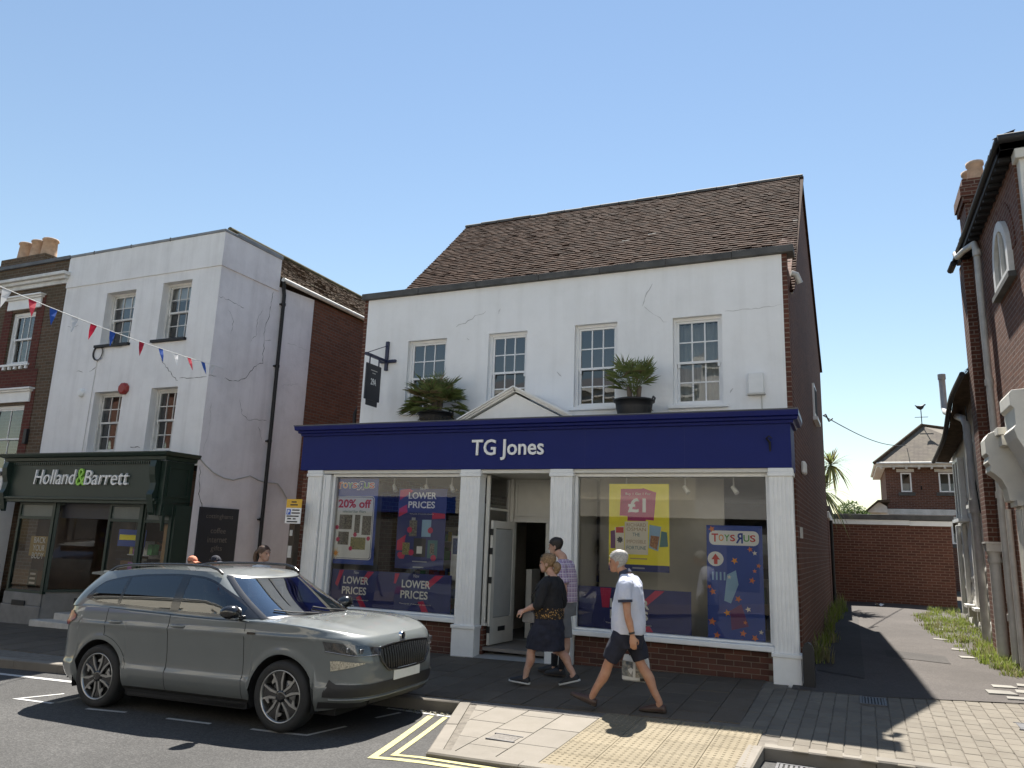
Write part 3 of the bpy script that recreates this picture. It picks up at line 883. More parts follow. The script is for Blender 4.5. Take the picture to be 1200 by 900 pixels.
part('brick_edge', b, MT['brick_pier'], shop)
# side wall (slightly out of square) and the other outer walls
b = MB()
prof = [(11.752, -.3), (11.752, 5.95), (12.15, 5.95), (15.8, 9.42), (20.3, 6.25), (20.3, -.3)]
h = (16.75, 17.35, 4.42, 5.1)
b.prism([(y, z) for y, z in prof], lambda y, z, w_: (fl(y) - w_, y, z), 0, .25)
part('side_wall', b, MT['brick_tg'], shop)
b = MB(); b.prism([(y, z) for y, z in prof], lambda y, z, w_: (-8.37 + w_, y, z), 0, .25)
b.quad((-8.12, 20.3, -.3), (fl(20.3) - .25, 20.3, -.3), (fl(20.3) - .25, 20.3, 6.25), (-8.12, 20.3, 6.25))
part('rear_wall', b, MT['brick_tg'], shop)
# coping
b = MB(); x = -8.41
while x < -.55:
    e = min(-.55, x + rnd.uniform(.9, 1.4)); dz = rnd.uniform(-.006, .006)
    c = MB(); c.box(x, e - .006, 11.47, 11.80, 6.132, 6.245 + dz); part('coping', c, MT['coping'], shop, .008); x = e
# roof
sl_ = Vector((0, 15.8 - 11.85, 9.45 - 5.62)).normalized(); slen = math.hypot(15.8 - 11.85, 9.45 - 5.62)
nv_ = int(slen / .1)
b = MB()
b.quad((-8.5, 11.85, 5.60), (-.60, 11.85, 5.60), (fl(15.8) + .05, 15.8, 9.43), (-8.5, 15.8, 9.43))
b.quad((-8.5, 15.8, 9.43), (fl(15.8) + .05, 15.8, 9.43), (fl(20.4) + .05, 20.45, 6.2), (-8.5, 20.45, 6.2))
part('roof', b, MT['roof_tile_1'], shop)
nu_ = int((8.5 - .60) / .165)
def keyr(t):  # nearest to the right end and low rows first
    return (-(t[1] + 0) + t[0] * .12)
tiled_roof(shop, (-8.5, 11.85, 5.62), (1, 0, 0), sl_, nu_, nv_, (8.5 - .575) / nu_, .1, TILES, 300, keyr)
# verge sliver at the skewed right end
b = MB()
b.add([(-.60, 11.85, 5.63), (fl(11.85) + .07, 11.85, 5.63), (fl(15.8) + .07, 15.8, 9.46), (-.60, 15.8, 9.46), (fl(11.85) + .07, 11.85, 5.57), (fl(15.8) + .07, 15.8, 9.40)], [(0, 1, 2, 3), (1, 4, 5, 2)])
part('verge', b, TILES[0], shop)
b = MB(); b.tube([(fl(11.9) + .03, 11.9, 5.6), (fl(15.8) + .03, 15.8, 9.4)], .018, 6); part('verge_board', b, MT['old_white'], shop)
for i in range(18):
    x0 = -8.52 + i * (8.52 - .50) / 18; x1 = x0 + (8.52 - .5) / 18 - .012
    b = MB(); r_ = .085; dz = rnd.uniform(-.008, .008)
    ring = lambda x, rr: [(x, 15.8 + rr * math.cos(a), 9.43 + dz + rr * math.sin(a) * .9) for a in frange(-.25, PI + .25, 8)]
    b.loft([ring(x0, r_), ring(x1, r_ * .95)], cap=False, closed=False); b.loft([ring(x0, r_), ring(x0, r_ * .8)], cap=False, closed=False)
    part('ridge_tile', b, MT['coping'], shop)
b = MB(); b.tube([(-.62, 11.82, 5.9), (-.55, 11.85, 5.88), (-.5, 11.9, 5.75)], .05, 8); part('gutter_end', b, MT['pipe_grey'], shop)
# upper windows
sash(shop, F, *WIN[0], .09, gt='glass_sky', gb='glass_sash', sill=1, split=.47, fm='upvc', box=.045, fw=.036)
sash(shop, F, *WIN[1], .09, gt='glass_sky', gb='glass_sash', sill=1, split=.47, fm='upvc', box=.045, fw=.036)
sash(shop, F, *WIN[2], .09, gt='glass_sky', gb='glass_sash', sill=1, split=.47, fm='upvc', box=.045, fw=.036)
sash(shop, F, *WIN[3], .09, gt='glass_sash', gb='glass_sash', sill=1, split=.49, fm='upvc', box=.045, fw=.036, curtain=(-2.36, -1.70, 3.85, 5.2, 'blind_grey'), backing=1.2)  # curtain carried up full height to lighten the panes in place of reflections
# cracks and stains
for k, (pts, wd) in enumerate((([(-6.35, 5.45), (-6.15, 5.5), (-5.9, 5.63), (-5.75, 5.68)], .016), ([(-2.75, 5.85), (-2.85, 5.65), (-2.9, 5.5)], .02), ([(-2.9, 5.5), (-2.7, 5.35), (-2.5, 5.2)], .012), ([(-1.6, 5.28), (-1.2, 5.3), (-.75, 5.32)], .010), ([(-1.55, 3.98), (-1.5, 4.06)], .03), ([(-4.35, 4.5), (-4.28, 4.4)], .02), ([(-5.5, 5.62), (-5.46, 5.7)], .02), ([(-6.1, 5.2), (-6.05, 5.17)], .02))):
    crack(shop, F, pts, wd, 'crack_soft', k)
# wall box (right) 
b = MB(); fbox(b, F, -1.27, -1.05, -.085, -.002, 3.96, 4.27); part('wall_box', b, MT['white_paint'], shop, .012)
b = MB(); fbox(b, F, -1.29, -1.03, -.095, -.002, 3.935, 3.958); part('wall_box_trim', b, MT['cream_paint'], shop, .004)
b = MB(); b.tube([(-1.09, WY - .01, 3.93), (-1.085, WY - .01, 3.5)], .008, 6); part('cable', b, MT['cream_paint'], shop)
# small window, alarm and plate on the side wall
sf = lambda u, w_, z: (fl(u) - w_, u, z)
b = MB(); fbox(b, sf, 16.5, 17.3, -.04, .05, 4.40, 5.12); part('window', b, MT['upvc'], shop)
b = MB(); fbox(b, sf, 16.58, 17.22, -.05, -.041, 4.5, 5.04); part('pane', b, MT['dark_void'], shop)
b = MB(); fbox(b, sf, 16.4, 17.4, -.09, .05, 4.33, 4.398); part('sill', b, MT['upvc'], shop)
b = MB(); fbox(b, sf, 12.55, 12.85, -.075, -.002, 2.86, 3.06); part('alarm_box', b, MT['white_paint'], shop, .03)
b = MB(); fbox(b, sf, 11.9, 12.2, -.02, -.001, 1.86, 2.02); part('plate', b, MT['pipe_grey'], shop)

# ---------------------------------------------------------------- shopfront
sc = lambda x, z, y1, y0=SY: (x * y1 / y0, 1.68 + (z - 1.68) * y1 / y0)
b = MB()
b.box(-8.95, -.66, 10.80, 11.54, 2.775, 3.40)
part('fascia', b, MT['navy_fascia'], shop, .006)
for x in (-7.3, -5.9, -3.6, -2.1):
    b = MB(); b.box(x, x + .004, 10.7985, 10.80, 2.78, 3.384); part('panel_joint', b, MT['navy_gloss'], shop)
b = MB()
poly = [(0, 3.385), (.04, 3.385), (.05, 3.42), (.10, 3.43), (.11, 3.462), (.17, 3.475), (.185, 3.53), (.185, 3.545), (0, 3.55)]
n = len(poly)
# cornice: front run, mitred returns to both ends
rings = []
for sx, sy in ((1, 0), (1, 1), (-1, 1), (-1, 0)):
    pass
L_, R_ = -8.95, -.66
rL = [(L_ - d * .4, 11.54, z) for d, z in poly]; cL = [(L_ - d * .4, 10.80 - d, z) for d, z in poly]; cR = [(R_ + min(d, .12), 10.80 - d, z) for d, z in poly]; rR = [(R_ + min(d, .12), 11.54, z) for d, z in poly]
b.loft([rL, cL, cR, rR], smooth=False, cap=True); fixn_needed = True
part('cornice', b, MT['navy_gloss'], shop, fix=True)
b = MB(); b.box(-9.0, -.56, 10.66, 11.548, 3.551, 3.558); part('flat_roof', b, MT['lead'], shop)
b = MB(); b.box(-9.03, -.54, 10.600, 10.66, 3.546, 3.562); part('lead_edge', b, MT['lead'], shop)
lettering('TG Jones', .3, (-4.885, 10.783, 3.085), MT['sign_white'], shop, width=1.25, height=.335, extrude=.012, offset=.004, name='sign_lettering')
# little hook on the fascia
b = MB(); b.tube([(-.93, 10.79, 3.0), (-.93, 10.77, 3.12), (-.97, 10.72, 3.17), (-.93, 10.70, 3.2), (-.90, 10.72, 3.17)], [.012, .018, .014, .012, .01], 6); part('hook', b, MT['black_iron'], shop)
# frame under the fascia
b = MB(); b.box(-8.80, -.70, 10.83, 11.2, 2.715, 2.774); part('head_frame', b, MT['cream_paint'], shop, .004)
def pilaster(x0, x1, y0=SY, d=.22):
    o = MB(); w_ = x1 - x0; nf = 5; pts = [(x0, y0 + d)]
    pts.append((x0, y0)); m_ = .035; fw = (w_ - 2 * m_) / (nf * 2 - 1)
    for i in range(nf):
        a = x0 + m_ + fw * 2 * i
        pts += [(a, y0), (a + fw * .2, y0 + .006), (a + fw * .8, y0 + .006), (a + fw, y0)]
    pts += [(x1, y0), (x1, y0 + d)]
    z0 = gz((x0 + x1) / 2, y0)
    o.prism(pts, lambda u, v, z: (u, v, z), .37, 2.66)
    p = part('pilaster', o, MT['white_paint'], shop)
    c = MB(); c.box(x0 - .02, x1 + .02, y0 - .02, y0 + d, 2.661, 2.715); c.box(x0 - .01, x1 + .01, y0 - .012, y0 + d, 2.716, 2.773)
    part('capital', c, MT['white_paint'], p, .006)
    c = MB(); c.box(x0 - .025, x1 + .025, y0 - .03, y0 + d, z0 - .08, .32); c.box(x0 - .04, x1 + .04, y0 - .045, y0 + d, .321, .369)
    part('plinth', c, MT['white_paint'], p, .006)
for a, c in ((-8.76, -8.46), (-5.69, -5.35), (-4.14, -3.79), (-.96, -.66)): pilaster(a, c)
b = MB(); b.box(-8.455, -8.30, 10.84, 11.0, .0, 2.70); b.box(-8.44, -8.40, 10.825, 10.84, .4, 2.7); part('inner_pilaster', b, MT['white_paint'], shop, .006)
b = MB(); b.box(-8.95, -8.775, 10.9, 11.54, -.4, 2.77); part('brick_pier', b, MT['brick_pier'], shop)
def shop_window(x0, x1, z0, z1, y=10.97):
    f = MB(); k = .05
    f.box(x0, x0 + k, y - .07, y + .05, z0, z1); f.box(x1 - k, x1, y - .07, y + .05, z0, z1); f.box(x0 + k, x1 - k, y - .07, y + .05, z1 - k, z1); f.box(x0 + k, x1 - k, y - .07, y + .05, z0, z0 + .03)
    o = part('shop_window', f, MT['white_paint'], shop, .004)
    g = MB(); g.quad((x0 + k, y, z0 + .03), (x1 - k, y, z0 + .03), (x1 - k, y, z1 - k), (x0 + k, y, z1 - k)); part('pane', g, MT['glass_shop'], o)
    s_ = MB(); s_.box(x0 - .005, x1 + .005, y - .16, y + .04, z0 - .075, z0 - .002); part('sill', s_, MT['white_paint'], o, .012)
    return o
shop_window(-8.29, -5.70, .46, 2.714); shop_window(-3.785, -.965, .44, 2.714)
bm_ = MB(); bm_.box(-.1075, .1075, 0, .05, -.0325, .0325); brick_mesh = bm_.mesh('brick', mat('brick_piece', (.16, .055, .035), .85, .4, 18, .4, 60, col2=(.085, .035, .024), rand=.35))
def stall_riser(x0, x1, zt, y=10.93):
    b = MB(); b.box(x0, x1, y + .006, y + .2, -.3, zt); p = part('stall_riser', b, MT['riser_mortar'], shop)
    r_ = 0; z = zt - .04
    while z > gz(x0, y) - .05:
        x = x0 + (.1125 if r_ % 2 else .225) - .1125
        while x < x1 - .02:
            a, c = max(x - .1075, x0), min(x + .1075, x1)
            if c - a > .21: piece('brick', brick_mesh, p, (x, y + rnd.uniform(-.002, .002), z))
            elif c - a > .04:
                q = MB(); q.box(a, c, y, y + .05, z - .0325, z + .0325); o = part('brick', q, MT['brick_piece'], p)
            x += .225
        z -= .075; r_ += 1
mat('riser_mortar', (.22, .18, .14), .95, .2, 20, .3, 80)
stall_riser(-8.28, -5.73, .38); stall_riser(-3.75, -.985, .36)
# pediment over the entrance, standing on the flat roof
b = MB()
pts = [(-5.75, 3.56), (-3.82, 3.56), (-4.80, 4.06)]
b.prism([(-5.62, 3.56), (-3.95, 3.56), (-4.785, 3.985)], lambda u, v, w_: (u, w_, v), 10.82, 11.5)
part('pediment', b, MT['white_paint'], shop)
for (xa, za), (xb, zb) in ((((-5.78, 3.575)), (-4.79, 4.085)), (((-3.79, 3.575)), (-4.79, 4.085))):
    c = MB(); d = Vector((xb - xa, zb - za)).normalized(); n_ = Vector((-d.y, d.x)) * (1 if xa < xb else -1)
    for k, (o0, o1, yy) in enumerate(((-.055, -.03, 10.78), (-.0295, -.005, 10.745), (-.0045, .018, 10.71))):
        c.prism([(xa + n_.x * o0, za + n_.y * o0), (xb + n_.x * o0 + 0, zb + n_.y * o0), (xb + n_.x * o1, zb + n_.y * o1), (xa + n_.x * o1, za + n_.y * o1)], lambda u, v, w_: (u, w_, v), yy, 11.5)
    part('raking_cornice', c, MT['white_paint'], shop, fix=True)
# ---------------------------------------------------------------- entrance lobby
b = MB()
b.quad((-5.7, 10.75, gz(-5.5, 10.75) + .006), (-3.79, 10.75, gz(-3.8, 10.75) + .008), (-3.79, 12.2, .06), (-5.7, 12.2, .06))
part('lobby_floor', b, mat('lobby_tile', (.34, .33, .31), .5, .1, 5, .1, 20), shop)
b = MB()
b.box(-5.345, -3.795, 10.9, 12.2, 2.716, 2.76)                       # lobby ceiling
b.box(-5.27, -4.10, 11.92, 11.96, 2.04, 2.714)                         # panel over the door
part('over_door_panel', b, MT['cream_paint'], shop, .004)
b = MB()
b.box(-5.20, -4.2, 11.895, 11.918, 2.08, 2.12); b.box(-5.20, -4.2, 11.895, 11.918, 2.62, 2.66); b.box(-5.20, -5.16, 11.895, 11.918, 2.121, 2.619); b.box(-4.24, -4.2, 11.895, 11.918, 2.121, 2.619)
part('panel_moulding', b, MT['cream_paint'], shop, .004)
b = MB(); b.box(-5.29, -5.215, 11.86, 11.98, .05, 2.714); b.box(-5.214, -4.0, 11.88, 11.98, 1.985, 2.039); b.box(-4.62, -4.55, 11.88, 11.98, .06, 1.984); part('door_frame', b, MT['cream_paint'], shop, .004)
b = MB(); b.box(-4.549, -4.0, 11.91, 11.95, .06, 1.984); part('door', b, MT['cream_paint'], shop, .004)
# glazed left return of the lobby
b = MB(); b.box(-5.33, -5.27, 11.02, 11.06, .4, 2.7); b.box(-5.33, -5.27, 11.80, 11.859, .4, 2.7); b.box(-5.335, -5.25, 11.02, 11.859, .36, .40); b.box(-5.33, -5.28, 11.06, 11.80, 2.15, 2.19)
o = part('side_light', b, MT['cream_paint'], shop, .004)
b = MB(); b.quad((-5.30, 11.06, .4), (-5.30, 11.80, .4), (-5.30, 11.80, 2.7), (-5.30, 11.06, 2.7)); part('pane', b, MT['glass_shop'], o)
b = MB(); b.box(-5.34, -5.28, 10.99, 11.859, -.1, .359); part('stall_riser', b, MT['brick_pier'], shop)
b = MB(); b.box(-3.9, -3.83, 10.99, 12.2, -.1, 2.714); part('lobby_wall', b, MT['cream_paint'], shop)
# open left door leaf
def leafpt(u, w_, z): # u along the leaf from hinge(0) to edge(1)
    a = Vector((-5.17, 11.87)); e = Vector((-5.235, 11.08)); p = a + (e - a) * u; n_ = Vector((-(e - a).y, (e - a).x)).normalized()
    return (p.x + n_.x * w_, p.y + n_.y * w_, z)
b = MB()
for u0, u1, z0, z1 in ((0, .13, .07, 1.98), (.87, 1, .07, 1.98), (.13, .87, 1.86, 1.98), (.13, .87, .07, .47)): fbox(b, leafpt, u0, u1, -.022, .022, z0, z1)
dl = part('door', b, MT['cream_paint'], shop, .003, label='left door leaf standing open')
b = MB(); b.quad(leafpt(.13, 0, .47), leafpt(.87, 0, .47), leafpt(.87, 0, 1.86), leafpt(.13, 0, 1.86)); part('pane', b, MT['glass_plain'], dl)
b = MB(); fbox(b, leafpt, .14, .86, .008, .012, .48, 1.85); part('blind', b, MT['blind_grey'], dl)  # pale sheet added behind the glass to lighten the dark pane
b = MB(); fbox(b, leafpt, .38, .66, -.03, .03, .26, .33); part('letterbox', b, MT['black_iron'], dl)
b = MB(); 
for z in (.25, 1.0, 1.45, 1.75): fbox(b, leafpt, .985, 1.012, -.026, .026, z, z + .10)
part('hinge', b, MT['black_iron'], dl)
b = MB(); b.box(-5.12, -5.02, 12.3, 12.7, .07, 1.2); part('door_panel', b, MT['cream_paint'], shop)
# ---------------------------------------------------------------- shop interior
b = MB()
b.box(-8.6, -.92, 11.0, 19.5, .0, .05)
part('floor', b, MT['interior_floor'], shop)
b = MB(); b.box(-8.6, -.92, 11.2, 19.5, 2.77, 2.8); b.box(-8.3, -5.4, 11.05, 11.6, 2.69, 2.714); b.box(-3.78, -1.0, 11.05, 11.6, 2.69, 2.714); part('ceiling', b, MT['shop_ceiling'], shop)
b = MB(); b.quad((-8.6, 19.4, 0), (-.92, 19.4, 0), (-.92, 19.4, 2.8), (-8.6, 19.4, 2.8)); b.box(-8.6, -8.5, 11, 19.5, 0, 2.8); b.box(-1.0, -.92, 11, 19.5, 0, 2.8); part('inner_wall', b, MT['interior_wall'], shop)
b = MB(); b.box(-5.9, -5.85, 12.0, 14.0, .05, 2.3); b.box(-3.75, -1.75, 12.1, 12.14, .05, 2.74); b.box(-8.35, -8.1, 11.5, 12.2, .05, 2.65); part('display_panel', b, mat('display_cream', (.58, .54, .46), .8, .06, 3), shop)
# spotlights hung behind the glass
for x, lb_ in ((-8.0, 'white ceiling spotlight nearest the outer pilaster in the left window'), (-7.3, 'white ceiling spotlight between the two tall posters in the left window'), (-6.65, 'white ceiling spotlight above the middle of the navy lower prices poster'), (-6.15, 'white ceiling spotlight nearest the entrance pilaster in the left window'), (-3.1, 'white ceiling spotlight at the left end of the right hand window'), (-2.2, 'white ceiling spotlight just right of the yellow poster'), (-1.5, 'white ceiling spotlight above the royal blue toy poster')):
    t = thing('spotlight', lb_, 'spotlight', (x, 11.35, 2.5), 'spotlights behind the shop window')
    b = MB(); b.tube([(x, 11.35, 2.69), (x, 11.35, 2.57)], .012, 6); part('stem', b, MT['white_paint'], t)
    b = MB(); b.tube([(x - .02, 11.36, 2.56), (x + .05, 11.32, 2.46)], [.03, .038], 10); part('lamp_head', b, MT['white_paint'], t)
# shelving seen dimly inside
PC = [mat('goods_%d' % i, c, .6, .2, 9) for i, c in enumerate(((.45, .08, .06), (.06, .12, .35), (.5, .42, .08), (.1, .3, .12), (.5, .5, .48), (.3, .1, .3), (.05, .05, .06)))]
def shelves(x0, x1, y, label, n=5):
    t = thing('shelf_unit', label, 'shelves', ((x0 + x1) / 2, y, .05))
    b = MB(); b.box(x0, x1, y + .3, y + .32, .05, 1.9); b.box(x0, x0 + .02, y, y + .3, .05, 1.9); b.box(x1 - .02, x1, y, y + .3, .05, 1.9); part('frame', b, MT['shelf_white'], t)
    g = MB()
    for k in range(n):
        z = .15 + k * .36
        s_ = MB(); s_.box(x0 + .02, x1 - .02, y, y + .3, z, z + .02); part('shelf', s_, MT['shelf_white'], t)
        x = x0 + .04
        while x < x1 - .1:
            w_ = rnd.uniform(.04, .13); hh = rnd.uniform(.14, .30)
            if rnd.random() < .9: g.box(x, x + w_, y + .04, y + .2, z + .021, z + hh, rnd.randrange(7))
            x += w_ + .012
    o = part('goods', g, PC, t); o['kind'] = 'stuff'
shelves(-8.2, -6.9, 13.4, 'white shelf unit of goods deep in the left shop window'); shelves(-6.7, -5.95, 12.9, 'narrow shelf unit of goods beside the entrance wall')
shelves(-4.95, -4.0, 15.5, 'shelf unit of goods seen through the open shop door'); shelves(-1.7, -1.05, 12.0, 'shelf unit of goods behind the blue star poster')
# signs pinned beside the door inside the left window
t = thing('notice_stand', 'white framed notice standing inside the left window beside the pilaster', 'notice', (-5.98, 11.3, .47))
b = MB(); b.box(-6.06, -5.86, 11.28, 11.31, 1.0, 1.72); part('frame', b, MT['upvc'], t)
b = MB(); b.box(-6.03, -5.89, 11.27, 11.279, 1.05, 1.4); part('sheet', b, mat('paper', (.7, .7, .68), .8, .03), t); b = MB(); b.box(-6.03, -5.89, 11.27, 11.279, 1.42, 1.68); part('picture', b, mat('pic_blue', (.08, .12, .25), .6, .5, 30), t)

# ---------------------------------------------------------------- window posters
def pc(name, c, r=.5, **k): return mat(name, c, r, .05, 3, **k)
pc('p_navy', (.014, .024, .15)); pc('p_blue', (.016, .055, .30)); pc('p_pink', (.52, .02, .09)); pc('p_magenta', (.42, .015, .13)); pc('p_magenta2', (.33, .01, .11)); pc('p_yellow', (.86, .74, .02))
pc('p_white', (.78, .78, .76)); pc('p_red', (.55, .03, .025)); pc('p_green', (.10, .36, .08)); pc('p_orange', (.72, .28, .02)); pc('p_black', (.02, .02, .025)); pc('p_grey', (.35, .36, .38)); pc('p_lblue', (.25, .42, .60)); pc('p_tan', (.42, .28, .14)); pc('p_teal', (.05, .16, .17)); pc('p_purple', (.12, .02, .12)); pc('p_cream', (.74, .68, .56)); pc('p_star', (.62, .18, .05))
mat('pic_dark', (.07, .075, .08), .5, .9, 40, col2=(.30, .27, .22)); mat('pic_red', (.35, .05, .05), .5, .7, 40, col2=(.5, .25, .1)); mat('pic_green', (.10, .14, .06), .5, .8, 45, col2=(.45, .4, .15))
PY = 11.025
class Poster:
    def __init__(s, name, label, x0, x1, z0, z1, m, y=PY, group=None):
        (s.x0, s.z0), (s.x1, s.z1) = sc(x0, z0, y), sc(x1, z1, y)
        s.y = y; s.l = 0
        s.t = thing(name, label, 'poster', (s.x0, y, s.z0), group)
        b = MB(); b.box(s.x0, s.x1, y, y + .004, s.z0, s.z1); part('sheet', b, MT[m], s.t)
    def P(s, u, v): return (lerp(s.x0, s.x1, u), lerp(s.z0, s.z1, v))
    def poly(s, pts, m, name='print', lv=1):
        q = [s.P(u, v) for u, v in pts]; b = MB(); yy = s.y - .0012 * lv
        if area(q) < 0: q = q[::-1]
        b.add([(x, yy, z) for x, z in q], [tuple(range(len(q)))]); return part(name, b, MT[m], s.t)
    def rect(s, u0, u1, v0, v1, m, name='print', lv=1): return s.poly([(u0, v0), (u1, v0), (u1, v1), (u0, v1)], m, name, lv)
    def rrect(s, u0, u1, v0, v1, m, r=.06, name='panel', lv=1):
        W, H = s.x1 - s.x0, s.z1 - s.z0; pts = []
        for cx, cy, a0 in ((u1 - r / W, v1 - r / H, 0), (u0 + r / W, v1 - r / H, PI / 2), (u0 + r / W, v0 + r / H, PI), (u1 - r / W, v0 + r / H, 1.5 * PI)):
            pts += [(cx + r / W * math.cos(a0 + k * PI / 8), cy + r / H * math.sin(a0 + k * PI / 8)) for k in range(5)]
        return s.poly(pts, m, name, lv)
    def star(s, u, v, r, m, k=5, inner=.45, rot=.3, name='star', lv=2):
        W, H = s.x1 - s.x0, s.z1 - s.z0
        return s.poly([(u + (r if i % 2 == 0 else r * inner) / W * math.cos(rot + i * PI / k), v + (r if i % 2 == 0 else r * inner) / H * math.sin(rot + i * PI / k)) for i in range(2 * k)], m, name, lv)
    def text(s, txt, u, v, w_, m, lv=4, h=None, **k):
        x, z = s.P(u, v); W, H = s.x1 - s.x0, s.z1 - s.z0
        return lettering(txt, .1, (x, s.y - .0012 * lv, z), MT[m], s.t, width=w_ * W, height=h * H if h else None, extrude=.0003, **k)
def toy_logo(P, u, v, w_, h, outline=True, lv=4):
    """coloured toy shop wordmark, its R turned round with a star"""
    cols = ('p_red', 'p_orange', 'p_green', 'p_red', 'p_blue', 'p_green', 'p_red'); ch = 'TOYSRUS'; wd = (.16, .12, .13, .12, .17, .14, .13)
    x = u - w_ / 2
    for c, k, m in zip(ch, wd, cols):
        big = c in 'TR'
        cc = c if big else c.lower() if c in 'OY' else c
        o = P.text('R' if c == 'R' else c, x + k * w_ / 2, v + (0 if big else -.0) , k * w_ * .92, m, lv + 1, h=h * (1.25 if c == 'R' else 1.0 if c == 'T' else .82), offset=.002)
        if c == 'R':
            for vtx in o.data.vertices: vtx.co.x = -vtx.co.x
            o.data.flip_normals()
        if outline:
            o2 = P.text(c, x + k * w_ / 2, v, k * w_ * 1.12, 'p_white', lv, h=h * (1.42 if c == 'R' else 1.16 if c == 'T' else .98), offset=.007)
            if c == 'R':
                for vtx in o2.data.vertices: vtx.co.x = -vtx.co.x
                o2.data.flip_normals()
        x += k * w_
    P.star(u + .045 * w_, v + h * .22, .028, 'p_white', lv=lv + 3)
def shards(P, segs, m='p_pink', lv=1):
    for s_ in segs: P.poly(s_, m, 'shard', lv)
def lower_prices(P, u, v, w_, h, dx=0):
    P.text('New', u + dx, v + h * .66, w_ * .2, 'p_white', h=h * .16); P.text('LOWER', u, v + h * .28, w_, 'p_white', h=h * .36, offset=.0022); P.text('PRICES', u - .01, v - h * .2, w_ * .96, 'p_white', h=h * .36, offset=.0022)
A = Poster('poster', 'blue and white toy offer poster with 20% off in red in the left window', -8.17, -7.26, 1.19, 2.63, 'p_blue')
toy_logo(A, .5, .915, .88, .075)
A.rrect(.04, .95, .05, .80, 'p_blue', .06, lv=1); A.rrect(.055, .94, .055, .79, 'p_white', .06, lv=2); A.rrect(.07, .925, .065, .78, 'p_navy', .05, 'border', 3); A.rrect(.08, .915, .07, .775, 'p_white', .05, lv=4)
A.text('20% off', .5, .70, .74, 'p_red', 6, h=.10, offset=.003); A.text('selected Star Wars', .5, .61, .52, 'p_teal', 6, h=.03)
for u0, u1, v0, v1, m in ((.18, .47, .40, .57, 'pic_dark'), (.53, .65, .36, .57, 'pic_dark'), (.70, .90, .34, .56, 'pic_dark'), (.18, .42, .22, .37, 'pic_dark'), (.47, .80, .17, .31, 'pic_green')): A.rect(u0, u1, v0, v1, m, 'picture', 5)
for u, v in ((.14, .42), (.56, .34), (.86, .30), (.18, .28), (.48, .18)): A.star(u, v, .045, 'p_pink', 9, .7, lv=7)
A.star(.14, .12, .12, 'p_cream', 8, .5, lv=7); A.star(.16, .12, .06, 'p_orange', 8, .5, lv=8)
B = Poster('poster', 'tall navy new lower prices poster hanging in the left window', -6.84, -5.93, 1.17, 2.46, 'p_navy')
shards(B, [[(.02, .85), (.02, .98), (.22, 1.0), (.30, .97)], [(.02, .64), (.02, .74), (.18, .80), (.20, .70)], [(.72, .62), (.98, .63), (.98, .69), (.72, .70)], [(.02, .22), (.02, .34), (.2, .42), (.16, .22)], [(.08, .12), (.2, .30), (.26, .26), (.18, .12)]])
lower_prices(B, .5, .845, .58, .24)
B.text('Thousands of everyday essentials', .5, .68, .5, 'p_white', h=.015)
for u0, u1, v0, v1, m in ((.26, .42, .40, .60, 'pic_dark'), (.52, .71, .40, .61, 'p_lblue'), (.14, .29, .17, .32, 'pic_green'), (.37, .62, .15, .38, 'p_black'), (.66, .86, .14, .36, 'p_teal')): B.rect(u0, u1, v0, v1, m, 'picture', 2)
B.rect(.30, .38, .60, .635, 'p_grey', 'picture', 2); B.rect(.44, .55, .19, .28, 'p_white', 'picture', 3); B.rect(.71, .80, .19, .32, 'pic_dark', 'picture', 3)
for u, v, t_ in ((.27, .48, ''), (.70, .48, ''), (.1, .165, ''), (.33, .2, ''), (.79, .145, '')): B.star(u, v, .055, 'p_pink', 10, .82, lv=4)
B.rect(.36, .66, .085, .10, 'p_grey', 'print', 2); B.rect(.38, .60, .015, .03, 'p_grey', 'print', 2)
Cc = Poster('poster', 'low navy strip poster with lower prices printed twice along the left window', -8.24, -5.77, .47, 1.10, 'p_navy')
shards(Cc, [[(.10, .62), (.13, .98), (.165, .98), (.12, .55)], [(.31, .72), (.36, .98), (.41, .98), (.34, .68)], [(.57, .72), (.575, .98), (.61, .98), (.585, .72)], [(.80, .72), (.88, .98), (.94, .98), (.84, .66)], [(.32, .05), (.28, .3), (.31, .36), (.37, .05)], [(.80, .02), (.76, .3), (.80, .34), (.85, .02)]])
lower_prices(Cc, .27, .58, .205, .55); lower_prices(Cc, .74, .58, .215, .55)
Cc.text('Thousands of everyday essentials', .27, .24, .22, 'p_white', h=.045); Cc.text('Thousands of everyday essentials', .74, .24, .24, 'p_white', h=.045)
D = Poster('poster', 'bright yellow book offer poster with a magenta £1 in the right window', -3.21, -2.325, 1.31, 2.55, 'p_yellow')
D.rect(0, 1, 0, .075, 'p_navy', 'band', 1)
D.poly([(.18, .63), (.20, .94), (.55, .945), (.58, .95), (.79, .90), (.75, .58), (.32, .60), (.31, .625)], 'p_magenta', 'panel', 1); D.poly([(.31, .57), (.32, .63), (.62, .60), (.62, .57)], 'p_magenta2', 'panel', 2)
D.text('Buy 1 Get 1 For', .49, .88, .42, 'p_white', 3, h=.035); D.text('£1', .47, .75, .30, 'p_white', 3, h=.165, offset=.003)
D.poly([(.27, .19), (.27, .56), (.655, .57), (.655, .19)], 'p_cream', 'book', 4)
for tx, v, m in (('RICHARD', .525, 'p_tan'), ('OSMAN', .475, 'p_tan'), ('THE', .415, 'p_teal'), ('IMPOSSIBLE', .335, 'p_tan'), ('FORTUNE', .265, 'p_teal')): D.text(tx, .462, v, .32 if tx != 'THE' else .12, m, 6, h=.04)
D.poly([(.12, .24), (.10, .49), (.26, .51), (.26, .22)], 'p_cream', 'book', 2); D.rect(.12, .25, .43, .495, 'p_red', 'book', 3); D.star(.19, .35, .05, 'p_black', 8, .7, lv=4)
D.poly([(.03, .25), (.03, .45), (.11, .46), (.11, .25)], 'p_purple', 'book', 1)
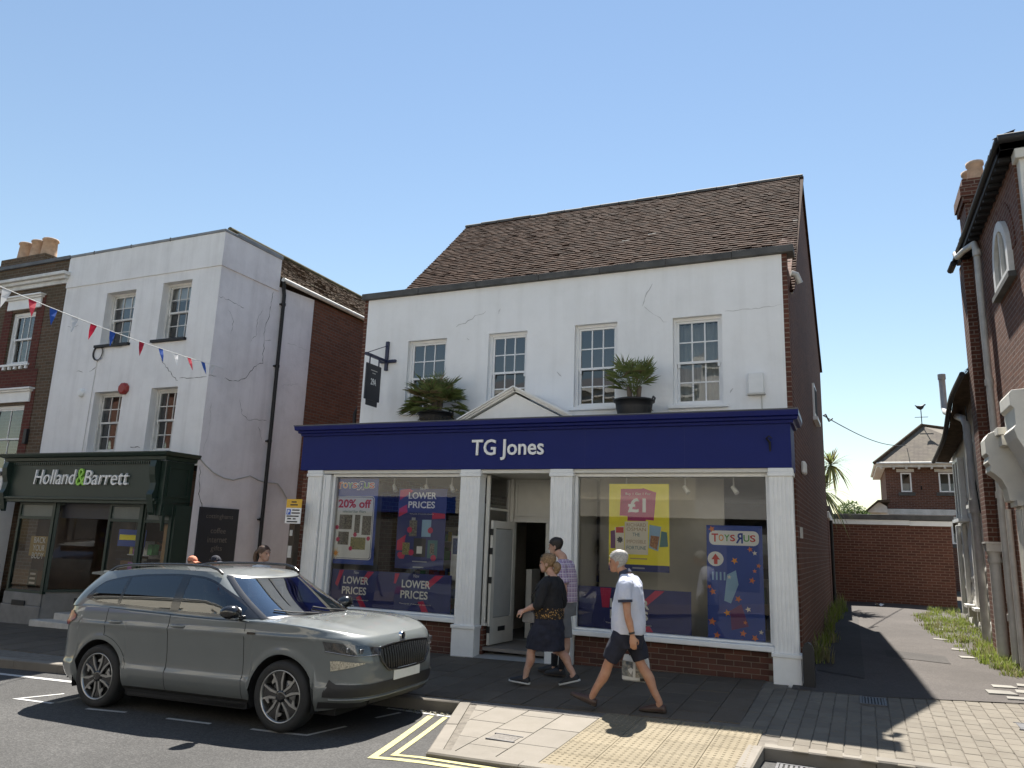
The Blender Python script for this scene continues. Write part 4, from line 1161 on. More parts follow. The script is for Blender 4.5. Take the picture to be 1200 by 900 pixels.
D.poly([(.665, .27), (.68, .53), (.87, .51), (.82, .235)], 'p_lblue', 'book', 2); D.poly([(.68, .29), (.70, .41), (.84, .40), (.80, .25)], 'pic_red', 'book', 3)
D.poly([(.84, .28), (.87, .46), (.96, .45), (.98, .29)], 'p_teal', 'book', 1)
D.rect(.36, .64, .135, .15, 'p_tan', 'print', 2); D.rect(.40, .60, .03, .045, 'p_grey', 'print', 2)
E_ = Poster('poster', 'low navy strip poster along the bottom of the right window', -3.70, -2.03, .44, 1.07, 'p_navy')
shards(E_, [[(.24, .55), (.22, .98), (.32, .98), (.30, .55)], [(.58, .70), (.70, .98), (.78, .98), (.62, .62)], [(.60, .02), (.57, .15), (.65, .22), (.70, .02)]], 'p_pink')
E_.text('New', .45, .86, .07, 'p_white', h=.07); E_.text('LOWER', .48, .66, .34, 'p_white', h=.2, offset=.004); E_.text('PRICES', .475, .42, .33, 'p_white', h=.2, offset=.004); E_.text('Thousands of everyday essentials', .47, .22, .4, 'p_white', h=.045)
Fp = Poster('poster', 'tall royal blue toy poster with orange stars at the right end of the window', -1.81, -1.07, .42, 1.985, 'p_blue')
Fp.rrect(.05, .94, .83, .955, 'p_white', .07, lv=1); toy_logo(Fp, .5, .893, .82, .07, False, 3)
Fp.poly([(.16 + .145 * math.cos(a), .71 + .063 * math.sin(a)) for a in frange(0, 2 * PI, 20)[:-1]], 'p_white', 'roundel', 1)
Fp.poly([(.13, .665), (.13, .705), (.085, .705), (.16, .755), (.24, .705), (.195, .705), (.195, .665)], 'p_red', 'arrow', 3)
for u, v, r_, m in ((.1, .965, .05, 'p_star'), (.86, .77, .035, 'p_cream'), (.78, .80, .04, 'p_star'), (.92, .665, .035, 'p_star'), (.85, .62, .03, 'p_star'), (.10, .43, .05, 'p_star'), (.04, .47, .035, 'p_star'), (.80, .54, .045, 'p_star'), (.08, .18, .06, 'p_star'), (.93, .12, .035, 'p_cream'), (.62, .10, .05, 'p_star'), (.82, .07, .05, 'p_star'), (.16, .07, .05, 'p_star'), (.4, .56, .03, 'p_cream'), (.55, .38, .05, 'p_star'), (.72, .30, .04, 'p_cream'), (.35, .26, .05, 'p_orange'), (.5, .7, .05, 'p_orange'), (.66, .19, .03, 'p_star')): Fp.star(u, v, r_, m, rot=rnd.uniform(0, 2))
Fp.poly([(0, 0), (1, 0), (1, .03), (.6, .05), (.3, .03), (0, .045)], 'p_star', 'print', 1)
for k in range(4): Fp.rect(.09 + k * .07, .12 + k * .07, .53, .60, 'p_lblue', 'print', 1)
Fp.poly([(.3, .36), (.36, .58), (.52, .62), (.56, .50), (.42, .34)], 'p_lblue', 'print', 1); Fp.poly([(.42, .12), (.40, .28), (.60, .34), (.72, .16)], 'p_purple', 'print', 1)
# ================================================================ WHITE THREE STOREY BUILDING WITH THE GREEN SHOPFRONT
hb = thing('corner_building', 'tall cracked white rendered building with dark green shopfront and flat parapet', 'shop', (-13, 11, -.25))
HX, HY = -11.65, 11.0
F = front(HY)
side = lambda u, w_, z: (HX - w_, u, z)
HW = [(-15.0, -14.08, 5.58, 6.80), (-13.27, -12.43, 5.57, 6.85), (-14.92, -14.05, 3.2, 4.52), (-13.2, -12.45, 3.2, 4.53)]
b = MB(); wall_holes(b, -16.42, HX, 2.9, 7.06, HW, F, .2)
FB = lambda u, w_, z: (u, HY - .025 + w_, z)
b.quad(FB(-16.42, 0, 7.06), FB(HX + .025, 0, 7.06), FB(HX + .025, 0, 7.80), FB(-16.42, 0, 7.80))
b.quad(FB(-16.42, 0, 7.06), FB(-16.42, .025, 7.06), FB(HX + .025, .025, 7.06), FB(HX + .025, 0, 7.06))
b.quad((-16.42, HY + .3, 7.8), (HX, HY + .3, 7.8), (HX, HY + .3, 6.5), (-16.42, HY + .3, 6.5))
part('wall', b, MT['stucco_hb'], hb)
b = MB()
b.quad(side(11.0, 0, -.6), side(14.0, 0, -.6), side(14.0, 0, 7.25), side(11.0, 0, 7.06))
SB = lambda u, w_, z: (HX + .025 - w_, u, z)
b.quad(SB(HY - .025, 0, 7.06), SB(12.72, 0, 7.06), SB(12.72, 0, 7.84), SB(HY - .025, 0, 7.80)); b.quad(SB(12.72, 0, 7.06), SB(12.72, .3, 7.06), SB(12.72, .3, 7.84), SB(12.72, 0, 7.84))
b.quad(SB(HY - .025, 0, 7.06), SB(HY, .025, 7.06), SB(12.72, .025, 7.06), SB(12.72, 0, 7.06))
part('side_wall', b, MT['stucco_side'], hb)
b = MB(); b.quad(side(14.0, -.012, -.6), side(19.5, -.012, -.6), side(19.5, -.012, 7.3), side(14.0, -.012, 7.25)); b.quad(side(14.0, -.012, -.6), side(14.0, .1, -.6), side(14.0, .1, 7.25), side(14.0, -.012, 7.25))
b.quad((HX, 19.5, -.5), (-17, 19.5, -.5), (-17, 19.5, 7.3), (HX, 19.5, 7.3))
part('brick_side_wall', b, MT['brick_hb'], hb)
b = MB()
b.box(-16.42, HX + .04, HY - .045, HY + .33, 7.802, 7.86)
part('parapet_flashing', b, MT['lead_flash'], hb, .008)
b = MB(); b.box(HX - .3, HX + .045, HY + .335, 12.74, 7.806, 7.90); part('parapet_flashing', b, MT['lead_flash'], hb, .008)
for x in (-15.6, -14.4, -13.2): 
    b = MB(); b.box(x - .01, x + .01, HY - .05, HY - .03, 7.79, 7.87); part('flashing_joint', b, MT['coping'], hb)
for k, q in enumerate(HW):
    sash(hb, F, *q, .17, gt='glass_sash', gb='glass_sash', split=.5 if k else .5, fm='old_white', box=.045, fw=.04, backing=.9)
    b = MB(); b.box(q[0] - .10, q[1] + .04, HY - .07, HY + .165, q[2] - .06, q[2] - .002); part('slate_sill', b, MT['black_iron'] if k < 2 else MT['coping'], hb, .005)
# roof behind with gutter
ang = math.radians(39)
P0 = Vector((HX + .06, 12.75, 7.36)); V = Vector((-math.cos(ang), 0, math.sin(ang)))
b = MB(); e0, e1 = P0 - Vector((0, 0, .03)), P0 + V * 2.3 - Vector((0, 0, .03))
b.quad((e0.x, 12.74, e0.z), (e0.x, 19.6, e0.z), (e1.x, 19.6, e1.z), (e1.x, 12.74, e1.z)); b.quad((e1.x, 12.74, e1.z), (e1.x, 19.6, e1.z), (e1.x - 1.8, 19.6, e0.z), (e1.x - 1.8, 12.74, e0.z))
part('roof', b, OTILES[1], hb)
tiled_roof(hb, P0, (0, 1, 0), V, 40, 22, .17, .1, OTILES, 0, None, .006)
b = MB(); b.tube([(e1.x, 12.74, e1.z + .03), (e1.x, 19.6, e1.z + .03)], .08, 8); part('ridge', b, OTILES[3], hb)
b = MB(); b.tube([(HX + .10, 12.74, 7.33), (HX + .10, 19.5, 7.33)], .055, 8); part('gutter', b, MT['old_white'], hb)
b = MB(); b.tube([(HX + .1, 12.76, 7.30), (HX + .06, 12.84, 7.12), (HX + .06, 12.87, 7.0), (HX + .06, 12.9, -.3)], .042, 10)
dp = part('drainpipe', b, MT['black_iron'], hb)
for z in (6.75, 5.3, 3.6, 1.9):
    b = MB(); b.tube([(HX + .06, 12.875, z), (HX + .06, 12.875, z + .06)], .052, 10); b.box(HX, HX + .05, 12.80, 12.95, z + .01, z + .04); part('bracket', b, MT['black_iron'], dp)
for k, (pts, wd, m) in enumerate((([(11.01, 6.41), (11.75, 6.36)], .012, 'crack_dark'), ([(12.56, 6.98), (12.51, 6.41), (12.41, 6.09), (12.44, 5.85), (12.46, 5.32), (12.22, 5.17), (12.04, 4.89), (11.84, 4.76), (11.42, 4.74)], .016, 'crack_dark'), ([(12.46, 5.83), (12.66, 5.88)], .01, 'crack_dark'), ([(13.14, 5.96), (13.9, 5.97)], .009, 'crack_soft'), ([(13.15, 4.93), (13.72, 5.1)], .009, 'crack_soft'), ([(11.93, 4.36), (12.0, 4.1), (12.2, 4.01), (12.78, 4.08)], .011, 'crack_dark'), ([(11.3, 6.2), (11.5, 6.0), (11.45, 5.7)], .008, 'crack_dark'), ([(12.3, 6.5), (12.15, 6.2), (12.2, 5.9), (12.05, 5.7)], .008, 'crack_dark'), ([(11.2, 4.74), (11.0, 4.72)], .02, 'crack_dark'), ([(11.15, 4.2), (11.2, 3.6), (11.1, 3.2)], .01, 'crack_soft'), ([(12.55, 3.9), (12.7, 3.6)], .01, 'crack_dark'), ([(11.3, 1.9), (11.12, 2.4), (11.06, 2.9)], .02, 'crack_dark'))):
    crack(hb, side, pts, wd, m, k + 20)
for k, (pts, wd) in enumerate((([(-13.04, 5.16), (-12.78, 4.87), (-12.47, 4.65)], .016), ([(-12.45, 4.69), (-12.03, 4.69), (-11.69, 4.69)], .014), ([(-15.2, 5.0), (-15.0, 5.1)], .015), ([(-15.6, 5.05), (-15.4, 5.0)], .01), ([(-13.6, 3.3), (-13.3, 3.28)], .02), ([(-16.2, 6.1), (-15.8, 6.12)], .008))):
    crack(hb, F, pts, wd, 'crack_dark', k + 50)
b = MB(); b.tube([side(a, -.012, c) for a, c in ((10.96, 3.09), (11.2, 2.92), (11.42, 2.8), (11.7, 2.72), (11.97, 2.7), (12.2, 2.76), (12.44, 2.83), (12.7, 2.76), (12.91, 2.73), (13.32, 2.74), (13.5, 2.6), (13.69, 2.41))], .011, 6); part('cable', b, MT['pipe_grey'], hb)
# alarm boxes and cable coil on the front wall
b = MB(); b.loft([[(-13.99 + .13 * s_ * math.cos(PI / 8 + k * PI / 4), y, 4.55 + .13 * s_ * math.sin(PI / 8 + k * PI / 4)) for k in range(8)] for s_, y in ((1, HY - .002), (1, HY - .07), (.75, HY - .1))], smooth=False); part('alarm_box', b, mat('alarm_red', (.28, .025, .02), .4, .1, 4), hb, label='red octagonal alarm box')
b = MB(); b.loft([[(-15.31 + .085 * s_ * math.cos(k * PI / 6), y, 4.52 + .095 * s_ * math.sin(k * PI / 6)) for k in range(12)] for s_, y in ((1, HY - .002), (1, HY - .06), (.7, HY - .09))], smooth=False); part('alarm_box', b, MT['sign_white'], hb, label='white round alarm box')
b = MB()
for q in range(3): b.tube([(-14.98 + (.135 + .008 * q) * math.cos(a), HY - .02 - .008 * q, 5.40 + (.15 + .008 * q) * math.sin(a)) for a in frange(0, 2 * PI, 20)], .008, 6, cap=False)
part('cable_coil', b, MT['black_plastic'], hb)
b = MB(); b.tube([(-14.98, HY - .015, 5.25), (-15.0, HY - .015, 4.4), (-15.02, HY - .015, 3.2)], .006, 5); b.tube([(-14.9, HY - .02, 5.53), (-14.3, HY - .02, 5.50), (-14.1, HY - .02, 5.54)], .008, 5); part('cable', b, MT['pipe_grey'], hb)

# ---------------------------------------------------------------- green shopfront
GY = 10.3
def gbox(*a): return MB().box(*a)
part('fascia', gbox(-16.30, -11.86, GY, GY + .05, 2.21, 2.93), MT['green_fascia'], hb, .004)
b = MB(); P = [(0, 2.93), (.05, 2.94), (.06, 3.0), (.12, 3.02), (.15, 3.07), (.15, 3.09), (0, 3.10)]
rl = [(-16.32 - d, HY, z) for d, z in P]; cl = [(-16.32 - d, GY - d, z) for d, z in P]; cr = [(-11.72 + d, GY - d, z) for d, z in P]; rr = [(-11.72 + d, HY, z) for d, z in P]
b.loft([rl, cl, cr, rr], smooth=False); part('cornice', b, MT['green_fascia'], hb, fix=True)
for i in range(70):
    x = -16.2 + i * .0615
    if i == 0: dm = gbox(-.017, .017, -.03, 0, -.025, .025).mesh('dentil', MT['green_fascia'])
    piece('dentil', dm, hb, (x, GY - .001, 2.885))
b = MB(); b.box(-16.36, -11.80, GY - .05, GY + .4, 2.10, 2.16); b.box(-16.36, -11.80, GY - .09, GY + .4, 2.161, 2.209); part('lower_moulding', b, MT['green_fascia'], hb, .006)
part('return_panel', gbox(-11.86, -11.72, GY + .02, HY - .01, 1.9, 2.93), MT['green_fascia'], hb, .006)
part('return_frame', MB().box(-11.719, -11.70, GY + .1, HY - .1, 2.25, 2.29).box(-11.719, -11.70, GY + .1, HY - .1, 2.80, 2.84).box(-11.719, -11.70, GY + .1, GY + .14, 2.291, 2.799).box(-11.719, -11.70, HY - .14, HY - .1, 2.291, 2.799), MT['green_fascia'], hb)
def console(x):
    c = MB(); pr_ = [(0, 2.92), (.10, 2.92), (.13, 2.80), (.11, 2.65), (.06, 2.5), (.08, 2.36), (.12, 2.28), (.10, 2.2), (.04, 1.95), (0, 1.9)]
    c.prism(pr_, lambda d, z, x_: (x_, GY - d, z), x, x + .15)
    part('console', c, MT['green_fascia'], hb, .006)
console(-11.99); console(-16.30)
LW = lettering('Holland', .3, (-14.73, GY - .025, 2.61), MT['sign_white'], hb, width=1.25, height=.30, extrude=.02, name='sign_lettering', shear=.12, offset=-.001)
LW = lettering('Barrett', .3, (-13.23, GY - .025, 2.60), MT['sign_white'], hb, width=1.23, height=.29, extrude=.02, name='sign_lettering', shear=.12, offset=-.001)
lettering('&', .3, (-13.955, GY - .025, 2.61), mat('sign_green', (.30, .62, .08), .4, .05, 4), hb, width=.25, height=.34, extrude=.02, name='sign_ampersand', shear=.05)
# masonry base, steps, windows
mat('grey_stone', (.20, .195, .185), .75, .2, 3, .2, 40)
b = MB(); b.box(-15.92, -14.72, 10.36, 10.9, -.7, .06); b.box(-15.90, -14.74, 10.38, 10.9, .065, .30); part('stall_riser', b, MT['grey_stone'], hb, .01)
def strip2(a, c, z0, z1, th=.1):      # upright panel between two plan points
    a, c = Vector(a), Vector(c); n_ = Vector((-(c - a).y, (c - a).x)).normalized() * th
    return lambda b: b.prism([(a.x, a.y), (c.x, c.y), (c.x + n_.x, c.y + n_.y), (a.x + n_.x, a.y + n_.y)], lambda u, v, w_: (u, v, w_), z0, z1)
EN0, EN1 = (-14.72, 10.4), (-13.85, 11.7)
b = MB(); strip2(EN0, EN1, -.6, .34)(b); part('stall_riser', b, MT['grey_stone'], hb)
b = MB(); strip2((-13.15, 11.7), (-13.15, 10.4), -.6, .5)(b); b.box(-13.15, -11.72, 10.42, 10.9, -.6, .50); part('stall_riser', b, MT['grey_stone'], hb)
part('vent', gbox(-15.57, -15.17, 10.35, 10.362, .05, .15), MT['black_iron'], hb)
b = MB(); f_ = lambda t, o: (lerp(EN0[0], EN1[0], t) + .0 + o, lerp(EN0[1], EN1[1], t) - o * .6)
b.quad((*f_(.35, .01), .08), (*f_(.7, .01), .08), (*f_(.7, .01), .22), (*f_(.35, .01), .22)); part('vent', b, MT['black_iron'], hb)
part('step', gbox(-14.75, -12.9, 10.22, 10.6, -.55, -.17), MT['stone_step'], hb, .012); part('step', gbox(-14.45, -13.1, 10.5, 11.0, -.5, -.04), MT['stone_step'], hb, .012)
part('entrance_floor', gbox(-15.9, -11.7, 11.0, 15.0, -.3, .08), MT['interior_floor'], hb)
def glazing(a, c, z0, z1, zt=None, top=2.10, m='glass_shop', name='shop_window', fr_=.06):
    """framed pane between two plan points with an optional transom light"""
    a, c = Vector(a), Vector(c); d = (c - a).normalized(); L = (c - a).length; n_ = Vector((-d.y, d.x))
    pt = lambda u, w_, z: (a.x + d.x * u + n_.x * w_, a.y + d.y * u + n_.y * w_, z)
    f = MB(); fbox(f, pt, 0, fr_, -.03, .05, z0, top); fbox(f, pt, L - fr_, L, -.03, .05, z0, top); fbox(f, pt, fr_, L - fr_, -.03, .05, z0, z0 + .05); fbox(f, pt, fr_, L - fr_, -.03, .05, top - .05, top)
    if zt: fbox(f, pt, fr_, L - fr_, -.03, .05, zt - .03, zt + .03)
    o = part(name, f, MT['green_fascia'], hb, .004)
    g = MB(); g.quad(pt(fr_, 0, z0 + .05), pt(L - fr_, 0, z0 + .05), pt(L - fr_, 0, (zt or top) - .03), pt(fr_, 0, (zt or top) - .03)); part('pane', g, MT[m], o)
    if zt: g = MB(); fbox(g, pt, fr_, L - fr_, .0, .01, zt + .03, top - .05); part('transom_panel', g, mat('grey_green', (.10, .12, .11), .3, .1, 4), o)
    return o
glazing((-15.86, 10.42), (-14.74, 10.42), .30, 2.1, 1.79); glazing(EN0, EN1, .34, 2.1)
glazing((-13.17, 10.42), (-12.27, 10.42), .50, 2.1, 1.79); glazing((-12.26, 10.42), (-11.72, 10.62), .50, 2.1, 1.79)
part('corner_post', gbox(-14.78, -14.70, 10.36, 10.44, .3, 2.1), MT['green_fascia'], hb); part('corner_post', gbox(-12.31, -12.22, 10.36, 10.44, .5, 2.1), MT['green_fascia'], hb)
part('end_post', gbox(-11.80, -11.655, 10.62, 10.99, -.5, 2.1), MT['green_fascia'], hb)
b = MB(); arc = [(-11.72 - .5 + .5 * math.sin(a), 1.62 + .48 * math.cos(a)) for a in frange(0, PI / 2, 8)]
b.prism(arc + [(-11.70, 1.62), (-11.70, 2.1), (-12.22, 2.1)], lambda u, v, w_: (u, w_, v), 10.36, 10.42); part('arch_bracket', b, MT['green_fascia'], hb, fix=True)
part('entrance_head', gbox(-14.72, -13.17, 10.5, 10.54, 1.80, 2.1), MT['sign_black'], hb)
# interior
b = MB(); b.quad((-15.95, 15, -.3), (-11.7, 15, -.3), (-11.7, 15, 2.6), (-15.95, 15, 2.6)); b.quad((-15.95, 10.9, -.3), (-15.95, 15, -.3), (-15.95, 15, 2.6), (-15.95, 10.9, 2.6)); b.quad((-11.75, 11, -.3), (-11.75, 15, -.3), (-11.75, 15, 2.6), (-11.75, 11, 2.6)); b.quad((-15.95, 10.4, 2.12), (-11.7, 10.4, 2.12), (-11.7, 15, 2.5), (-15.95, 15, 2.5))
part('inner_wall', b, mat('hb_inside', (.16, .10, .07), .8, .2, 2), hb)
t = thing('counter', 'plain wooden counter inside the health shop entrance', 'counter', (-14, 12.2, .08))
mat('plywood', (.34, .22, .12), .55, .15, 5)
part('front_panel', gbox(-14.75, -13.9, 12.1, 12.13, .08, .95), MT['plywood'], t); part('top', gbox(-14.8, -13.85, 12.0, 12.6, .951, .98), MT['sign_black'], t)
t = thing('display_board', 'pale display board on the back wall of the health shop', 'board', (-14.2, 14.9, .9)); part('sheet', gbox(-14.6, -13.7, 14.93, 14.96, .6, 2.2), mat('board_dim', (.22, .21, .16), .8, .1, 3), t)
part('frame', MB().box(-14.63, -14.6, 14.92, 14.965, .6, 2.2).box(-13.7, -13.67, 14.92, 14.965, .6, 2.2), MT['timber_brown'], t)
t = thing('window_poster', 'yellow and white BACK YOUR BODY poster in the left green window', 'poster', (-15.2, 10.5, .9))
part('sheet', gbox(-15.5, -14.86, 10.50, 10.504, 1.02, 1.42), mat('poster_gold', (.34, .24, .08), .6, .2, 5), t)
for k, tx in enumerate(('BACK', 'YOUR', 'BODY')): lettering(tx, .1, (-15.2, 10.49, 1.34 - k * .155), MT['sign_white'], t, width=.36, height=.12, extrude=.001)
t = thing('window_notice', 'small dark green notice low in the left green window', 'notice', (-15.3, 10.55, .35)); part('sheet', gbox(-15.47, -15.2, 10.55, 10.555, .42, .75), MT['green_fascia'], t)
for k in range(3): part('print', gbox(-15.42, -15.25, 10.546, 10.549, .64 - k * .09, .68 - k * .09), MT['pipe_grey'], t)
t = thing('window_banner', 'blue and yellow banner across the top of the right green window', 'banner', (-12.7, 10.6, 1.5)); part('sheet', gbox(-13.08, -12.33, 10.6, 10.605, 1.30, 1.62), MT['p_blue'], t); part('print', gbox(-13.04, -12.6, 10.594, 10.598, 1.42, 1.52), MT['p_yellow'], t)
def stock(x0, x1, y, label):
    t = thing('display_shelf', label, 'shelves', ((x0 + x1) / 2, y, .5)); g = MB()
    for k, z in enumerate((.52, .85, 1.15)):
        part('shelf', gbox(x0, x1, y, y + .3, z - .02, z), MT['shelf_white'], t); x = x0
        while x < x1 - .1:
            w_ = rnd.uniform(.05, .12); g.box(x, x + w_, y + .04, y + .2, z + .001, z + rnd.uniform(.12, .26), rnd.randrange(7)); x += w_ + .015
    o = part('goods', g, PC, t); o['kind'] = 'stuff'
stock(-12.95, -12.35, 10.75, 'shelf of packets in the right green window under the banner'); stock(-12.15, -11.85, 10.85, 'narrow shelf of packets in the angled end window')
part('inner_panel', gbox(-12.05, -11.85, 10.75, 10.76, .6, 1.75), MT['plywood'], hb)
# blackboard sign on the side wall
t = thing('cafe_sign', 'black wall sign with faint grey coffee, internet and gifts lettering', 'sign', (HX, 11.7, 1.04))
part('board', gbox(HX + .002, HX + .03, 11.17, 12.22, 1.02, 2.11), MT['sign_black'], t, .004)
mat('sign_dim', (.16, .14, .12), .6, .2, 4)
for tx, z, w_, h in (('cottinghams', 1.93, .72, .12), ('coffee', 1.66, .40, .11), ('internet', 1.48, .52, .11), ('gifts', 1.30, .30, .13)): lettering(tx, .1, (HX + .033, 11.7, z), MT['sign_dim'], t, width=w_, height=h, extrude=.001, right=(0, 1, 0))
part('print', gbox(HX + .0305, HX + .033, 11.55, 11.85, 1.08, 1.10), MT['sign_dim'], t)

# ================================================================ BROWN BRICK BUILDING AT THE LEFT EDGE
lb = thing('brick_building', 'brown brick building with white cornice and chimney at the left edge', 'building', (-19, 11, -.3))
LWN = [(-18.25, -17.36, 5.33, 6.62), (-18.4, -17.2, 2.8, 4.34), (-21.2, -20.3, 5.33, 6.62), (-21.3, -20.1, 2.8, 4.34)]
b = MB(); wall_holes(b, -25, -16.44, 2.7, 7.78, LWN, F, .12); b.box(-25, -16.44, 11.3, 18, -.5, 7.7); part('wall', b, MT['brick_left'], lb)
b = MB(); 
for q in LWN: b.box(q[1] + .0, q[1] + .28, HY - .012, HY, q[2] - .25, q[3] + .35); b.box(q[0] - .28, q[0], HY - .012, HY, q[2] - .25, q[3] + .35)
b.box(-25, -16.95, HY - .013, HY - .001, 4.76, 5.18); part('red_brick_dressing', b, brick('brick_red', (.14, .04, .03), (.10, .03, .024), (.13, .08, .06), .3), lb)
for q in LWN:
    sash(lb, F, *q, .07, cols=3 if q[3] > 5 else 2, rt=1, rb=1, gt='glass_plain', gb='glass_plain', sill=1, fm='white_paint')
    b = MB(); b.box(q[0] - .16, q[1] + .16, HY - .05, HY - .001, q[3] + .06, q[3] + .30); b.box(q[0] - .22, q[1] + .22, HY - .10, HY - .001, q[3] + .301, q[3] + .345); b.box(q[0] - .26, q[1] + .26, HY - .15, HY - .001, q[3] + .3451, q[3] + .385); part('lintel', b, MT['white_paint'], lb, .006)
    for k in range(5):
        x = lerp(q[0], q[1], (k + .2) / 4.4); part('sill_block', gbox(x, x + .07, HY - .05, HY - .001, q[2] - .13, q[2] - .06), MT['white_paint'], lb)
b = MB(); b.box(-25, -16.40, HY - .06, HY - .001, 7.18, 7.28); b.box(-25, -16.36, HY - .13, HY - .001, 7.281, 7.36); b.box(-25, -16.32, HY - .20, HY - .001, 7.361, 7.44); part('cornice', b, MT['old_white'], lb, .01)
part('parapet_cap', gbox(-25, -16.40, HY - .06, HY + .3, 7.78, 7.87), MT['lead'], lb, .01)
ch = part('chimney', MB().box(-24.4, -22.2, 14.0, 14.9, 7.5, 9.45).box(-24.45, -22.15, 13.95, 14.95, 9.451, 9.60).box(-24.35, -22.25, 14.05, 14.85, 9.601, 9.85), MT['brick_left'], lb)
for x in (-23.75, -23.15, -22.62):
    b = MB(); b.lathe([(.24, 9.851), (.225, 10.0), (.20, 10.38), (.235, 10.40), (.24, 10.45), (.22, 10.47), (.18, 10.47), (.17, 10.2)], (x, 14.4, 0), 12, cap=False); part('chimney_pot', b, MT['terracotta'], ch)
part('wall_box', gbox(-16.98, -16.88, HY - .08, HY - .001, 3.42, 3.76), MT['black_plastic'], lb, .01)
b = MB(); b.box(-25, -16.9, 10.55, 10.99, 2.68, 2.76); part('shop_cornice', b, MT['sign_black'], lb, .01)
b = MB(); b.box(-25, -16.95, 10.62, 10.99, 2.25, 2.679); b.box(-17.25, -16.95, 10.65, 10.99, -.6, 2.249); part('shop_frame', b, MT['white_paint'], lb, .01)
b = MB(); arc = [(-17.25 - .6 + .6 * math.sin(a), 1.5 + .74 * math.cos(a)) for a in frange(0, PI / 2, 8)]
b.prism(arc + [(-17.25, 2.249), (-17.85, 2.249)], lambda u, v, w_: (u, w_, v), 10.68, 10.8); part('shop_arch', b, MT['white_paint'], lb, fix=True)
b = MB(); b.box(-24, -17.26, 10.75, 10.9, -.6, .25); part('stall_riser', b, MT['black_iron'], lb); part('shop_sill', gbox(-24, -17.26, 10.68, 10.9, .251, .33), MT['white_paint'], lb)
o = part('shop_window', gbox(-24, -17.26, 10.86, 10.88, .33, .38), MT['white_paint'], lb); b = MB(); b.quad((-24, 10.87, .38), (-17.26, 10.87, .38), (-17.26, 10.87, 2.25), (-24, 10.87, 2.25)); part('pane', b, MT['glass_shop'], o)
stock(-18.3, -17.4, 10.95, 'shelf of goods in the shop window at the far left edge')
b = MB(); b.box(-25, -16.9, 11.35, 11.4, -.3, 2.7); part('shop_back', b, MT['dark_void'], lb)

# ================================================================ BUNTING
A_, B_ = Vector((-11.62, 11.32, 4.94)), Vector((-8.5, 3.6, 4.32))
t = thing('bunting', 'string of red, white and blue bunting flags hanging from the white corner building', 'bunting', A_)
Pt = lambda s_: A_ + (Vector((-9.17, 5.31, 4.51)) - A_) * s_ - Vector((0, 0, .10 * math.sin(min(1, s_ / 1.3) * PI)))
b = MB(); b.tube([Pt(s_) for s_ in frange(0, 1.3, 30)], .006, 5); part('string', b, MT['sign_white'], t)
pc('flag_red', (.50, .02, .05), .7); pc('flag_blue', (.03, .10, .42), .7); pc('flag_white', (.72, .72, .72), .7)
for m in ('flag_red', 'flag_blue', 'flag_white'):
    n = MT[m].node_tree; bs = n.nodes['Principled BSDF']; tl = N(n, 'ShaderNodeBsdfTranslucent'); tl.inputs[0].default_value = bs.inputs['Base Color'].default_value
    n.links.new(bs.inputs['Base Color'].links[0].from_socket, tl.inputs[0]); mx = N(n, 'ShaderNodeMixShader'); mx.inputs[0].default_value = .4; n.links.new(bs.outputs[0], mx.inputs[1]); n.links.new(tl.outputs[0], mx.inputs[2]); n.links.new(mx.outputs[0], n.nodes['Material Output'].inputs[0])
for s_, m in ((.977, 'white'), (.905, 'red'), (.839, 'blue'), (.766, 'white'), (.697, 'red'), (.621, 'blue'), (.49, 'red'), (.394, 'blue'), (.31, 'white'), (.231, 'red'), (.142, 'blue'), (.07, 'white'), (1.06, 'blue'), (1.13, 'red')):
    a, c = Pt(s_ - .0125), Pt(s_ + .0125); tw = rnd.uniform(-.06, .06); sw = rnd.uniform(-.05, .05)
    tip = (a + c) / 2 + Vector((tw, tw * .6 + sw, -.235)); mid = (a + c) / 2 + Vector((tw * .2 + .01, sw * .2 + .01, -.10))
    q1 = (a * .55 + tip * .45) + Vector((.012, .0, 0)); q2 = (c * .55 + tip * .45) - Vector((.012, 0, 0))
    b = MB(); b.add([a, c, q2, q1, tip], [(0, 1, 2, 3), (3, 2, 4)]); part('flag', b, MT['flag_' + m], t)
# ================================================================ RIGHT HAND BRICK BUILDING
rb_ = thing('brick_house', 'tall dark red brick house with arched side window and white pipes at the right edge', 'house', (4.5, 13, 0))
RX = 2.28
RS = lambda u, w_, z: (RX + w_, u, z)          # wall facing the alley (-X)
b = MB(); wall_holes(b, 11.15, 15.0, -.3, 7.08, [(11.72, 12.82, 5.55, 5.85)], RS, .12)
b.f = b.f
b.box(RX + .002, 9.0, 11.152, 15.4, 7.0, 7.02)
FR = front(11.15); FH = [(3.2, 4.1, 4.4, 6.1), (5.2, 6.1, 4.4, 6.1), (7.2, 8.1, 4.4, 6.1), (2.9, 5.2, .7, 2.7), (6.5, 8.6, .7, 2.7)]; wall_holes(b, RX, 9, -.3, 7.08, FH, FR, .12)
b.quad((9, 11.15, -.3), (9, 20, -.3), (9, 20, 7.08), (9, 11.15, 7.08))
part('wall', b, MT['brick_right'], rb_)
for q in FH[:3]: sash(rb_, FR, *q, .09, sill=1)
for q in FH[3:]: sash(rb_, FR, *q, .09, cols=3, rt=1, rb=1, split=.7, sill=1)
part('shop_fascia', gbox(2.5, 8.9, 11.02, 11.149, 2.85, 3.4), MT['cream_paint'], rb_, .01)
part('door', gbox(5.45, 6.3, 11.10, 11.149, .0, 2.3), MT['green_fascia'], rb_, .006)
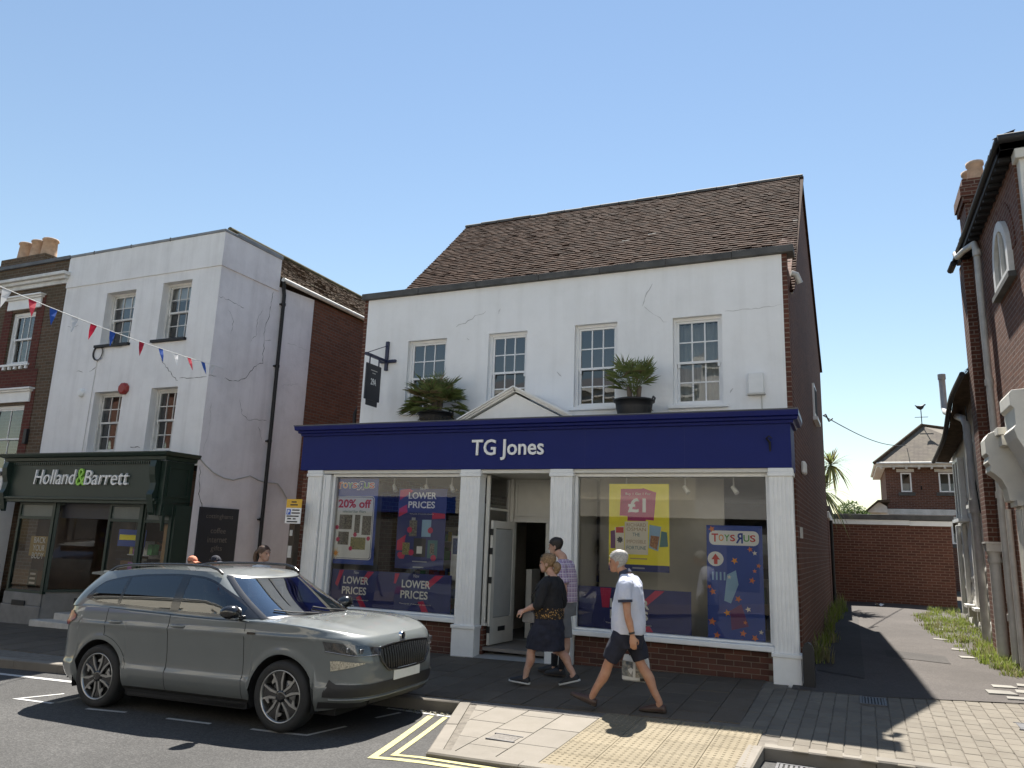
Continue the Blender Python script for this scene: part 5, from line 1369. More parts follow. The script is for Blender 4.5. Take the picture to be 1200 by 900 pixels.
# arched window, proud of the brickwork
yc, zc, R_ = 12.27, 5.87, .56
arc = lambda r: [(yc + r * math.cos(a), zc + r * math.sin(a) * 1.12) for a in frange(0, PI, 14)]
b = MB(); o_, i_ = arc(R_), arc(R_ - .13)
pts = o_ + i_[::-1]
for k in range(14):
    q = [o_[k], o_[k + 1], i_[k + 1], i_[k]]; b.prism(q, lambda u, v, w_: (RX - w_, u, v), .002, .07)
b.box(RX - .07, RX - .002, yc - R_, yc + R_, zc - .32, zc - .22); b.box(RX - .07, RX - .002, yc - R_, yc - R_ + .13, zc - .219, zc); b.box(RX - .07, RX - .002, yc + R_ - .13, yc + R_, zc - .219, zc); b.box(RX - .06, RX - .002, yc - .03, yc + .03, zc - .219, zc + R_)
wn = part('window', b, MT['old_white'], rb_, fix=True)
b = MB(); b.prism(arc(R_ - .1) + [(yc - R_ + .1, zc - .25), (yc + R_ - .1, zc - .25)], lambda u, v, w_: (RX - w_, u, v), .001, .02); part('pane', b, mat('dark_glass', (.03, .035, .04), .03, .05, 3, spec=1.0, coat=1), wn)
b = MB(); b.box(RX - .1, RX - .002, yc - R_ - .08, yc + R_ + .08, zc - .40, zc - .322); part('sill', b, MT['coping'], wn)
b = MB(); o_, i_ = arc(R_ + .24), arc(R_ + .01)
for k in range(14): b.prism([o_[k], o_[k + 1], i_[k + 1], i_[k]], lambda u, v, w_: (RX - w_, u, v), .001, .012)
part('brick_arch', b, MT['brick_pier'], rb_, fix=True)
# eaves, gutter, roof
b = MB(); b.box(2.10, RX + .3, 10.93, 15.45, 7.0, 7.10); b.box(2.10, 9, 10.93, 11.15, 7.0, 7.1); part('eaves_board', b, MT['black_iron'], rb_, .006)
bm_ = gbox(-.08, .08, -.025, .025, -.045, 0).mesh('bracket', MT['black_iron'])
for k in range(16): piece('bracket', bm_, rb_, (2.2, 11.2 + k * .26, 6.998))
b = MB(); b.tube([(2.08, 10.86, 7.12), (2.08, 15.5, 7.12)], .045, 10); b.tube([(2.07, 10.86, 7.13), (9, 10.86, 7.13)], .062, 10); b.tube([(2.05, 15.42, 7.05), (2.03, 15.75, 7.02)], .06, 8); part('gutter', b, MT['black_iron'], rb_)
V = Vector((2.22, 0, 1.0)).normalized()
b = MB(); b.quad((2.08, 10.9, 7.11), (2.08, 15.4, 7.11), (4.3, 15.4, 8.11), (4.3, 12.9, 8.11)); b.quad((2.08, 10.9, 7.11), (9, 10.9, 7.11), (9, 12.9, 8.11), (4.3, 12.9, 8.11)); part('roof', b, TILES[1], rb_)
tiled_roof(rb_, (2.06, 10.88, 7.14), (0, 1, 0), V, 27, 22, .167, .1, TILES, 0, None, .006, cutoff=lambda u, v: u < v * .82 - .1)
V2 = Vector((0, math.sin(.72), math.cos(.72))); V2 = Vector((0, 2.0, 1.0)).normalized()
tiled_roof(rb_, (2.06, 10.88, 7.14), (1, 0, 0), V2, 24, 20, .167, .1, TILES, 0, None, .006, cutoff=lambda u, v: u < v * .99 - .1)
# chimney and pier
b = MB(); b.box(2.14, 2.60, 15.0, 15.5, -.3, 6.95); b.box(2.28, 2.78, 15.501, 15.7, -.3, 6.9); part('pier', b, MT['brick_pier'], rb_)
b = MB(); b.box(2.26, 2.80, 15.02, 15.75, 6.951, 8.05); b.box(2.22, 2.84, 14.98, 15.79, 8.051, 8.16); b.box(2.19, 2.87, 14.95, 15.82, 8.161, 8.36); b.box(2.24, 2.82, 15.0, 15.77, 8.361, 8.52); cs = part('chimney', b, MT['brick_pier'], rb_)
for x, y in ((2.50, 15.2), (2.47, 15.58)):
    b = MB(); b.lathe([(.135, 8.521), (.14, 8.6), (.125, 8.82), (.15, 8.84), (.15, 8.9), (.12, 8.91), (.1, 8.7)], (x, y, 0), 14, cap=False); part('chimney_pot', b, MT['terracotta'], cs)
# white quoin pilaster, door canopy, column
part('corner_pilaster', gbox(2.31, 2.44, 10.98, 11.149, 3.8, 6.9), MT['cream_paint'], rb_, .01); part('pilaster_cap', gbox(2.26, 2.50, 10.92, 11.149, 6.86, 6.998), MT['cream_paint'], rb_, .01)
b = MB(); prof = [(2.279, 3.52), (2.03, 3.47), (1.88, 3.40), (1.83, 3.32), (1.83, 3.12), (1.86, 3.08), (1.84, 3.0), (1.87, 2.95), (1.86, 2.87), (1.92, 2.82), (1.99, 2.75), (2.04, 2.63), (2.06, 2.46), (2.279, 2.44)]
b.prism(prof, lambda u, v, w_: (u, w_, v), 12.35, 12.75); part('door_hood', b, MT['cream_paint'], rb_, .008, fix=True)
b = MB(); b.prism([(2.279, 3.84), (2.02, 3.82), (1.99, 3.78), (1.99, 3.62), (2.03, 3.58), (2.03, 3.36), (2.0, 3.32), (2.03, 3.2), (2.12, 3.0), (2.18, 2.8), (2.279, 2.7)], lambda u, v, w_: (u, w_, v), 11.3, 12.0); part('door_hood', b, MT['cream_paint'], rb_, .008, fix=True)
b = MB(); b.box(1.95, 2.279, 12.1, 12.349, 3.35, 3.45); b.box(1.99, 2.279, 12.1, 12.349, 3.2, 3.34); part('hood_moulding', b, MT['cream_paint'], rb_, .006)
b = MB(); n_ = 5
pts = [(12.3, 0)] 
b.box(2.13, 2.279, 12.2, 12.6, .0, .35); b.box(2.16, 2.279, 12.22, 12.58, .351, 2.38); b.box(2.11, 2.279, 12.16, 12.64, 2.381, 2.46)
for k in range(4): b.box(2.145, 2.159, 12.25 + k * .085, 12.29 + k * .085, .4, 2.34)
part('door_pilaster', b, MT['cream_paint'], rb_, .004)
# pipes
b = MB(); b.tube([(2.05, 15.1, 7.12), (2.06, 15.0, 7.02), (2.10, 14.4, 6.92), (2.18, 13.98, 6.86), (2.20, 13.94, 6.7), (2.20, 13.94, 6.0), (2.20, 13.9, 3.5), (2.20, 13.9, .15)], .052, 12)
p = part('downpipe', b, MT['pipe_grey'], rb_)
for z in (6.62, 4.4, 2.6, .75): b = MB(); b.tube([(2.2, 13.92, z), (2.2, 13.92, z + .10)], .066, 12); part('collar', b, MT['pipe_grey'], p)
b = MB(); b.tube([(2.14, 14.55, 1.72), (2.14, 14.55, .03)], .085, 14); p = part('soil_pipe', b, MT['pipe_grey'], rb_)
b = MB(); b.box(2.02, 2.27, 14.42, 14.68, 1.78, 1.90); b.box(2.0, 2.28, 14.40, 14.70, 1.901, 1.93); b.lathe([(.10, 1.60), (.11, 1.64), (.09, 1.72), (.12, 1.78)], (2.14, 14.55, 0), 12); part('hopper', b, MT['pipe_grey'], p)
b = MB(); b.tube([(2.2, 13.4, 2.4), (2.2, 13.4, .1)], .04, 10); part('waste_pipe', b, MT['pipe_grey'], rb_)

# ================================================================ LOW OLD BUILDING WITH ROUGH WHITE WALL
ob_ = thing('old_cottage', 'low old cottage with rough white wall and sagging tiled eaves in the alley', 'cottage', (4, 18, .1))
render_paint('rough_white', (.66, .65, .61), (.36, .34, .30), .5, .4, .6)
def roughw(y, z):
    x = 2.36 + .012 * (y - 16)
    if z < 3.0: x += .05 * noise.noise((y * 6, z * 6, 0)) + .035 * noise.noise((y * 14, z * 14, 3))
    return (x, y, z)
b = MB(); b.grid(roughw, frange(15.52, 21.2, 90), frange(-.2, 4.6, 70)); part('wall', b, MT['rough_white'], ob_)
b = MB(); b.quad((2.42, 21.2, -.3), (6, 21.2, -.3), (6, 21.2, 4.6), (2.42, 21.2, 4.6)); b.quad((2.36, 15.52, -.3), (6, 15.52, -.3), (6, 15.52, 5), (2.36, 15.52, 5)); part('end_wall', b, MT['rough_white'], ob_)
for y0, y1, z0, z1 in ((19.2, 20.1, 2.5, 3.75), (16.9, 17.7, 2.7, 3.8)):
    b = MB(); b.box(2.28, 2.42, y0, y0 + .08, z0, z1); b.box(2.28, 2.42, y1 - .08, y1, z0, z1); b.box(2.28, 2.42, y0, y1, z1 + .001, z1 + .08); b.box(2.28, 2.42, (y0 + y1) / 2 - .03, (y0 + y1) / 2 + .03, z0, z1)
    w_ = part('window', b, MT['white_paint'], ob_); b = MB(); b.box(2.355, 2.36, y0 + .08, y1 - .08, z0, z1); part('pane', b, MT['dark_glass'], w_); part('sill', gbox(2.20, 2.42, y0 - .08, y1 + .08, z0 - .07, z0 - .002), MT['white_paint'], w_)
for y in (17.4, 18.3, 19.6, 20.6): part('timber_post', gbox(2.31, 2.40, y, y + .13, .4, 2.4), MT['rough_white'], ob_, .02)
for y in (17.9, 19.1): part('ledge', gbox(2.22, 2.40, y, y + .5, .62, .68), MT['rough_white'], ob_)
EV = [(15.45, 4.95), (17.0, 4.86), (18.9, 4.25), (21.3, 4.0)]
b = MB(); ys = frange(15.45, 21.4, 26)
b.grid(lambda y, s_: (2.08 + .5 * s_ + .02 * math.sin(y * 9), y, sinterp(y, EV) + .55 * s_ + .02 * math.sin(y * 23 + s_ * 9)), ys, frange(0, 5, 12)); b.grid(lambda y, s_: (2.08 + .28 * s_, y, sinterp(y, EV) - .03 - .02 * s_), ys, [0, 1]); part('roof', b, OTILES[1], ob_)
tl = MB()
for j in range(14):
    for y in frange(15.45, 21.2, 34):
        s_ = j * .16 + rnd.uniform(-.02, .02); yy = y + (.08 if j % 2 else 0); z = sinterp(yy, EV) + .55 * s_
        tl.add([(2.05 + .5 * s_, yy, z + .02), (2.05 + .5 * s_, yy + .16, z + .02 + rnd.uniform(-.01, .01)), (2.05 + .5 * s_ + .12, yy + .16, z + .135), (2.05 + .5 * s_ + .12, yy, z + .135), (2.05 + .5 * s_, yy, z), (2.05 + .5 * s_, yy + .16, z)], [(0, 1, 2, 3), (4, 5, 1, 0)], rnd.randrange(4))
o = part('tile', tl, OTILES, ob_); o['kind'] = 'stuff'
b = MB(); b.tube([(2.03, y, sinterp(y, EV) - .02) for y in ys], .05, 8); part('gutter', b, MT['black_iron'], ob_)
b = MB(); b.tube([(2.16, 19.6, 5.75), (2.16, 19.6, 5.02), (2.16, 19.4, 4.9), (2.22, 17.2, 4.38), (2.22, 16.9, 4.2), (2.22, 16.8, 2.6), (2.22, 16.75, .1)], .07, 12); p = part('vent_pipe', b, MT['pipe_grey'], ob_)
b = MB(); b.tube([(2.16, 19.6, 5.70), (2.16, 19.6, 5.82)], .085, 12); b.tube([(2.22, 16.8, 2.5), (2.22, 16.8, 2.75)], .10, 12); part('collar', b, MT['pipe_grey'], p)
b = MB(); b.tube([(2.24, 17.0, 4.6), (2.26, 16.95, 3.6), (2.28, 16.6, 2.5)], .012, 6); part('cable', b, MT['black_plastic'], ob_)

# ================================================================ END OF THE ALLEY
ew = thing('flat_roofed_extension', 'low red brick flat roofed extension with white fascia closing the alley', 'extension', (1.1, 24.5, .27))
b = MB(); b.box(-.43, 2.63, 24.5, 24.75, -.1, 2.5); b.box(-.60, -.46, 20.35, 24.5, -.1, 2.5); part('wall', b, MT['brick_alley'], ew)
part('fascia', MB().box(-.46, 1.6, 24.44, 24.7, 2.501, 2.64), MT['white_paint'], ew, .005); part('fascia', MB().box(1.605, 2.66, 24.44, 24.7, 2.49, 2.63), MT['white_paint'], ew, .005); part('fascia', gbox(-.50, -.42, 20.3, 24.43, 2.501, 2.66), MT['white_paint'], ew, .005)
part('flat_roof', MB().box(-.44, 2.70, 24.40, 30, 2.645, 2.79).box(-3, -.40, 20.4, 30, 2.665, 2.80), MT['coping'], ew, .01)
b = MB(); b.tube([(-.42, 22.0, 2.5), (-.42, 22.0, .2)], .04, 8); part('downpipe', b, MT['black_iron'], ew)
t = thing('paper_scrap', 'white scrap of litter on the sunlit tarmac near the alley end wall', 'litter', (.62, 23.2, .27)); b = MB()
b.grid(lambda u, v: (.55 + .22 * u, 23.1 + .2 * v, alley_z(.6, 23.2) + .02 + .04 * math.sin(u * 7) * math.cos(v * 5) + .03), frange(0, 1, 5), frange(0, 1, 4)); part('sheet', b, MT['sign_white'], t)

# ================================================================ FAR BUILDINGS
fh = thing('far_brick_house', 'distant brick house with hipped tiled roof and small white windows beyond the alley wall', 'house', (3.6, 38, 0))
FF = lambda u, w_, z: (u, 38 + w_, z)
FW = [(2.25, 2.68, 4.42, 5.28), (3.75, 4.55, 4.42, 5.28), (3.72, 4.5, 2.2, 3.2)]
b = MB(); wall_holes(b, 1.65, 6.2, -.2, 5.5, FW, FF, .1); b.box(1.65, 1.66, 38, 44, -.2, 5.5); b.box(6.19, 6.2, 38, 44, -.2, 5.5); part('wall', b, MT['brick_far'], fh)
for q in FW:
    W_, H_ = q[1] - q[0], q[3] - q[2]; b = MB(); k = .06
    fbox(b, FF, q[0], q[0] + k, .0, .06, q[2], q[3]); fbox(b, FF, q[1] - k, q[1], .0, .06, q[2], q[3]); fbox(b, FF, q[0] + k, q[1] - k, .0, .06, q[3] - k, q[3]); fbox(b, FF, q[0] + k, q[1] - k, .0, .06, q[2], q[2] + k)
    if W_ > .6: fbox(b, FF, (q[0] + q[1]) / 2 - .03, (q[0] + q[1]) / 2 + .03, .0, .06, q[2] + k, q[3] - k)
    w_ = part('window', b, MT['upvc'], fh); b = MB(); b.quad(FF(q[0] + k, .05, q[2] + k), FF(q[1] - k, .05, q[2] + k), FF(q[1] - k, .05, q[3] - k), FF(q[0] + k, .05, q[3] - k)); part('pane', b, MT['glass_plain'], w_)
    b = MB(); fbox(b, FF, q[0], q[1], .12, .14, q[2], lerp(q[2], q[3], .45)); part('blind', b, MT['sign_white'], w_); b = MB(); fbox(b, FF, q[0], q[1], .5, .52, q[2], q[3]); part('room', b, MT['interior_wall'], w_)  # white sheet added behind the lower panes to imitate bright sky reflection
    b = MB(); fbox(b, FF, q[0] - .12, q[1] + .12, -.05, -.001, q[2] - .16, q[2] - .02); part('sill', b, MT['coping'], w_); b = MB(); fbox(b, FF, q[0] - .15, q[1] + .12, -.03, -.001, q[3] + .03, q[3] + .17); part('lintel', b, MT['old_white'], w_)
part('band', gbox(1.60, 6.25, 37.92, 37.999, 3.42, 3.66), MT['old_white'], fh); part('vent_brick', gbox(3.02, 3.08, 37.98, 37.999, 4.52, 4.68), MT['dark_void'], fh)
b = MB(); b.box(1.3, 6.5, 37.6, 44.3, 5.50, 5.62); part('eaves_board', b, MT['old_white'], fh); b = MB(); b.tube([(1.25, 37.55, 5.66), (6.5, 37.55, 5.66)], .06, 8); b.tube([(1.25, 37.55, 5.66), (1.25, 44, 5.66)], .06, 8); part('gutter', b, MT['old_white'], fh)
bb = MB()
for k in range(9): bb.box(1.45 + k * .5, 1.53 + k * .5, 37.62, 37.98, 5.42, 5.499)
o = part('bracket', bb, MT['old_white'], fh); o['kind'] = 'stuff'
ap0, ap1 = Vector((3.4, 39.6, 7.62)), Vector((4.6, 41.5, 7.7))
b = MB(); c = [Vector((1.2, 37.5, 5.64)), Vector((6.6, 37.5, 5.64)), Vector((6.6, 44.4, 5.64)), Vector((1.2, 44.4, 5.64))]
b.add([c[0], c[1], ap0, ap1, c[2], c[3]], [(0, 1, 3, 2), (1, 4, 3), (4, 5, 2, 3), (5, 0, 2)])
def roofmat(name, c1, c2):
    m, n, bs = nodes(name); p = pos(n)
    t = N(n, 'ShaderNodeTexBrick'); sp = N(n, 'ShaderNodeSeparateXYZ'); n.links.new(p, sp.inputs[0]); cb = N(n, 'ShaderNodeCombineXYZ'); n.links.new(mathn(n, 'ADD', sp.outputs[0], sp.outputs[1]), cb.inputs[0]); n.links.new(sp.outputs[2], cb.inputs[1]); n.links.new(cb.outputs[0], t.inputs['Vector'])
    t.inputs['Scale'].default_value = 1; t.inputs['Brick Width'].default_value = .18; t.inputs['Row Height'].default_value = .075; t.inputs['Mortar Size'].default_value = .008
    t.inputs['Color1'].default_value = (*c1, 1); t.inputs['Color2'].default_value = (*c2, 1); t.inputs['Mortar'].default_value = (.05, .04, .03, 1)
    c = mixc(n, ramp(n, noisen(n, p, 1.5, 5, .7), [(.4, 0), (.7, .6)]), t.outputs[0], (.22, .19, .13)); n.links.new(c, bs.inputs['Base Color']); setp(bs, Roughness=.85); n.links.new(bumpn(n, t.outputs['Fac'], -.6, .02), bs.inputs['Normal']); MT[name] = m
roofmat('far_tiles', (.15, .12, .095), (.11, .088, .07))
part('roof', b, MT['far_tiles'], fh, fix=True)
for a, d in ((c[0], ap0), (c[1], ap1), (ap0, ap1)):
    b = MB(); b.tube([a + Vector((0, 0, .03)), d + Vector((0, 0, .05))], .08, 8); part('hip_tile', b, OTILES[1], fh)
part('chimney', gbox(4.75, 5.25, 40, 40.6, 6.6, 7.35), MT['brick_far'], fh)
t = thing('weather_vane', 'black weather vane with a bird on the peak of the distant hipped roof', 'weather vane', ap0)
b = MB(); b.tube([ap0, ap0 + Vector((0, 0, .75))], .022, 6); b.tube([ap0 + Vector((-.28, 0, .42)), ap0 + Vector((.28, 0, .42))], .016, 6); part('rod', b, MT['black_iron'], t)
b = MB(); z0 = ap0 + Vector((0, 0, .86)); b.loft([[z0 + Vector((x, .03 * math.cos(a) * s_, dz + .10 * s_ * math.sin(a))) for a in frange(0, 2 * PI, 8)[:-1]] for x, s_, dz in ((-.24, .15, .14), (-.15, .7, .04), (0, 1.1, 0), (.1, .8, .05), (.16, .5, .14), (.22, .15, .15))]); part('bird', b, MT['black_iron'], t)
t = thing('small_gabled_house', 'tiny dark tiled roof just left of the distant brick house', 'house', (1.2, 36, 3))
b = MB(); b.prism([(.80, 3.4), (1.55, 3.4), (1.55, 3.65), (1.25, 3.85), (.80, 3.5)], lambda u, v, w_: (u, w_, v), 36, 40); b.box(.3, 1.6, 36.2, 40, -.2, 3.42); part('wall', b, MT['old_white'], t); b = MB(); b.prism([(.62, 3.40), (1.2, 3.92), (1.66, 3.94), (1.66, 3.84), (1.2, 3.82), (.66, 3.32)], lambda u, v, w_: (u, w_, v), 35.8, 40.2); part('roof', b, OTILES[1], t)
# overhead wire
t = thing('overhead_wire', 'thin black wire strung from the shop side wall to the distant roof', 'wire', (-.46, 20.3, 5.5)); b = MB()
p0, p1 = Vector((-.44, 20.3, 5.05)), Vector((2.6, 38.4, 6.55))
b.tube([p0.lerp(p1, s_) - Vector((0, 0, .25 * math.sin(s_ * PI))) for s_ in frange(0, 1, 20)], .014, 5); part('cable', b, MT['black_plastic'], t)
b = MB(); b.tube([p0, p0 + Vector((.05, .1, .05)), p0 + Vector((.12, .3, -.1)), p0 + Vector((.2, .5, 0))], .02, 5); part('bracket', b, MT['black_iron'], t)
# ---------------------------------------------------------------- trees and palms beyond
leafmat('leaf_cord', (.16, .21, .06), (.26, .28, .11), .3); leafmat('leaf_tree', (.06, .11, .025), (.12, .18, .04), .3); leafmat('leaf_palm', (.10, .14, .035), (.20, .24, .08), .3); leafmat('leaf_palm_tip', (.14, .12, .05), (.20, .15, .07), .25)
mat('bark', (.13, .10, .075), .9, .3, 8, .4, 30)
t = thing('cabbage_palm', 'spiky palm with long drooping leaves rising behind the shop side wall', 'palm', (-.62, 22.5, 2.7))
b = MB(); b.tube([(-.78, 22.5, .2), (-.76, 22.5, 2.6), (-.66, 22.5, 3.2)], [.12, .10, .07], 8); b.tube([(-.76, 22.5, 2.6), (-.58, 22.4, 3.4), (-.36, 22.4, 4.0)], [.07, .055, .045], 8); part('trunk', b, MT['bark'], t)
b = MB()
def sword(b, c, d, L, wd, droop, mi=0):
    d = Vector(d).normalized(); s_ = d.cross(Vector((0, 0, 1))); s_ = (s_.normalized() if s_.length > .05 else Vector((1, 0, 0))) * wd
    P = [Vector(c) + d * L * k - Vector((0, 0, droop * L * k * k)) for k in (0, .35, .7, 1)]
    b.add([P[0] - s_ * .5, P[0] + s_ * .5, P[1] + s_, P[1] - s_, P[2] + s_ * .8, P[2] - s_ * .8, P[3]], [(0, 1, 2, 3), (3, 2, 4, 5), (5, 4, 6)], mi)
for c, n_, L in (((-.36, 22.4, 4.02), 90, .72), ((-.62, 22.5, 3.3), 80, .95)):
    for _ in range(n_):
        a, e = rnd.uniform(0, 2 * PI), rnd.uniform(-.5, 1.4); sword(b, c, (math.cos(a) * math.cos(e), math.sin(a) * math.cos(e), math.sin(e)), L * rnd.uniform(.7, 1.1), .022, rnd.uniform(.1, .6) + (.4 if e < .2 else 0), 0 if rnd.random() < .85 else 1)
part('crown', b, [MT['leaf_cord'], MT['leaf_palm_tip']], t)
def leafy(b, c, r, n, s_, sq=(1, 1, 1)):
    for _ in range(n):
        v = Vector((rnd.gauss(0, 1), rnd.gauss(0, 1), rnd.gauss(0, 1))).normalized() * (rnd.random() ** .4)
        p = Vector(c) + Vector((v.x * sq[0], v.y * sq[1], v.z * sq[2])) * r
        a = Vector((rnd.gauss(0, 1), rnd.gauss(0, 1), rnd.gauss(0, 1))).normalized() * s_; e = a.orthogonal().normalized() * s_ * .55
        b.add([p - a, p + e, p + a, p - e], [(0, 1, 2, 3)])
t = thing('bushy_tree', 'small bright green tree top showing above the alley end wall', 'tree', (.15, 30, .3))
b = MB(); b.tube([(.15, 30, .2), (.13, 30, 2.4), (.1, 30, 3.2)], [.1, .07, .03], 8); b.tube([(.13, 30, 2.2), (.35, 30, 3.1)], [.05, .02], 6); b.tube([(.13, 30, 2.3), (-.1, 30, 3.1)], [.05, .02], 6); part('trunk', b, MT['bark'], t)
b = MB()
for c, r in (((.08, 30, 3.25), .36), ((.36, 30, 3.1), .3), ((-.12, 29.9, 3.05), .3), ((.55, 30, 2.95), .25)): leafy(b, c, r, 260, .05, (1.1, 1.1, .8))
part('crown', b, MT['leaf_tree'], t)

# ================================================================ OPPOSITE SIDE OF THE STREET (seen mirrored in the glass; faces the sun)
mat('opp_cream', (.80, .75, .64), .8, .08, 1.5); mat('opp_white', (.85, .84, .81), .8, .08, 1.5); mat('opp_grey', (.50, .49, .47), .8, .12, 1.5); mat('slate', (.12, .12, .13), .7, .2, 5); mat('opp_dark', (.13, .125, .12), .6, .2, 1.5)
OY = -3.6
OF = lambda u, w_, z: (u, OY - w_, z)
def terrace(name, label, x0, x1, h, m, nwin, ground, sign, wh=1.5):
    t = thing(name, label, 'building', ((x0 + x1) / 2, OY, -.2)); W_ = x1 - x0; holes = []
    for k in range(nwin):
        c = lerp(x0, x1, (k + .5) / nwin); holes.append((c - .45, c + .45, 4.3, 4.3 + wh))
        if h > 8.5: holes.append((c - .42, c + .42, 6.9, 8.1))
    b = MB(); wall_holes(b, x0, x1, 3.2, h, holes, OF, .15); b.box(x0, x1, OY - 9, OY - .2, h - .2, h - .1); part('wall', b, MT[m], t)
    for q in holes: sash(t, OF, *q, .08, cols=2, rt=2, rb=1, gt='glass_plain', gb='glass_plain', fm='white_paint', sill=1, backing=.5)
    b = MB(); b.box(x0, x1, OY, OY + .25, h - .05, h + .12); b.box(x0, x1, OY, OY + .15, h - .3, h - .051); part('cornice', b, MT['old_white'], t)
    b = MB(); b.quad((x0, OY, h + .12), (x1, OY, h + .12), (x1, OY - 4.5, h + 1.7), (x0, OY - 4.5, h + 1.7)); part('roof', b, MT['slate'], t)
    b = MB(); b.box(x0, x1, OY, OY + .25, 2.6, 3.2); part('shop_fascia', b, MT[sign], t)
    b = MB(); b.box(x0, x0 + .3, OY, OY + .2, -.5, 2.6); b.box(x1 - .3, x1, OY, OY + .2, -.5, 2.6); b.box((x0 + x1) / 2 - .2, (x0 + x1) / 2 + .2, OY, OY + .2, -.5, 2.6); b.box(x0, x1, OY - .05, OY + .1, -.5, .1); part('shop_frame', b, MT[ground], t)
    for k in range(3):
        a = lerp(x0 + .4, x1 - .4, (k + .25) / 3); b = MB(); b.quad((a, OY + .105, .35), (a + W_ * .13, OY + .105, .35), (a + W_ * .13, OY + .105, 2.4), (a, OY + .105, 2.4)); part('pane', b, MT['dark_glass'], t)
    b = MB(); b.box(x0, x1, OY - .1, OY + .1, .101, 2.599); part('ground_wall', b, MT[ground], t)
terrace('terrace_building', 'cream terrace building across the street reflected in the shop windows', -13.5, -4.6, 7.4, 'opp_cream', 4, 'opp_dark', 'opp_cream')
terrace('terrace_building', 'grey terrace building across the street with white shop fascia', -4.6, 3.0, 8.3, 'opp_grey', 3, 'opp_dark', 'opp_white')
terrace('terrace_building', 'pale cream terrace building across the street near the left end', -24, -13.5, 7.3, 'opp_cream', 5, 'opp_dark', 'p_blue')
terrace('terrace_building', 'white terrace building across the street at the right end', 3.0, 14, 9.2, 'opp_white', 4, 'opp_dark', 'opp_white')
terrace('terrace_building', 'brick terrace building across the street at the far left', -40, -24, 8.5, 'brick_far', 6, 'opp_dark', 'opp_white')
# ================================================================ PROPS
# hanging sign
t = thing('hanging_sign', 'small dark hanging sign marked 29A on a blue iron wall bracket', 'sign', (-7.76, 11.55, 4.8))
b = MB(); b.box(-7.80, -7.74, 11.50, 11.55, 4.70, 5.26); b.box(-7.90, -7.56, 11.495, 11.548, 4.845, 4.90); part('wall_plate', b, MT['dark_blue_iron'], t, .004)
b = MB(); b.box(-7.795, -7.745, 10.86, 11.5, 4.85, 4.90); b.tube([(-7.77, 10.9, 4.9), (-7.77, 11.52, 5.18)], .008, 6); part('arm', b, MT['dark_blue_iron'], t)
sb = part('board', MB().box(-7.785, -7.755, 10.90, 11.36, 4.06, 4.72), MT['sign_black'], t, .006); 
part('lower_board', gbox(-7.78, -7.76, 10.96, 11.30, 3.96, 4.058), MT['sign_black'], t)
for y in (10.98, 11.27): part('hanger', gbox(-7.775, -7.765, y, y + .03, 4.721, 4.86), MT['dark_blue_iron'], t)
lettering('29A', .1, (-7.752, 11.13, 4.40), MT['sign_white'], t, width=.17, height=.12, extrude=.001, right=(0, 1, 0), offset=.002)
part('print', gbox(-7.7545, -7.752, 11.03, 11.23, 4.60, 4.615), MT['pipe_grey'], t); part('print', gbox(-7.7545, -7.752, 11.08, 11.18, 4.55, 4.565), MT['pipe_grey'], t)
# parking sign on its brown post
t = thing('parking_sign', 'yellow and white parking sign on a brown post beside the shop pilaster', 'sign', (-8.86, 10.62, -.2))
b = MB(); b.box(-8.93, -8.80, 10.62, 10.76, -.3, 2.2); part('post', b, MT['timber_brown'], t, .008)
b = MB(); b.box(-9.01, -8.68, 10.59, 10.60, 2.10, 2.25); part('yellow_plate', b, mat('sign_yellow', (.72, .42, .03), .4, .05, 4), t); b = MB(); b.box(-9.01, -8.68, 10.59, 10.60, 1.83, 2.098); part('white_plate', b, MT['sign_white'], t)
b = MB(); b.box(-8.99, -8.90, 10.586, 10.589, 1.98, 2.075); part('blue_square', b, mat('sign_blue', (.02, .10, .50), .4, .05, 4), t)
lettering('P', .1, (-8.945, 10.584, 2.027), MT['sign_white'], t, height=.07, width=.045, extrude=.0005, offset=.003)
for x0, x1, z in ((-8.90, -8.79, 2.19), (-8.92, -8.76, 2.14), (-8.87, -8.71, 2.05), (-8.88, -8.70, 2.0), (-8.98, -8.72, 1.945), (-8.96, -8.88, 1.90), (-8.84, -8.78, 1.90), (-8.97, -8.74, 1.85)): part('print', gbox(x0, x1, 10.586, 10.589, z, z + .022), MT['black_plastic'], t)
part('sticker', gbox(-8.90, -8.84, 10.612, 10.619, 1.62, 1.72), MT['pipe_grey'], t); part('sticker', gbox(-8.91, -8.83, 10.612, 10.619, 1.25, 1.45), MT['pipe_grey'], t)
# black rubber bumper post at the alley corner
t = thing('corner_bumper', 'black rounded rubbing post against the pilaster at the alley corner', 'post', (-.62, 10.75, 0))
b = MB(); pr_ = [(-.60 - .07 + x, z) for x, z in ((0, -.05), (.14, -.05), (.14, .44), (.12, .51), (.07, .54), (.02, .51), (0, .44))]; b.prism(pr_, lambda u, v, w_: (u + .05, w_, v), 10.70, 10.82); part('body', b, MT['black_plastic'], t, .02)
# shed-like brown enclosure with pipe in the gap between buildings
t = thing('brown_enclosure', 'brown panelled enclosure with black pipe on the side of the white shop', 'enclosure', (-8.8, 13, 0))
part('panel', gbox(-9.25, -8.40, 12.8, 14.5, -.4, 4.15), MT['brown_panel'], t, .01); b = MB(); b.tube([(-9.28, 12.76, -.3), (-9.28, 12.76, 4.15), (-9.2, 12.74, 4.28), (-8.45, 12.74, 4.38)], .045, 8); part('pipe', b, MT['black_iron'], t); part('door', gbox(-9.1, -8.6, 12.785, 12.798, -.3, 2.0), MT['timber_brown'], t)
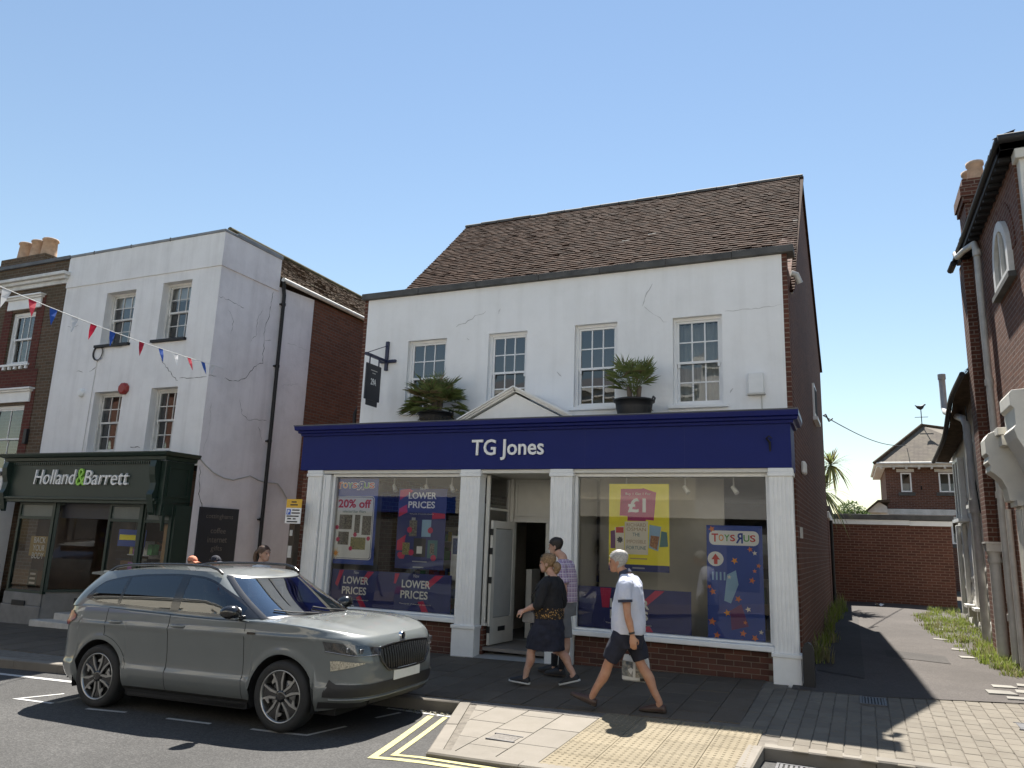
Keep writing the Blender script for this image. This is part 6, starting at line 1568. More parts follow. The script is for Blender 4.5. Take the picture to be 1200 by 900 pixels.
# fan palms in black tubs on the flat roof of the shopfront
def fan_leaf(b, base, d, L, fan, mi=0):
    d = Vector(d).normalized(); tip = Vector(base) + d * L - Vector((0, 0, .10 * L))
    b.tube([base, Vector(base) + d * L * .5, tip], [.009, .007, .005], 4, 2)
    ax = (d - Vector((0, 0, .2))).normalized(); s_ = ax.cross(Vector((0, 0, 1)))
    s_ = s_.normalized() if s_.length > .1 else Vector((1, 0, 0)); up = s_.cross(ax).normalized()
    n_ = 19
    for k in range(n_):
        a = lerp(-1.75, 1.75, k / (n_ - 1)) + rnd.gauss(0, .04)
        q = (ax * math.cos(a) + s_ * math.sin(a)).normalized(); q = (q + up * (.25 * abs(math.sin(a)) + rnd.gauss(0, .05))).normalized()
        l_ = fan * (1 - .18 * abs(a) / 1.75) * rnd.uniform(.88, 1.08); w_ = q.cross(up).normalized() * .0085
        p1, p2 = tip + q * l_ * .55, tip + q * l_ - Vector((0, 0, .06 * l_ + rnd.uniform(0, .03)))
        m = 1 if rnd.random() < .10 else mi
        b.add([tip, p1 - w_, p2, p1 + w_], [(0, 1, 2), (0, 2, 3)], m)
def potted_palm(x, y, z, s_, label, leaves, rpot, hpot, tilt, stem, dense):
    t = thing('potted_palm', label, 'potted palm', (x, y, z), 'fan palms on the shopfront roof')
    b = MB(); b.lathe([(rpot * .78, z), (rpot * .92, z + hpot * .6), (rpot * .96, z + hpot * .9), (rpot * 1.06, z + hpot * .9), (rpot * 1.06, z + hpot), (rpot * .97, z + hpot), (rpot * .93, z + hpot * .85)], (x, y, 0), 24, cap=False); pt = part('pot', b, MT['black_plastic'], t)
    for sx in (-1, 1):
        b = MB(); b.tube([(x + sx * rpot * .98, y - .06, z + hpot * .92), (x + sx * rpot * 1.05, y - .06, z + hpot * 1.12), (x + sx * rpot * 1.05, y + .06, z + hpot * 1.12), (x + sx * rpot * .98, y + .06, z + hpot * .92)], .014, 6); part('handle', b, MT['black_plastic'], pt)
    b = MB(); b.lathe([(.01, z + hpot * .86), (rpot * .94, z + hpot * .84)], (x, y, 0), 20, cap=False); part('soil', b, MT['earth'], pt)
    b = MB()
    for k in range(stem): 
        a = rnd.uniform(0, 2 * PI); b.tube([(x + .05 * math.cos(a), y + .05 * math.sin(a), z + hpot * .8), (x + .09 * math.cos(a), y + .07 * math.sin(a), z + hpot + .22)], [.05, .035], 7)
    part('stem', b, MT['bark'], t)
    b = MB(); c = Vector((x, y, z + hpot + .12))
    for k in range(leaves):
        a = rnd.uniform(0, 2 * PI); e = rnd.choice((rnd.uniform(-.1, .6), rnd.uniform(.4, 1.4)))if dense else rnd.uniform(.3, 1.5)
        d = Vector((math.cos(a) * math.cos(e), .75 * math.sin(a) * math.cos(e), math.sin(e)))
        if d.y > .55: d.y *= .4
        fan_leaf(b, c + Vector((rnd.uniform(-.06, .06), rnd.uniform(-.06, .06), rnd.uniform(-.08, .12))), d, s_ * rnd.uniform(.55, 1.0), s_ * rnd.uniform(.55, .8), 0 if rnd.random() < .9 else 1)
    for k in range(26 if dense else 3):
        a = rnd.uniform(0, 2 * PI); d = Vector((math.cos(a), .7 * math.sin(a) - .2, rnd.uniform(-.9, -.2))); fan_leaf(b, c - Vector((0, 0, .05)), d, s_ * rnd.uniform(.3, .55), s_ * rnd.uniform(.35, .5), 1)
    part('fronds', b, [MT['leaf_palm'], MT['leaf_palm_tip'], MT['leaf_cord']], t)
potted_palm(-6.42, 11.12, 3.56, .41, 'dense bushy fan palm in a tub left of the entrance pediment', 80, .30, .22, 0, 4, True)
potted_palm(-2.93, 11.14, 3.56, .45, 'open fan palm in a black handled tub under the right hand windows', 20, .30, .30, 0, 3, False)
# ================================================================ PARKED CAR (local frame: x forward, y left, z up)
def carpaint(name, col):
    m, n, b = nodes(name)
    c = mixc(n, ramp(n, noisen(n, objc(n), 3, 4), [(.3, 0), (.8, 1)]), col, tuple(x * .93 for x in col))
    fine = noisen(n, objc(n), 45, 3)
    lw = N(n, 'ShaderNodeSeparateXYZ'); n.links.new(objc(n), lw.inputs[0])
    low = ramp(n, lw.outputs[2], [(.2, 1), (.75, 0)])
    c = mixc(n, mathn(n, 'MULTIPLY', mathn(n, 'MULTIPLY', low, ramp(n, fine, [(.4, .2), (.8, 1)])), .28), c, (.22, .19, .16))
    n.links.new(c, b.inputs['Base Color']); setp(b, Roughness=.38, **{'Coat Weight': 1.0, 'Coat Roughness': .035, 'Coat IOR': 1.5})
    MT[name] = m
carpaint('car_grey', (.122, .138, .140))
mat('car_black', (.011, .011, .012), .18, .1, 8, spec=.6, coat=.5, obj=True)
mat('car_trim', (.02, .02, .021), .6, .15, 8, .1, 80, obj=True)
mat('car_dark', (.006, .006, .006), .9, .1, 4, obj=True)
mat('tyre', (.022, .022, .022), .8, .2, 9, .15, 60, obj=True)
mat('alloy', (.42, .42, .41), .28, .08, 9, metal=.9, obj=True)
mat('chrome', (.7, .7, .7), .12, .04, 9, metal=1.0, obj=True)
mat('seat_fabric', (.03, .03, .032), .9, .2, 9, obj=True)
mat('plate_white', (.72, .72, .69), .5, .05, 9, obj=True)
mat('lamp_dark', (.03, .032, .035), .12, .2, 9, spec=.7, coat=1, obj=True)
mat('lamp_clear', (.22, .23, .25), .1, .2, 14, metal=.6, coat=1, obj=True)
mat('tail_red', (.20, .008, .012), .3, .25, 9, coat=.3, obj=True)
mat('amber', (.5, .22, .06), .2, .1, 9, coat=1, obj=True)
glass('car_glass', (.34, .40, .38), 2.4); glass('car_privacy', (.10, .115, .12), 2.2); glass('car_screen', (.75, .82, .78), 4.2)

CT = [(.20, 2.08), (.26, 2.15), (.34, 2.21), (.44, 2.24), (.55, 2.25), (.68, 2.245), (.78, 2.225), (.86, 2.20), (.92, 2.155), (.97, 2.09), (1.02, 2.02), (1.2, 1.96)]
RT = [(.20, -2.00), (.30, -2.10), (.45, -2.17), (.6, -2.18), (.8, -2.165), (.95, -2.14), (1.1, -2.10), (1.2, -2.07)]
WT = [(.20, .80), (.27, .855), (.33, .885), (.42, .905), (.465, .910), (.50, .890), (.58, .884), (.66, .886), (.78, .898), (.88, .908), (.925, .922), (.95, .906), (1.02, .896), (1.10, .882), (1.2, .86)]
XF = lambda z: sinterp(z, CT); XR = lambda z: sinterp(z, RT)
X0F, X0R, NF, NR = 1.05, -1.35, 4.4, 4.6
AX, ZW, RA = 1.32, .345, .405
def Wd(z, x=0):
    d = min(math.hypot(x - AX, z - ZW), math.hypot(x + AX, z - ZW))
    return sinterp(z, WT) + .018 * math.exp(-((d - RA - .01) / .055) ** 2) * (1 if z < .80 else max(0, 1 - (z - .80) / .08))
def ztop(x): return sinterp(x, [(-2.1, 1.10), (-1.7, 1.125), (-1.2, 1.105), (-.6, 1.085), (0, 1.065), (.5, 1.055), (.95, 1.055), (1.3, 1.045), (1.65, 1.025), (1.9, .995), (2.02, .965), (2.12, .925), (2.3, .90)])
def zbot(x):
    z = .225 if abs(x) < 1.7 else .225 + .10 * ((abs(x) - 1.7) / .5) ** 2
    for c in (AX, -AX):
        if abs(x - c) < RA: z = max(z, ZW + math.sqrt(RA * RA - (x - c) ** 2))
    return z
def fu(cy, n): return (max(0, 1 - cy ** n)) ** (1 / n)
# column samples from the nose centre to the tail centre: ('f', cx, cy) ('s', x) ('r', cx, cy)
cols = []
cs_ = [i / 15 * .93 for i in range(16)]
for cy in cs_: cols.append(('f', fu(cy, NF), cy))
lastcx = fu(.93, NF)
for i in range(1, 23):
    cx = lastcx * (1 - i / 23); cols.append(('f', cx, fu(cx, NF)))
xs_ = sorted(set([round(X0F - i * (X0F - X0R) / 90, 4) for i in range(91)] + [AX - RA, .805, .813, -.272, -.28, -AX + RA]), reverse=True)
for x in xs_: cols.append(('s', x, 1))
lastcx = fu(.93, NR)
for i in range(1, 20): cols.append(('r', lastcx * i / 20, fu(lastcx * i / 20, NR)))
for cy in cs_[::-1]: cols.append(('r', fu(cy, NR), cy))
def colxy(c, z):
    if c[0] == 's': return c[1], Wd(z, c[1])
    if c[0] == 'f':
        x = X0F + c[1] * (XF(z) - X0F); return x, Wd(z, x) * c[2]
    x = X0R + c[1] * (XR(z) - X0R); return x, Wd(z, x) * c[2]
NRW = 34
colpts = []
for c in cols:
    xm = colxy(c, .55)[0]; zb = zbot(xm); zt = ztop(colxy(c, .95)[0])
    pts = []
    for j in range(NRW + 1):
        z = zb + (zt - zb) * j / NRW; x, y = colxy(c, z); pts.append((x, y, z))
    x, y, z = pts[-1]
    colpts.append(pts)
FLO = 1.0
def flange(p, k):      # inward shoulder above the belt line
    x, y, z = p; return (x * (1 - .004 * k), y - .02 * k if y > .1 else y, z + .006 * k)
carP = (-6.652, 6.53 + .80, -.325)
car = thing('parked_car', 'grey five door SUV with black roof rails parked in the marked bay', 'car', (0, 0, 0))
CAR0 = Vector((0, 0, 0))
def both(mb):          # add the mirrored half
    o = MB(); o.v = list(mb.v); o.f = list(mb.f); o.m = list(mb.m); o.s = list(mb.s)
    k = len(o.v); o.v += [(x, -y, z) for x, y, z in mb.v]; o.f += [tuple(i + k for i in reversed(f)) for f in mb.f]; o.m += mb.m; o.s += mb.s
    return o
body = MB(); doors = {'front': MB(), 'rear': MB()}
nC = len(cols)
for i in range(nC - 1):
    a, c = cols[i], cols[i + 1]
    for j in range(NRW):
        q = [colpts[i][j], colpts[i + 1][j], colpts[i + 1][j + 1], colpts[i][j + 1]]
        tgt = body; m = 0
        if a[0] == 's' and c[0] == 's':
            xa, xc = a[1], c[1]
            if abs(xa - .813) < 1e-3 and abs(xc - .805) < 1e-3 or abs(xa + .272) < 1e-3: m = 1 if q[0][2] > .3 else 0
        if q[0][2] < .255 and abs(q[0][0]) < .95: m = 1
        tgt.add(q, [(0, 1, 2, 3)], m, True)
    body.add([colpts[i][-1], colpts[i + 1][-1], flange(colpts[i + 1][-1], 1), flange(colpts[i][-1], 1)], [(0, 1, 2, 3)], 0, True)
# bonnet
hc = [k for k, c in enumerate(cols) if colpts[k][-1][0] > .93]
SS = frange(0, 1, 14)
def hoodpt(k, s_):
    x, y, z = flange(colpts[k][-1], 0)
    cr = .028 * min(1, (2.2 - x) / .5) if x < 2.2 else 0
    bulge = .010 * math.exp(-((s_ - .62) / .10) ** 2) * min(1, max(0, (2.03 - x) / .3))
    return (x, y * (1 - s_ * 1.0) if False else y * s_, z + cr * (1 - s_ ** 2.2) + bulge)
hood = MB(); hood.grid(lambda k, s_: hoodpt(k, s_), hc, SS)
# under/cowl and floor
part('body', both(body), [MT['car_grey'], MT['car_dark']], car, fix=True)
part('bonnet', both(hood), MT['car_grey'], car, fix=True)
# ---------------- greenhouse
GXF = lambda g: lerp(1.16, .40, g) - .03 * math.sin(g * PI)
GXR = lambda g: lerp(-2.10, -1.85, g ** 1.4)
GW = lambda g: lerp(.872, .672, g) + .022 * math.sin(g * PI)
GN, GNR = 3.0, 4.0
zr = lambda x: sinterp(x, [(-1.9, 1.44), (-1.6, 1.50), (-1.2, 1.53), (-.6, 1.545), (0, 1.535), (.3, 1.495), (.5, 1.45)])
def gcol(c, g):
    xf0, xr0 = GXF(g) - .62, GXR(g) + .45
    if c[0] == 'f': return xf0 + c[1] * .62, GW(g) * c[2]
    if c[0] == 'r': return xr0 - c[1] * .45, GW(g) * c[2]
    return lerp(xr0, xf0, c[1]), GW(g)
gcols = [('f', fu(cy, GN), cy) for cy in [i / 16 * .93 for i in range(17)]]
l_ = fu(.93, GN); gcols += [('f', l_ * (1 - i / 10), fu(l_ * (1 - i / 10), GN)) for i in range(1, 10)]
gcols += [('s', 1 - i / 70, 1) for i in range(71)]
l_ = fu(.93, GNR); gcols += [('r', l_ * i / 8, fu(l_ * i / 8, GNR)) for i in range(1, 9)] + [('r', fu(cy, GNR), cy) for cy in [.93 * (1 - i / 10) for i in range(1, 11)]]
NG = 26
def gpt(c, g):
    x, y = gcol(c, g); x0 = gcol(c, 0)[0]; x1 = gcol(c, 1)[0]
    z0 = ztop(x0) - .012 if c[0] != 'f' else lerp(ztop(.95), 1.075, 1 - c[2] ** 2) - .02
    z1 = zr(x1)
    return (x, y, lerp(z0, z1, g))
def gyx(x, z):         # half width of the greenhouse at (x,z)
    y = .75
    z0, z1 = ztop(x) - .012, zr(x)
    g = min(1, max(0, (z - z0) / (z1 - z0)))
    for _ in range(8):
        xf, xr = GXF(g), GXR(g); xf0 = xf - .62; xr0 = xr + .45
        # z along a column varies a little with x; refine g with the column's own ends
        if x > xf0:
            t = min(1, (x - xf0) / .62); cyy = fu(t, GN)
            x0, x1 = GXF(0) - .62 + t * .62, GXF(1) - .62 + t * .62
            zz0 = lerp(ztop(.95), 1.075, 1 - cyy ** 2) - .02; zz1 = zr(x1)
        elif x < xr0:
            t = min(1, (xr0 - x) / .45); cyy = fu(t, GNR); x0, x1 = GXR(0) + .45 - t * .45, GXR(1) + .45 - t * .45; zz0, zz1 = ztop(x0) - .012, zr(x1)
        else:
            t = (x - xr0) / (xf0 - xr0); cyy = 1; x0 = lerp(GXR(0) + .45, GXF(0) - .62, t); x1 = lerp(GXR(1) + .45, GXF(1) - .62, t); zz0, zz1 = ztop(x0) - .012, zr(x1)
        g = min(1, max(0, (z - zz0) / (zz1 - zz0)))
        y = GW(g) * cyy
    return y
WL = [(-1.70, 1.20), (-1.5, 1.150), (-1.2, 1.130), (-.6, 1.108), (0, 1.088), (.5, 1.078), (.90, 1.072)]
WU = [(-1.70, 1.225), (-1.62, 1.31), (-1.5, 1.395), (-1.2, 1.455), (-.9, 1.485), (-.4, 1.50), (-.05, 1.483), (.15, 1.44), (.35, 1.355), (.55, 1.265), (.75, 1.165), (.90, 1.080)]
wl = lambda x: interp(x, WL); wu = lambda x: sinterp(x, WU)
gh = MB()
for i in range(len(gcols) - 1):
    for j in range(NG):
        g0, g1 = j / NG, (j + 1) / NG
        q = [gpt(gcols[i], g0), gpt(gcols[i + 1], g0), gpt(gcols[i + 1], g1), gpt(gcols[i], g1)]
        cx_, cz = sum(p[0] for p in q) / 4, sum(p[2] for p in q) / 4; cy_ = gcols[i][2]
        if gcols[i][0] == 'f' and cy_ < .86 and .10 < g0 and g1 < .93: continue
        if gcols[i][0] == 'r' and cy_ < .8 and .15 < g0 and g1 < .85: continue
        if -1.62 < cx_ < .80 and gcols[i][2] > .8 and wl(cx_) + .03 < cz < wu(cx_) - .03 and not (gcols[i][0] == 'f' and cy_ < .86): continue
        gh.add(q, [(0, 1, 2, 3)], 0, True)
part('cabin_frame', both(gh), MT['car_grey'], car, fix=True)
rf = MB(); rf.grid(lambda k, s_: (lambda p: (p[0], p[1] * s_, p[2] + .034 * (1 - s_ ** 2) * min(1, max(.15, (p[0] + 1.9) / .6)) * min(1, max(.1, (.45 - p[0]) / .5))))(gpt(gcols[k], 1)), list(range(len(gcols))), frange(0, 1, 10)); part('roof', both(rf), MT['car_grey'], car, fix=True)
# side glazing: black surround and panes
def side_strip(x0, x1, f0, f1, off, n=10, rows=4):
    b = MB()
    def P(x, t):
        lo, hi = wl(x), wu(x); z = lerp(lo, hi, lerp(f0(x), f1(x), t)); return (x, gyx(x, z) + off, z)
    b.grid(P, frange(x0, x1, n), frange(0, 1, rows)); return b
edge = lambda x: min(.45, .022 / max(.02, wu(x) - wl(x)))
lo_ = lambda x: edge(x); hi_ = lambda x: 1 - edge(x); zero = lambda x: 0.0; one = lambda x: 1.0
sur = MB()
def addmb(d, s): d.add(s.v, s.f, s.m[0] if s.m else 0, True)
for a, c in ((-1.70, .90),):
    addmb(sur, side_strip(a, c, zero, lo_, .006, 70, 1)); addmb(sur, side_strip(a, c, hi_, one, .006, 70, 1))
for a, c in ((.70, .895), (-.33, -.20), (-1.165, -1.115), (-1.695, -1.60)): addmb(sur, side_strip(a, c, zero, one, .0065, 8, 4))
part('window_surround', both(sur), MT['car_black'], car)
for sgn in (-1, 1):
    for a, c, m in ((-.20, .70, 'car_glass'), (-1.115, -.33, 'car_privacy'), (-1.60, -1.165, 'car_privacy')):
        s_ = side_strip(a, c, lo_, hi_, .005, 30, 6); s_.v = [(x, sgn * y, z) for x, y, z in s_.v]
        part('side_window', s_, MT[m], car)
def ws(cyv, g): 
    x, y, z = gpt(('f', fu(abs(cyv), GN), abs(cyv)), g); return (x + .006, y * (1 if cyv >= 0 else -1), z + .004)
b = MB(); b.grid(lambda u, g: ws(u, g), frange(-.84, .84, 36), frange(.085, .935, 18)); wsc = part('windscreen', b, MT['car_screen'], car)
b = MB()
for u0, u1, g0, g1 in ((-.9, -.84, .05, .96), (.84, .9, .05, .96), (-.84, .84, .05, .085), (-.84, .84, .935, .96)): b.grid(lambda u, g: (lambda p: (p[0] + .001, p[1], p[2] + .001))(ws(u, g)), frange(u0, u1, 24), frange(g0, g1, 12))
part('screen_border', b, MT['car_black'], wsc)
for yo in (.55, -.1):
    b = MB(); b.tube([Vector(ws(yo - .02, .06)) + Vector((.02, 0, .01)), Vector(ws(yo - .42, .12)) + Vector((.02, 0, .012)), Vector(ws(yo - .62, .2)) + Vector((.015, 0, .01))], .009, 6); part('wiper', b, MT['car_trim'], wsc)
def rs(cyv, g):
    x, y, z = gpt(('r', fu(abs(cyv), GNR), abs(cyv)), g); return (x - .006, y * (1 if cyv >= 0 else -1), z)
b = MB(); b.grid(lambda u, g: rs(u, g), frange(-.86, .86, 20), frange(.1, .92, 8)); part('rear_window', b, MT['car_privacy'], car)
b = MB(); b.loft([[(x, y, zr(-1.80) + .02 + dz) for x, dz in ((-1.80, .02), (-2.0, .0), (-2.01, -.025), (-1.80, -.03))] for y in frange(-.58, .58, 10)], smooth=False); part('spoiler', b, MT['car_grey'], car, .01)
# ---------------- surface helper for details on the lower body
def cf(phi, z, off=0):           # front corner; phi 0 = nose centre, pi/2 = flank
    cyv = math.sin(phi) ** (2 / NF); cxv = math.cos(phi) ** (2 / NF)
    x = X0F + cxv * (XF(z) - X0F); y = Wd(z, x) * cyv
    nx, ny = cxv ** (NF - 1) / (XF(z) - X0F), cyv ** (NF - 1) / Wd(z); l = math.hypot(nx, ny)
    return (x + nx / l * off, y + ny / l * off, z)
def phiy(y, z=.7): return math.asin(min(1, (y / Wd(z))) ** (NF / 2))
def phix(x, z=.7): return math.acos(min(1, (x - X0F) / (XF(z) - X0F)) ** (NF / 2))
def fpatch(p0, p1, zl, zh, off, n=16, rows=4, mirror=False, sgn=1):
    b = MB(); b.grid(lambda p, t: (lambda q: (q[0], sgn * q[1], q[2]))(cf(abs(p), lerp(zl(p), zh(p), t), off)), frange(p0, p1, n), frange(0, 1, rows)); return b
def mpatch(*a, **k): return both(fpatch(*a, **k))
lin = lambda p0, z0, p1, z1: (lambda p: z0 + (z1 - z0) * (p - p0) / (p1 - p0))
pa, pb_, pc_ = phiy(.30), phiy(.47), phiy(.50)
# grille
b = MB(); gz0 = lambda p: interp(p, [(0, .585), (phiy(.36), .60), (phiy(.47), .70)]); gz1 = lambda p: interp(p, [(0, .845), (phiy(.47), .825)])
gr = part('grille', mpatch(0, phiy(.47), gz0, gz1, .008, 16, 6), MT['car_dark'], car)
b = MB()
for s_ in (1, -1):
    b.tube([(q[0], s_ * q[1], q[2]) for q in [cf(p, gz1(p), .014) for p in frange(0, phiy(.47), 12)] + [cf(phiy(.475), .75, .012)] + [cf(p, gz0(p), .014) for p in frange(phiy(.47), 0, 12)]], .012, 6)
part('grille_frame', b, MT['car_black'], gr)
for k in range(-10, 11):
    yv = k * .0445; p = phiy(abs(yv)); s_ = 1 if yv >= 0 else -1
    z0, z1 = gz0(p) + .015, gz1(p) - .015
    b = MB(); 
    for d in (-.007, .007): b.tube([(lambda q: (q[0], s_ * q[1] + d, q[2]))(cf(p, lerp(z0, z1, t), .014)) for t in (0, .5, 1)], .0055, 5)
    part('slat', b, MT['car_black'], gr)
b = MB(); q = cf(0, .90, .012); c_ = Vector((q[0] + .004, 0, .895))
b.loft([[c_ + Vector((dx, r_ * math.cos(a), r_ * math.sin(a))) for a in frange(0, 2 * PI, 20)[:-1]] for dx, r_ in ((-.03, .046), (.006, .046), (.010, .040), (.006, .036))]); em = part('emblem', b, MT['chrome'], car)
b = MB(); b.loft([[c_ + Vector((.008, r_ * math.cos(a), r_ * math.sin(a))) for a in frange(0, 2 * PI, 20)[:-1]] for r_ in (.034, .001)]); part('emblem_face', b, MT['car_dark'], em)
b = MB(); b.prism([(-.006, -.024), (.014, -.024), (.016, -.006), (.03, .012), (.012, .012), (.012, .026), (0, .026), (-.008, .008)], lambda u, v, w_: c_ + Vector((w_, u - .004, v)), .0082, .011); part('emblem_mark', b, MT['chrome'], em)
for s_ in (1, -1):
    # headlight
    p0, p1 = phiy(.478), phix(1.84)
    h0 = lambda p: interp(p, [(p0, .75), ((p0 + p1) / 2, .755), (p1, .80)]); h1 = lambda p: interp(p, [(p0, .83), ((p0 + p1) / 2, .872), (p1, .90)])
    hl = part('headlight', fpatch(p0, p1, h0, h1, .010, 18, 4, sgn=s_), MT['lamp_dark'], car)
    b = MB()
    for t in (.35, .6):
        p = lerp(p0, p1, t); q = Vector(cf(p, lerp(h0(p), h1(p), .5), .014)); q.y *= s_
        b.box(q.x - .012, q.x + .006, q.y - .032, q.y + .032, q.z - .022, q.z + .022)
    part('lens', b, MT['lamp_clear'], hl, .006)
    b = MB(); b.tube([(lambda q: (q[0], s_ * q[1], q[2]))(cf(p, h0(p) + .008, .012)) for p in frange(p0, p1, 14)], .006, 5); part('light_bar', b, MT['lamp_clear'], hl)
    p0b, p1b = phiy(.66), phix(1.88)
    f0 = lambda p: interp(p, [(p0b, .685), (p1b, .62)]); f1 = lambda p: interp(p, [(p0b, .692), (p1b - .1, .72), (p1b, .715)])
    part('fog_light', fpatch(p0b, p1b, f0, f1, .010, 14, 3, sgn=s_), mat('lamp_fog', (.42, .38, .30), .35, .6, 60, .8, 90, obj=True), car)
    # outer air curtain, joined to the lower intake
    p0c, p1c = phiy(.60), phix(1.83)
    i0 = lambda p: .375; i1 = lambda p: interp(p, [(p0c, .49), (p1c - .12, .50), (p1c - .06, .56), (p1c, .42)])
    part('side_intake', fpatch(p0c, p1c, i0, i1, .008, 14, 4, sgn=s_), MT['car_trim'], car)
    b = MB(); b.add([], []) if False else None
    p0d, p1d = phiy(.58), phix(1.80)
    part('lower_fin', fpatch(p0d, p1d, lambda p: interp(p, [(p0d, .275), (p1d, .262)]), lambda p: interp(p, [(p0d, .315), (p1d, .33)]), .006, 12, 2, sgn=s_), MT['car_trim'], car)
part('lower_intake', mpatch(0, phiy(.60), lambda p: .375, lambda p: interp(p, [(0, .50), (phiy(.6), .49)]), .008, 14, 4), MT['car_trim'], car)
part('lip_intake', mpatch(0, phiy(.56), lambda p: .292, lambda p: .335, .006, 14, 2), MT['car_trim'], car)
b = MB(); b.tube([(lambda q: (q[0], q[1] * s_, q[2]))(cf(abs(p), .352, .006)) for s_, p in [(-1, p) for p in frange(phix(1.9), 0, 14)] + [(1, p) for p in frange(0, phix(1.9), 14)]], .013, 6); part('lip', b, MT['car_grey'], car)
q = cf(0, .53, 0)[0]
b = MB(); b.box(q + .002, q + .016, -.26, .26, .485, .60); part('number_plate', b, MT['plate_white'], car, .004)
# doors: shut lines, handles, mirrors
def sp(x, z, off=.0015): return (x, Wd(z, x) + off, z)
def seam(pts, r_=.0028):
    b = MB()
    for s_ in (1, -1): b.tube([(x, s_ * (Wd(z, x) + .0005), z) for x, z in pts], r_, 5)
    return b
ar = [(-AX + (RA + .055) * math.cos(a), ZW + (RA + .055) * math.sin(a)) for a in frange(.25, 1.45, 12)]
part('door_seam', seam([(.809, z) for z in frange(.27, 1.04, 16)]), MT['car_dark'], car); part('door_seam', seam([(-.276, z) for z in frange(.27, 1.07, 16)]), MT['car_dark'], car)
part('door_seam', seam(ar + [(-1.26, z) for z in frange(.84, 1.10, 8)]), MT['car_dark'], car); part('door_seam', seam([(x, .268) for x in frange(-.85, .80, 20)], .003), MT['car_dark'], car)
part('door_seam', seam([(x, ztop(x) - .004) for x in frange(-1.25, .8, 30)], .003), MT['car_dark'], car)
for s_ in (1, -1):
    for x0 in (-.235, -1.20):
        b = MB(); z = .955; yb = Wd(z, x0)
        b.loft([[(x0 + u, s_ * (yb + o + .006 * math.cos(a)), z + h * math.sin(a)) for a in frange(0, 2 * PI, 8)[:-1]] for u, o, h in ((0, .004, .008), (.02, .020, .014), (.09, .030, .016), (.17, .024, .015), (.20, .004, .009))]); dh = part('door_handle', b, MT['car_grey'], car)
        b = MB(); b.loft([[(x0 + .03 + .13 * t, s_ * (yb + .002), z - .006 + h * math.sin(a) + .002 * math.cos(a)) for a in frange(0, 2 * PI, 8)[:-1]] for t, h in ((0, .004), (.2, .02), (.8, .02), (1, .004))]); part('recess', b, MT['car_dark'], dh)
    b = MB(); b.loft([[(.70 + dx, s_ * y, 1.145 + h * math.sin(a)) if False else (.70 + dx + .09 * k_ * math.cos(a) , s_ * y, 1.135 + .075 * k_ * math.sin(a) + dz) for a in frange(0, 2 * PI, 14)[:-1]] for y, k_, dx, dz in ((.90, .55, -.02, -.02), (.93, .85, 0, 0), (1.0, 1.0, .01, .005), (1.06, .9, .0, .008), (1.10, .55, -.02, .01), (1.11, .15, -.03, .01))]); mr = part('mirror', b, MT['car_black'], car)
    b = MB(); b.tube([(.72, s_ * .80, 1.07), (.72, s_ * .93, 1.085)], [.03, .035], 8); part('mirror_arm', b, MT['car_black'], mr)
    b = MB(); b.box(.70, .80, s_ * 1.02 - .03, s_ * 1.02 + .03, 1.075, 1.09); part('indicator', b, MT['car_grey'], mr, .004)
    b = MB(); b.box(.86, .965, s_ * (Wd(.93, .9) + .004) - .004, s_ * (Wd(.93, .9) + .004) + .004, .925, .947); part('side_badge', b, MT['car_black'], car)
    # roof rail
    pts = [(x, s_ * (interp(x, [(-1.6, .635), (.2, .655)])), zr(x) + h) for x, h in ((.20, .0), (.12, .035), (0, .055), (-.4, .06), (-.9, .06), (-1.3, .058), (-1.5, .045), (-1.62, .0))]
    b = MB(); b.tube([pts[0]] + [tuple(lerp(pts[i][k], pts[i + 1][k], t) for k in range(3)) for i in range(len(pts) - 1) for t in (.33, .66, 1)], .016, 8); part('roof_rail', b, MT['car_black'], car)
    # tail light wrapping the rear corner
    def cr(phi, z, off): 
        cyv = math.sin(phi) ** (2 / NR); cxv = math.cos(phi) ** (2 / NR); x = X0R + cxv * (XR(z) - X0R); y = Wd(z, x) * cyv
        nx, ny = -cxv ** (NR - 1) / (X0R - XR(z)), cyv ** (NR - 1) / Wd(z); l = math.hypot(nx, ny); return (x + nx / l * off, s_ * (y + ny / l * off), z)
    b = MB(); b.grid(lambda p, t: cr(p, lerp(interp(p, [(.5, .86), (1.15, .89), (1.32, .96)]), interp(p, [(.5, 1.03), (1.15, 1.05), (1.32, 1.0)]), t), .010), frange(.5, 1.32, 14), frange(0, 1, 4)); part('tail_light', b, MT['tail_red'], car)
    b = MB(); b.box(-1.85, -1.75, s_ * .905 - .004, s_ * .905 + .004, .60, .625); 
# wheel wells, underside
b = MB()
for c in (AX, -AX):
    for s_ in (1, -1):
        b.loft([[(c + (RA - .004) * math.cos(a), s_ * y, ZW + (RA - .004) * math.sin(a)) for a in frange(-.35, PI + .35, 20)] for y in (.895, .55)], cap=False, closed=False)
        b.add([(c + RA * math.cos(a), s_ * .56, ZW + RA * math.sin(a)) for a in frange(-.35, PI + .35, 20)], [tuple(range(21))])
part('wheel_arch_liner', b, MT['car_dark'], car)
b = MB(); b.box(-1.9, 1.9, -.75, .75, .19, .26); b.box(-.88, .88, -.86, .86, .185, .245); part('underbody', b, MT['car_dark'], car)
b = MB()
for s_ in (1, -1): b.box(-.86, .86, s_ * .80 - .06, s_ * .80 + .06, .17, .24)
part('sill_trim', b, MT['car_trim'], car, .02)
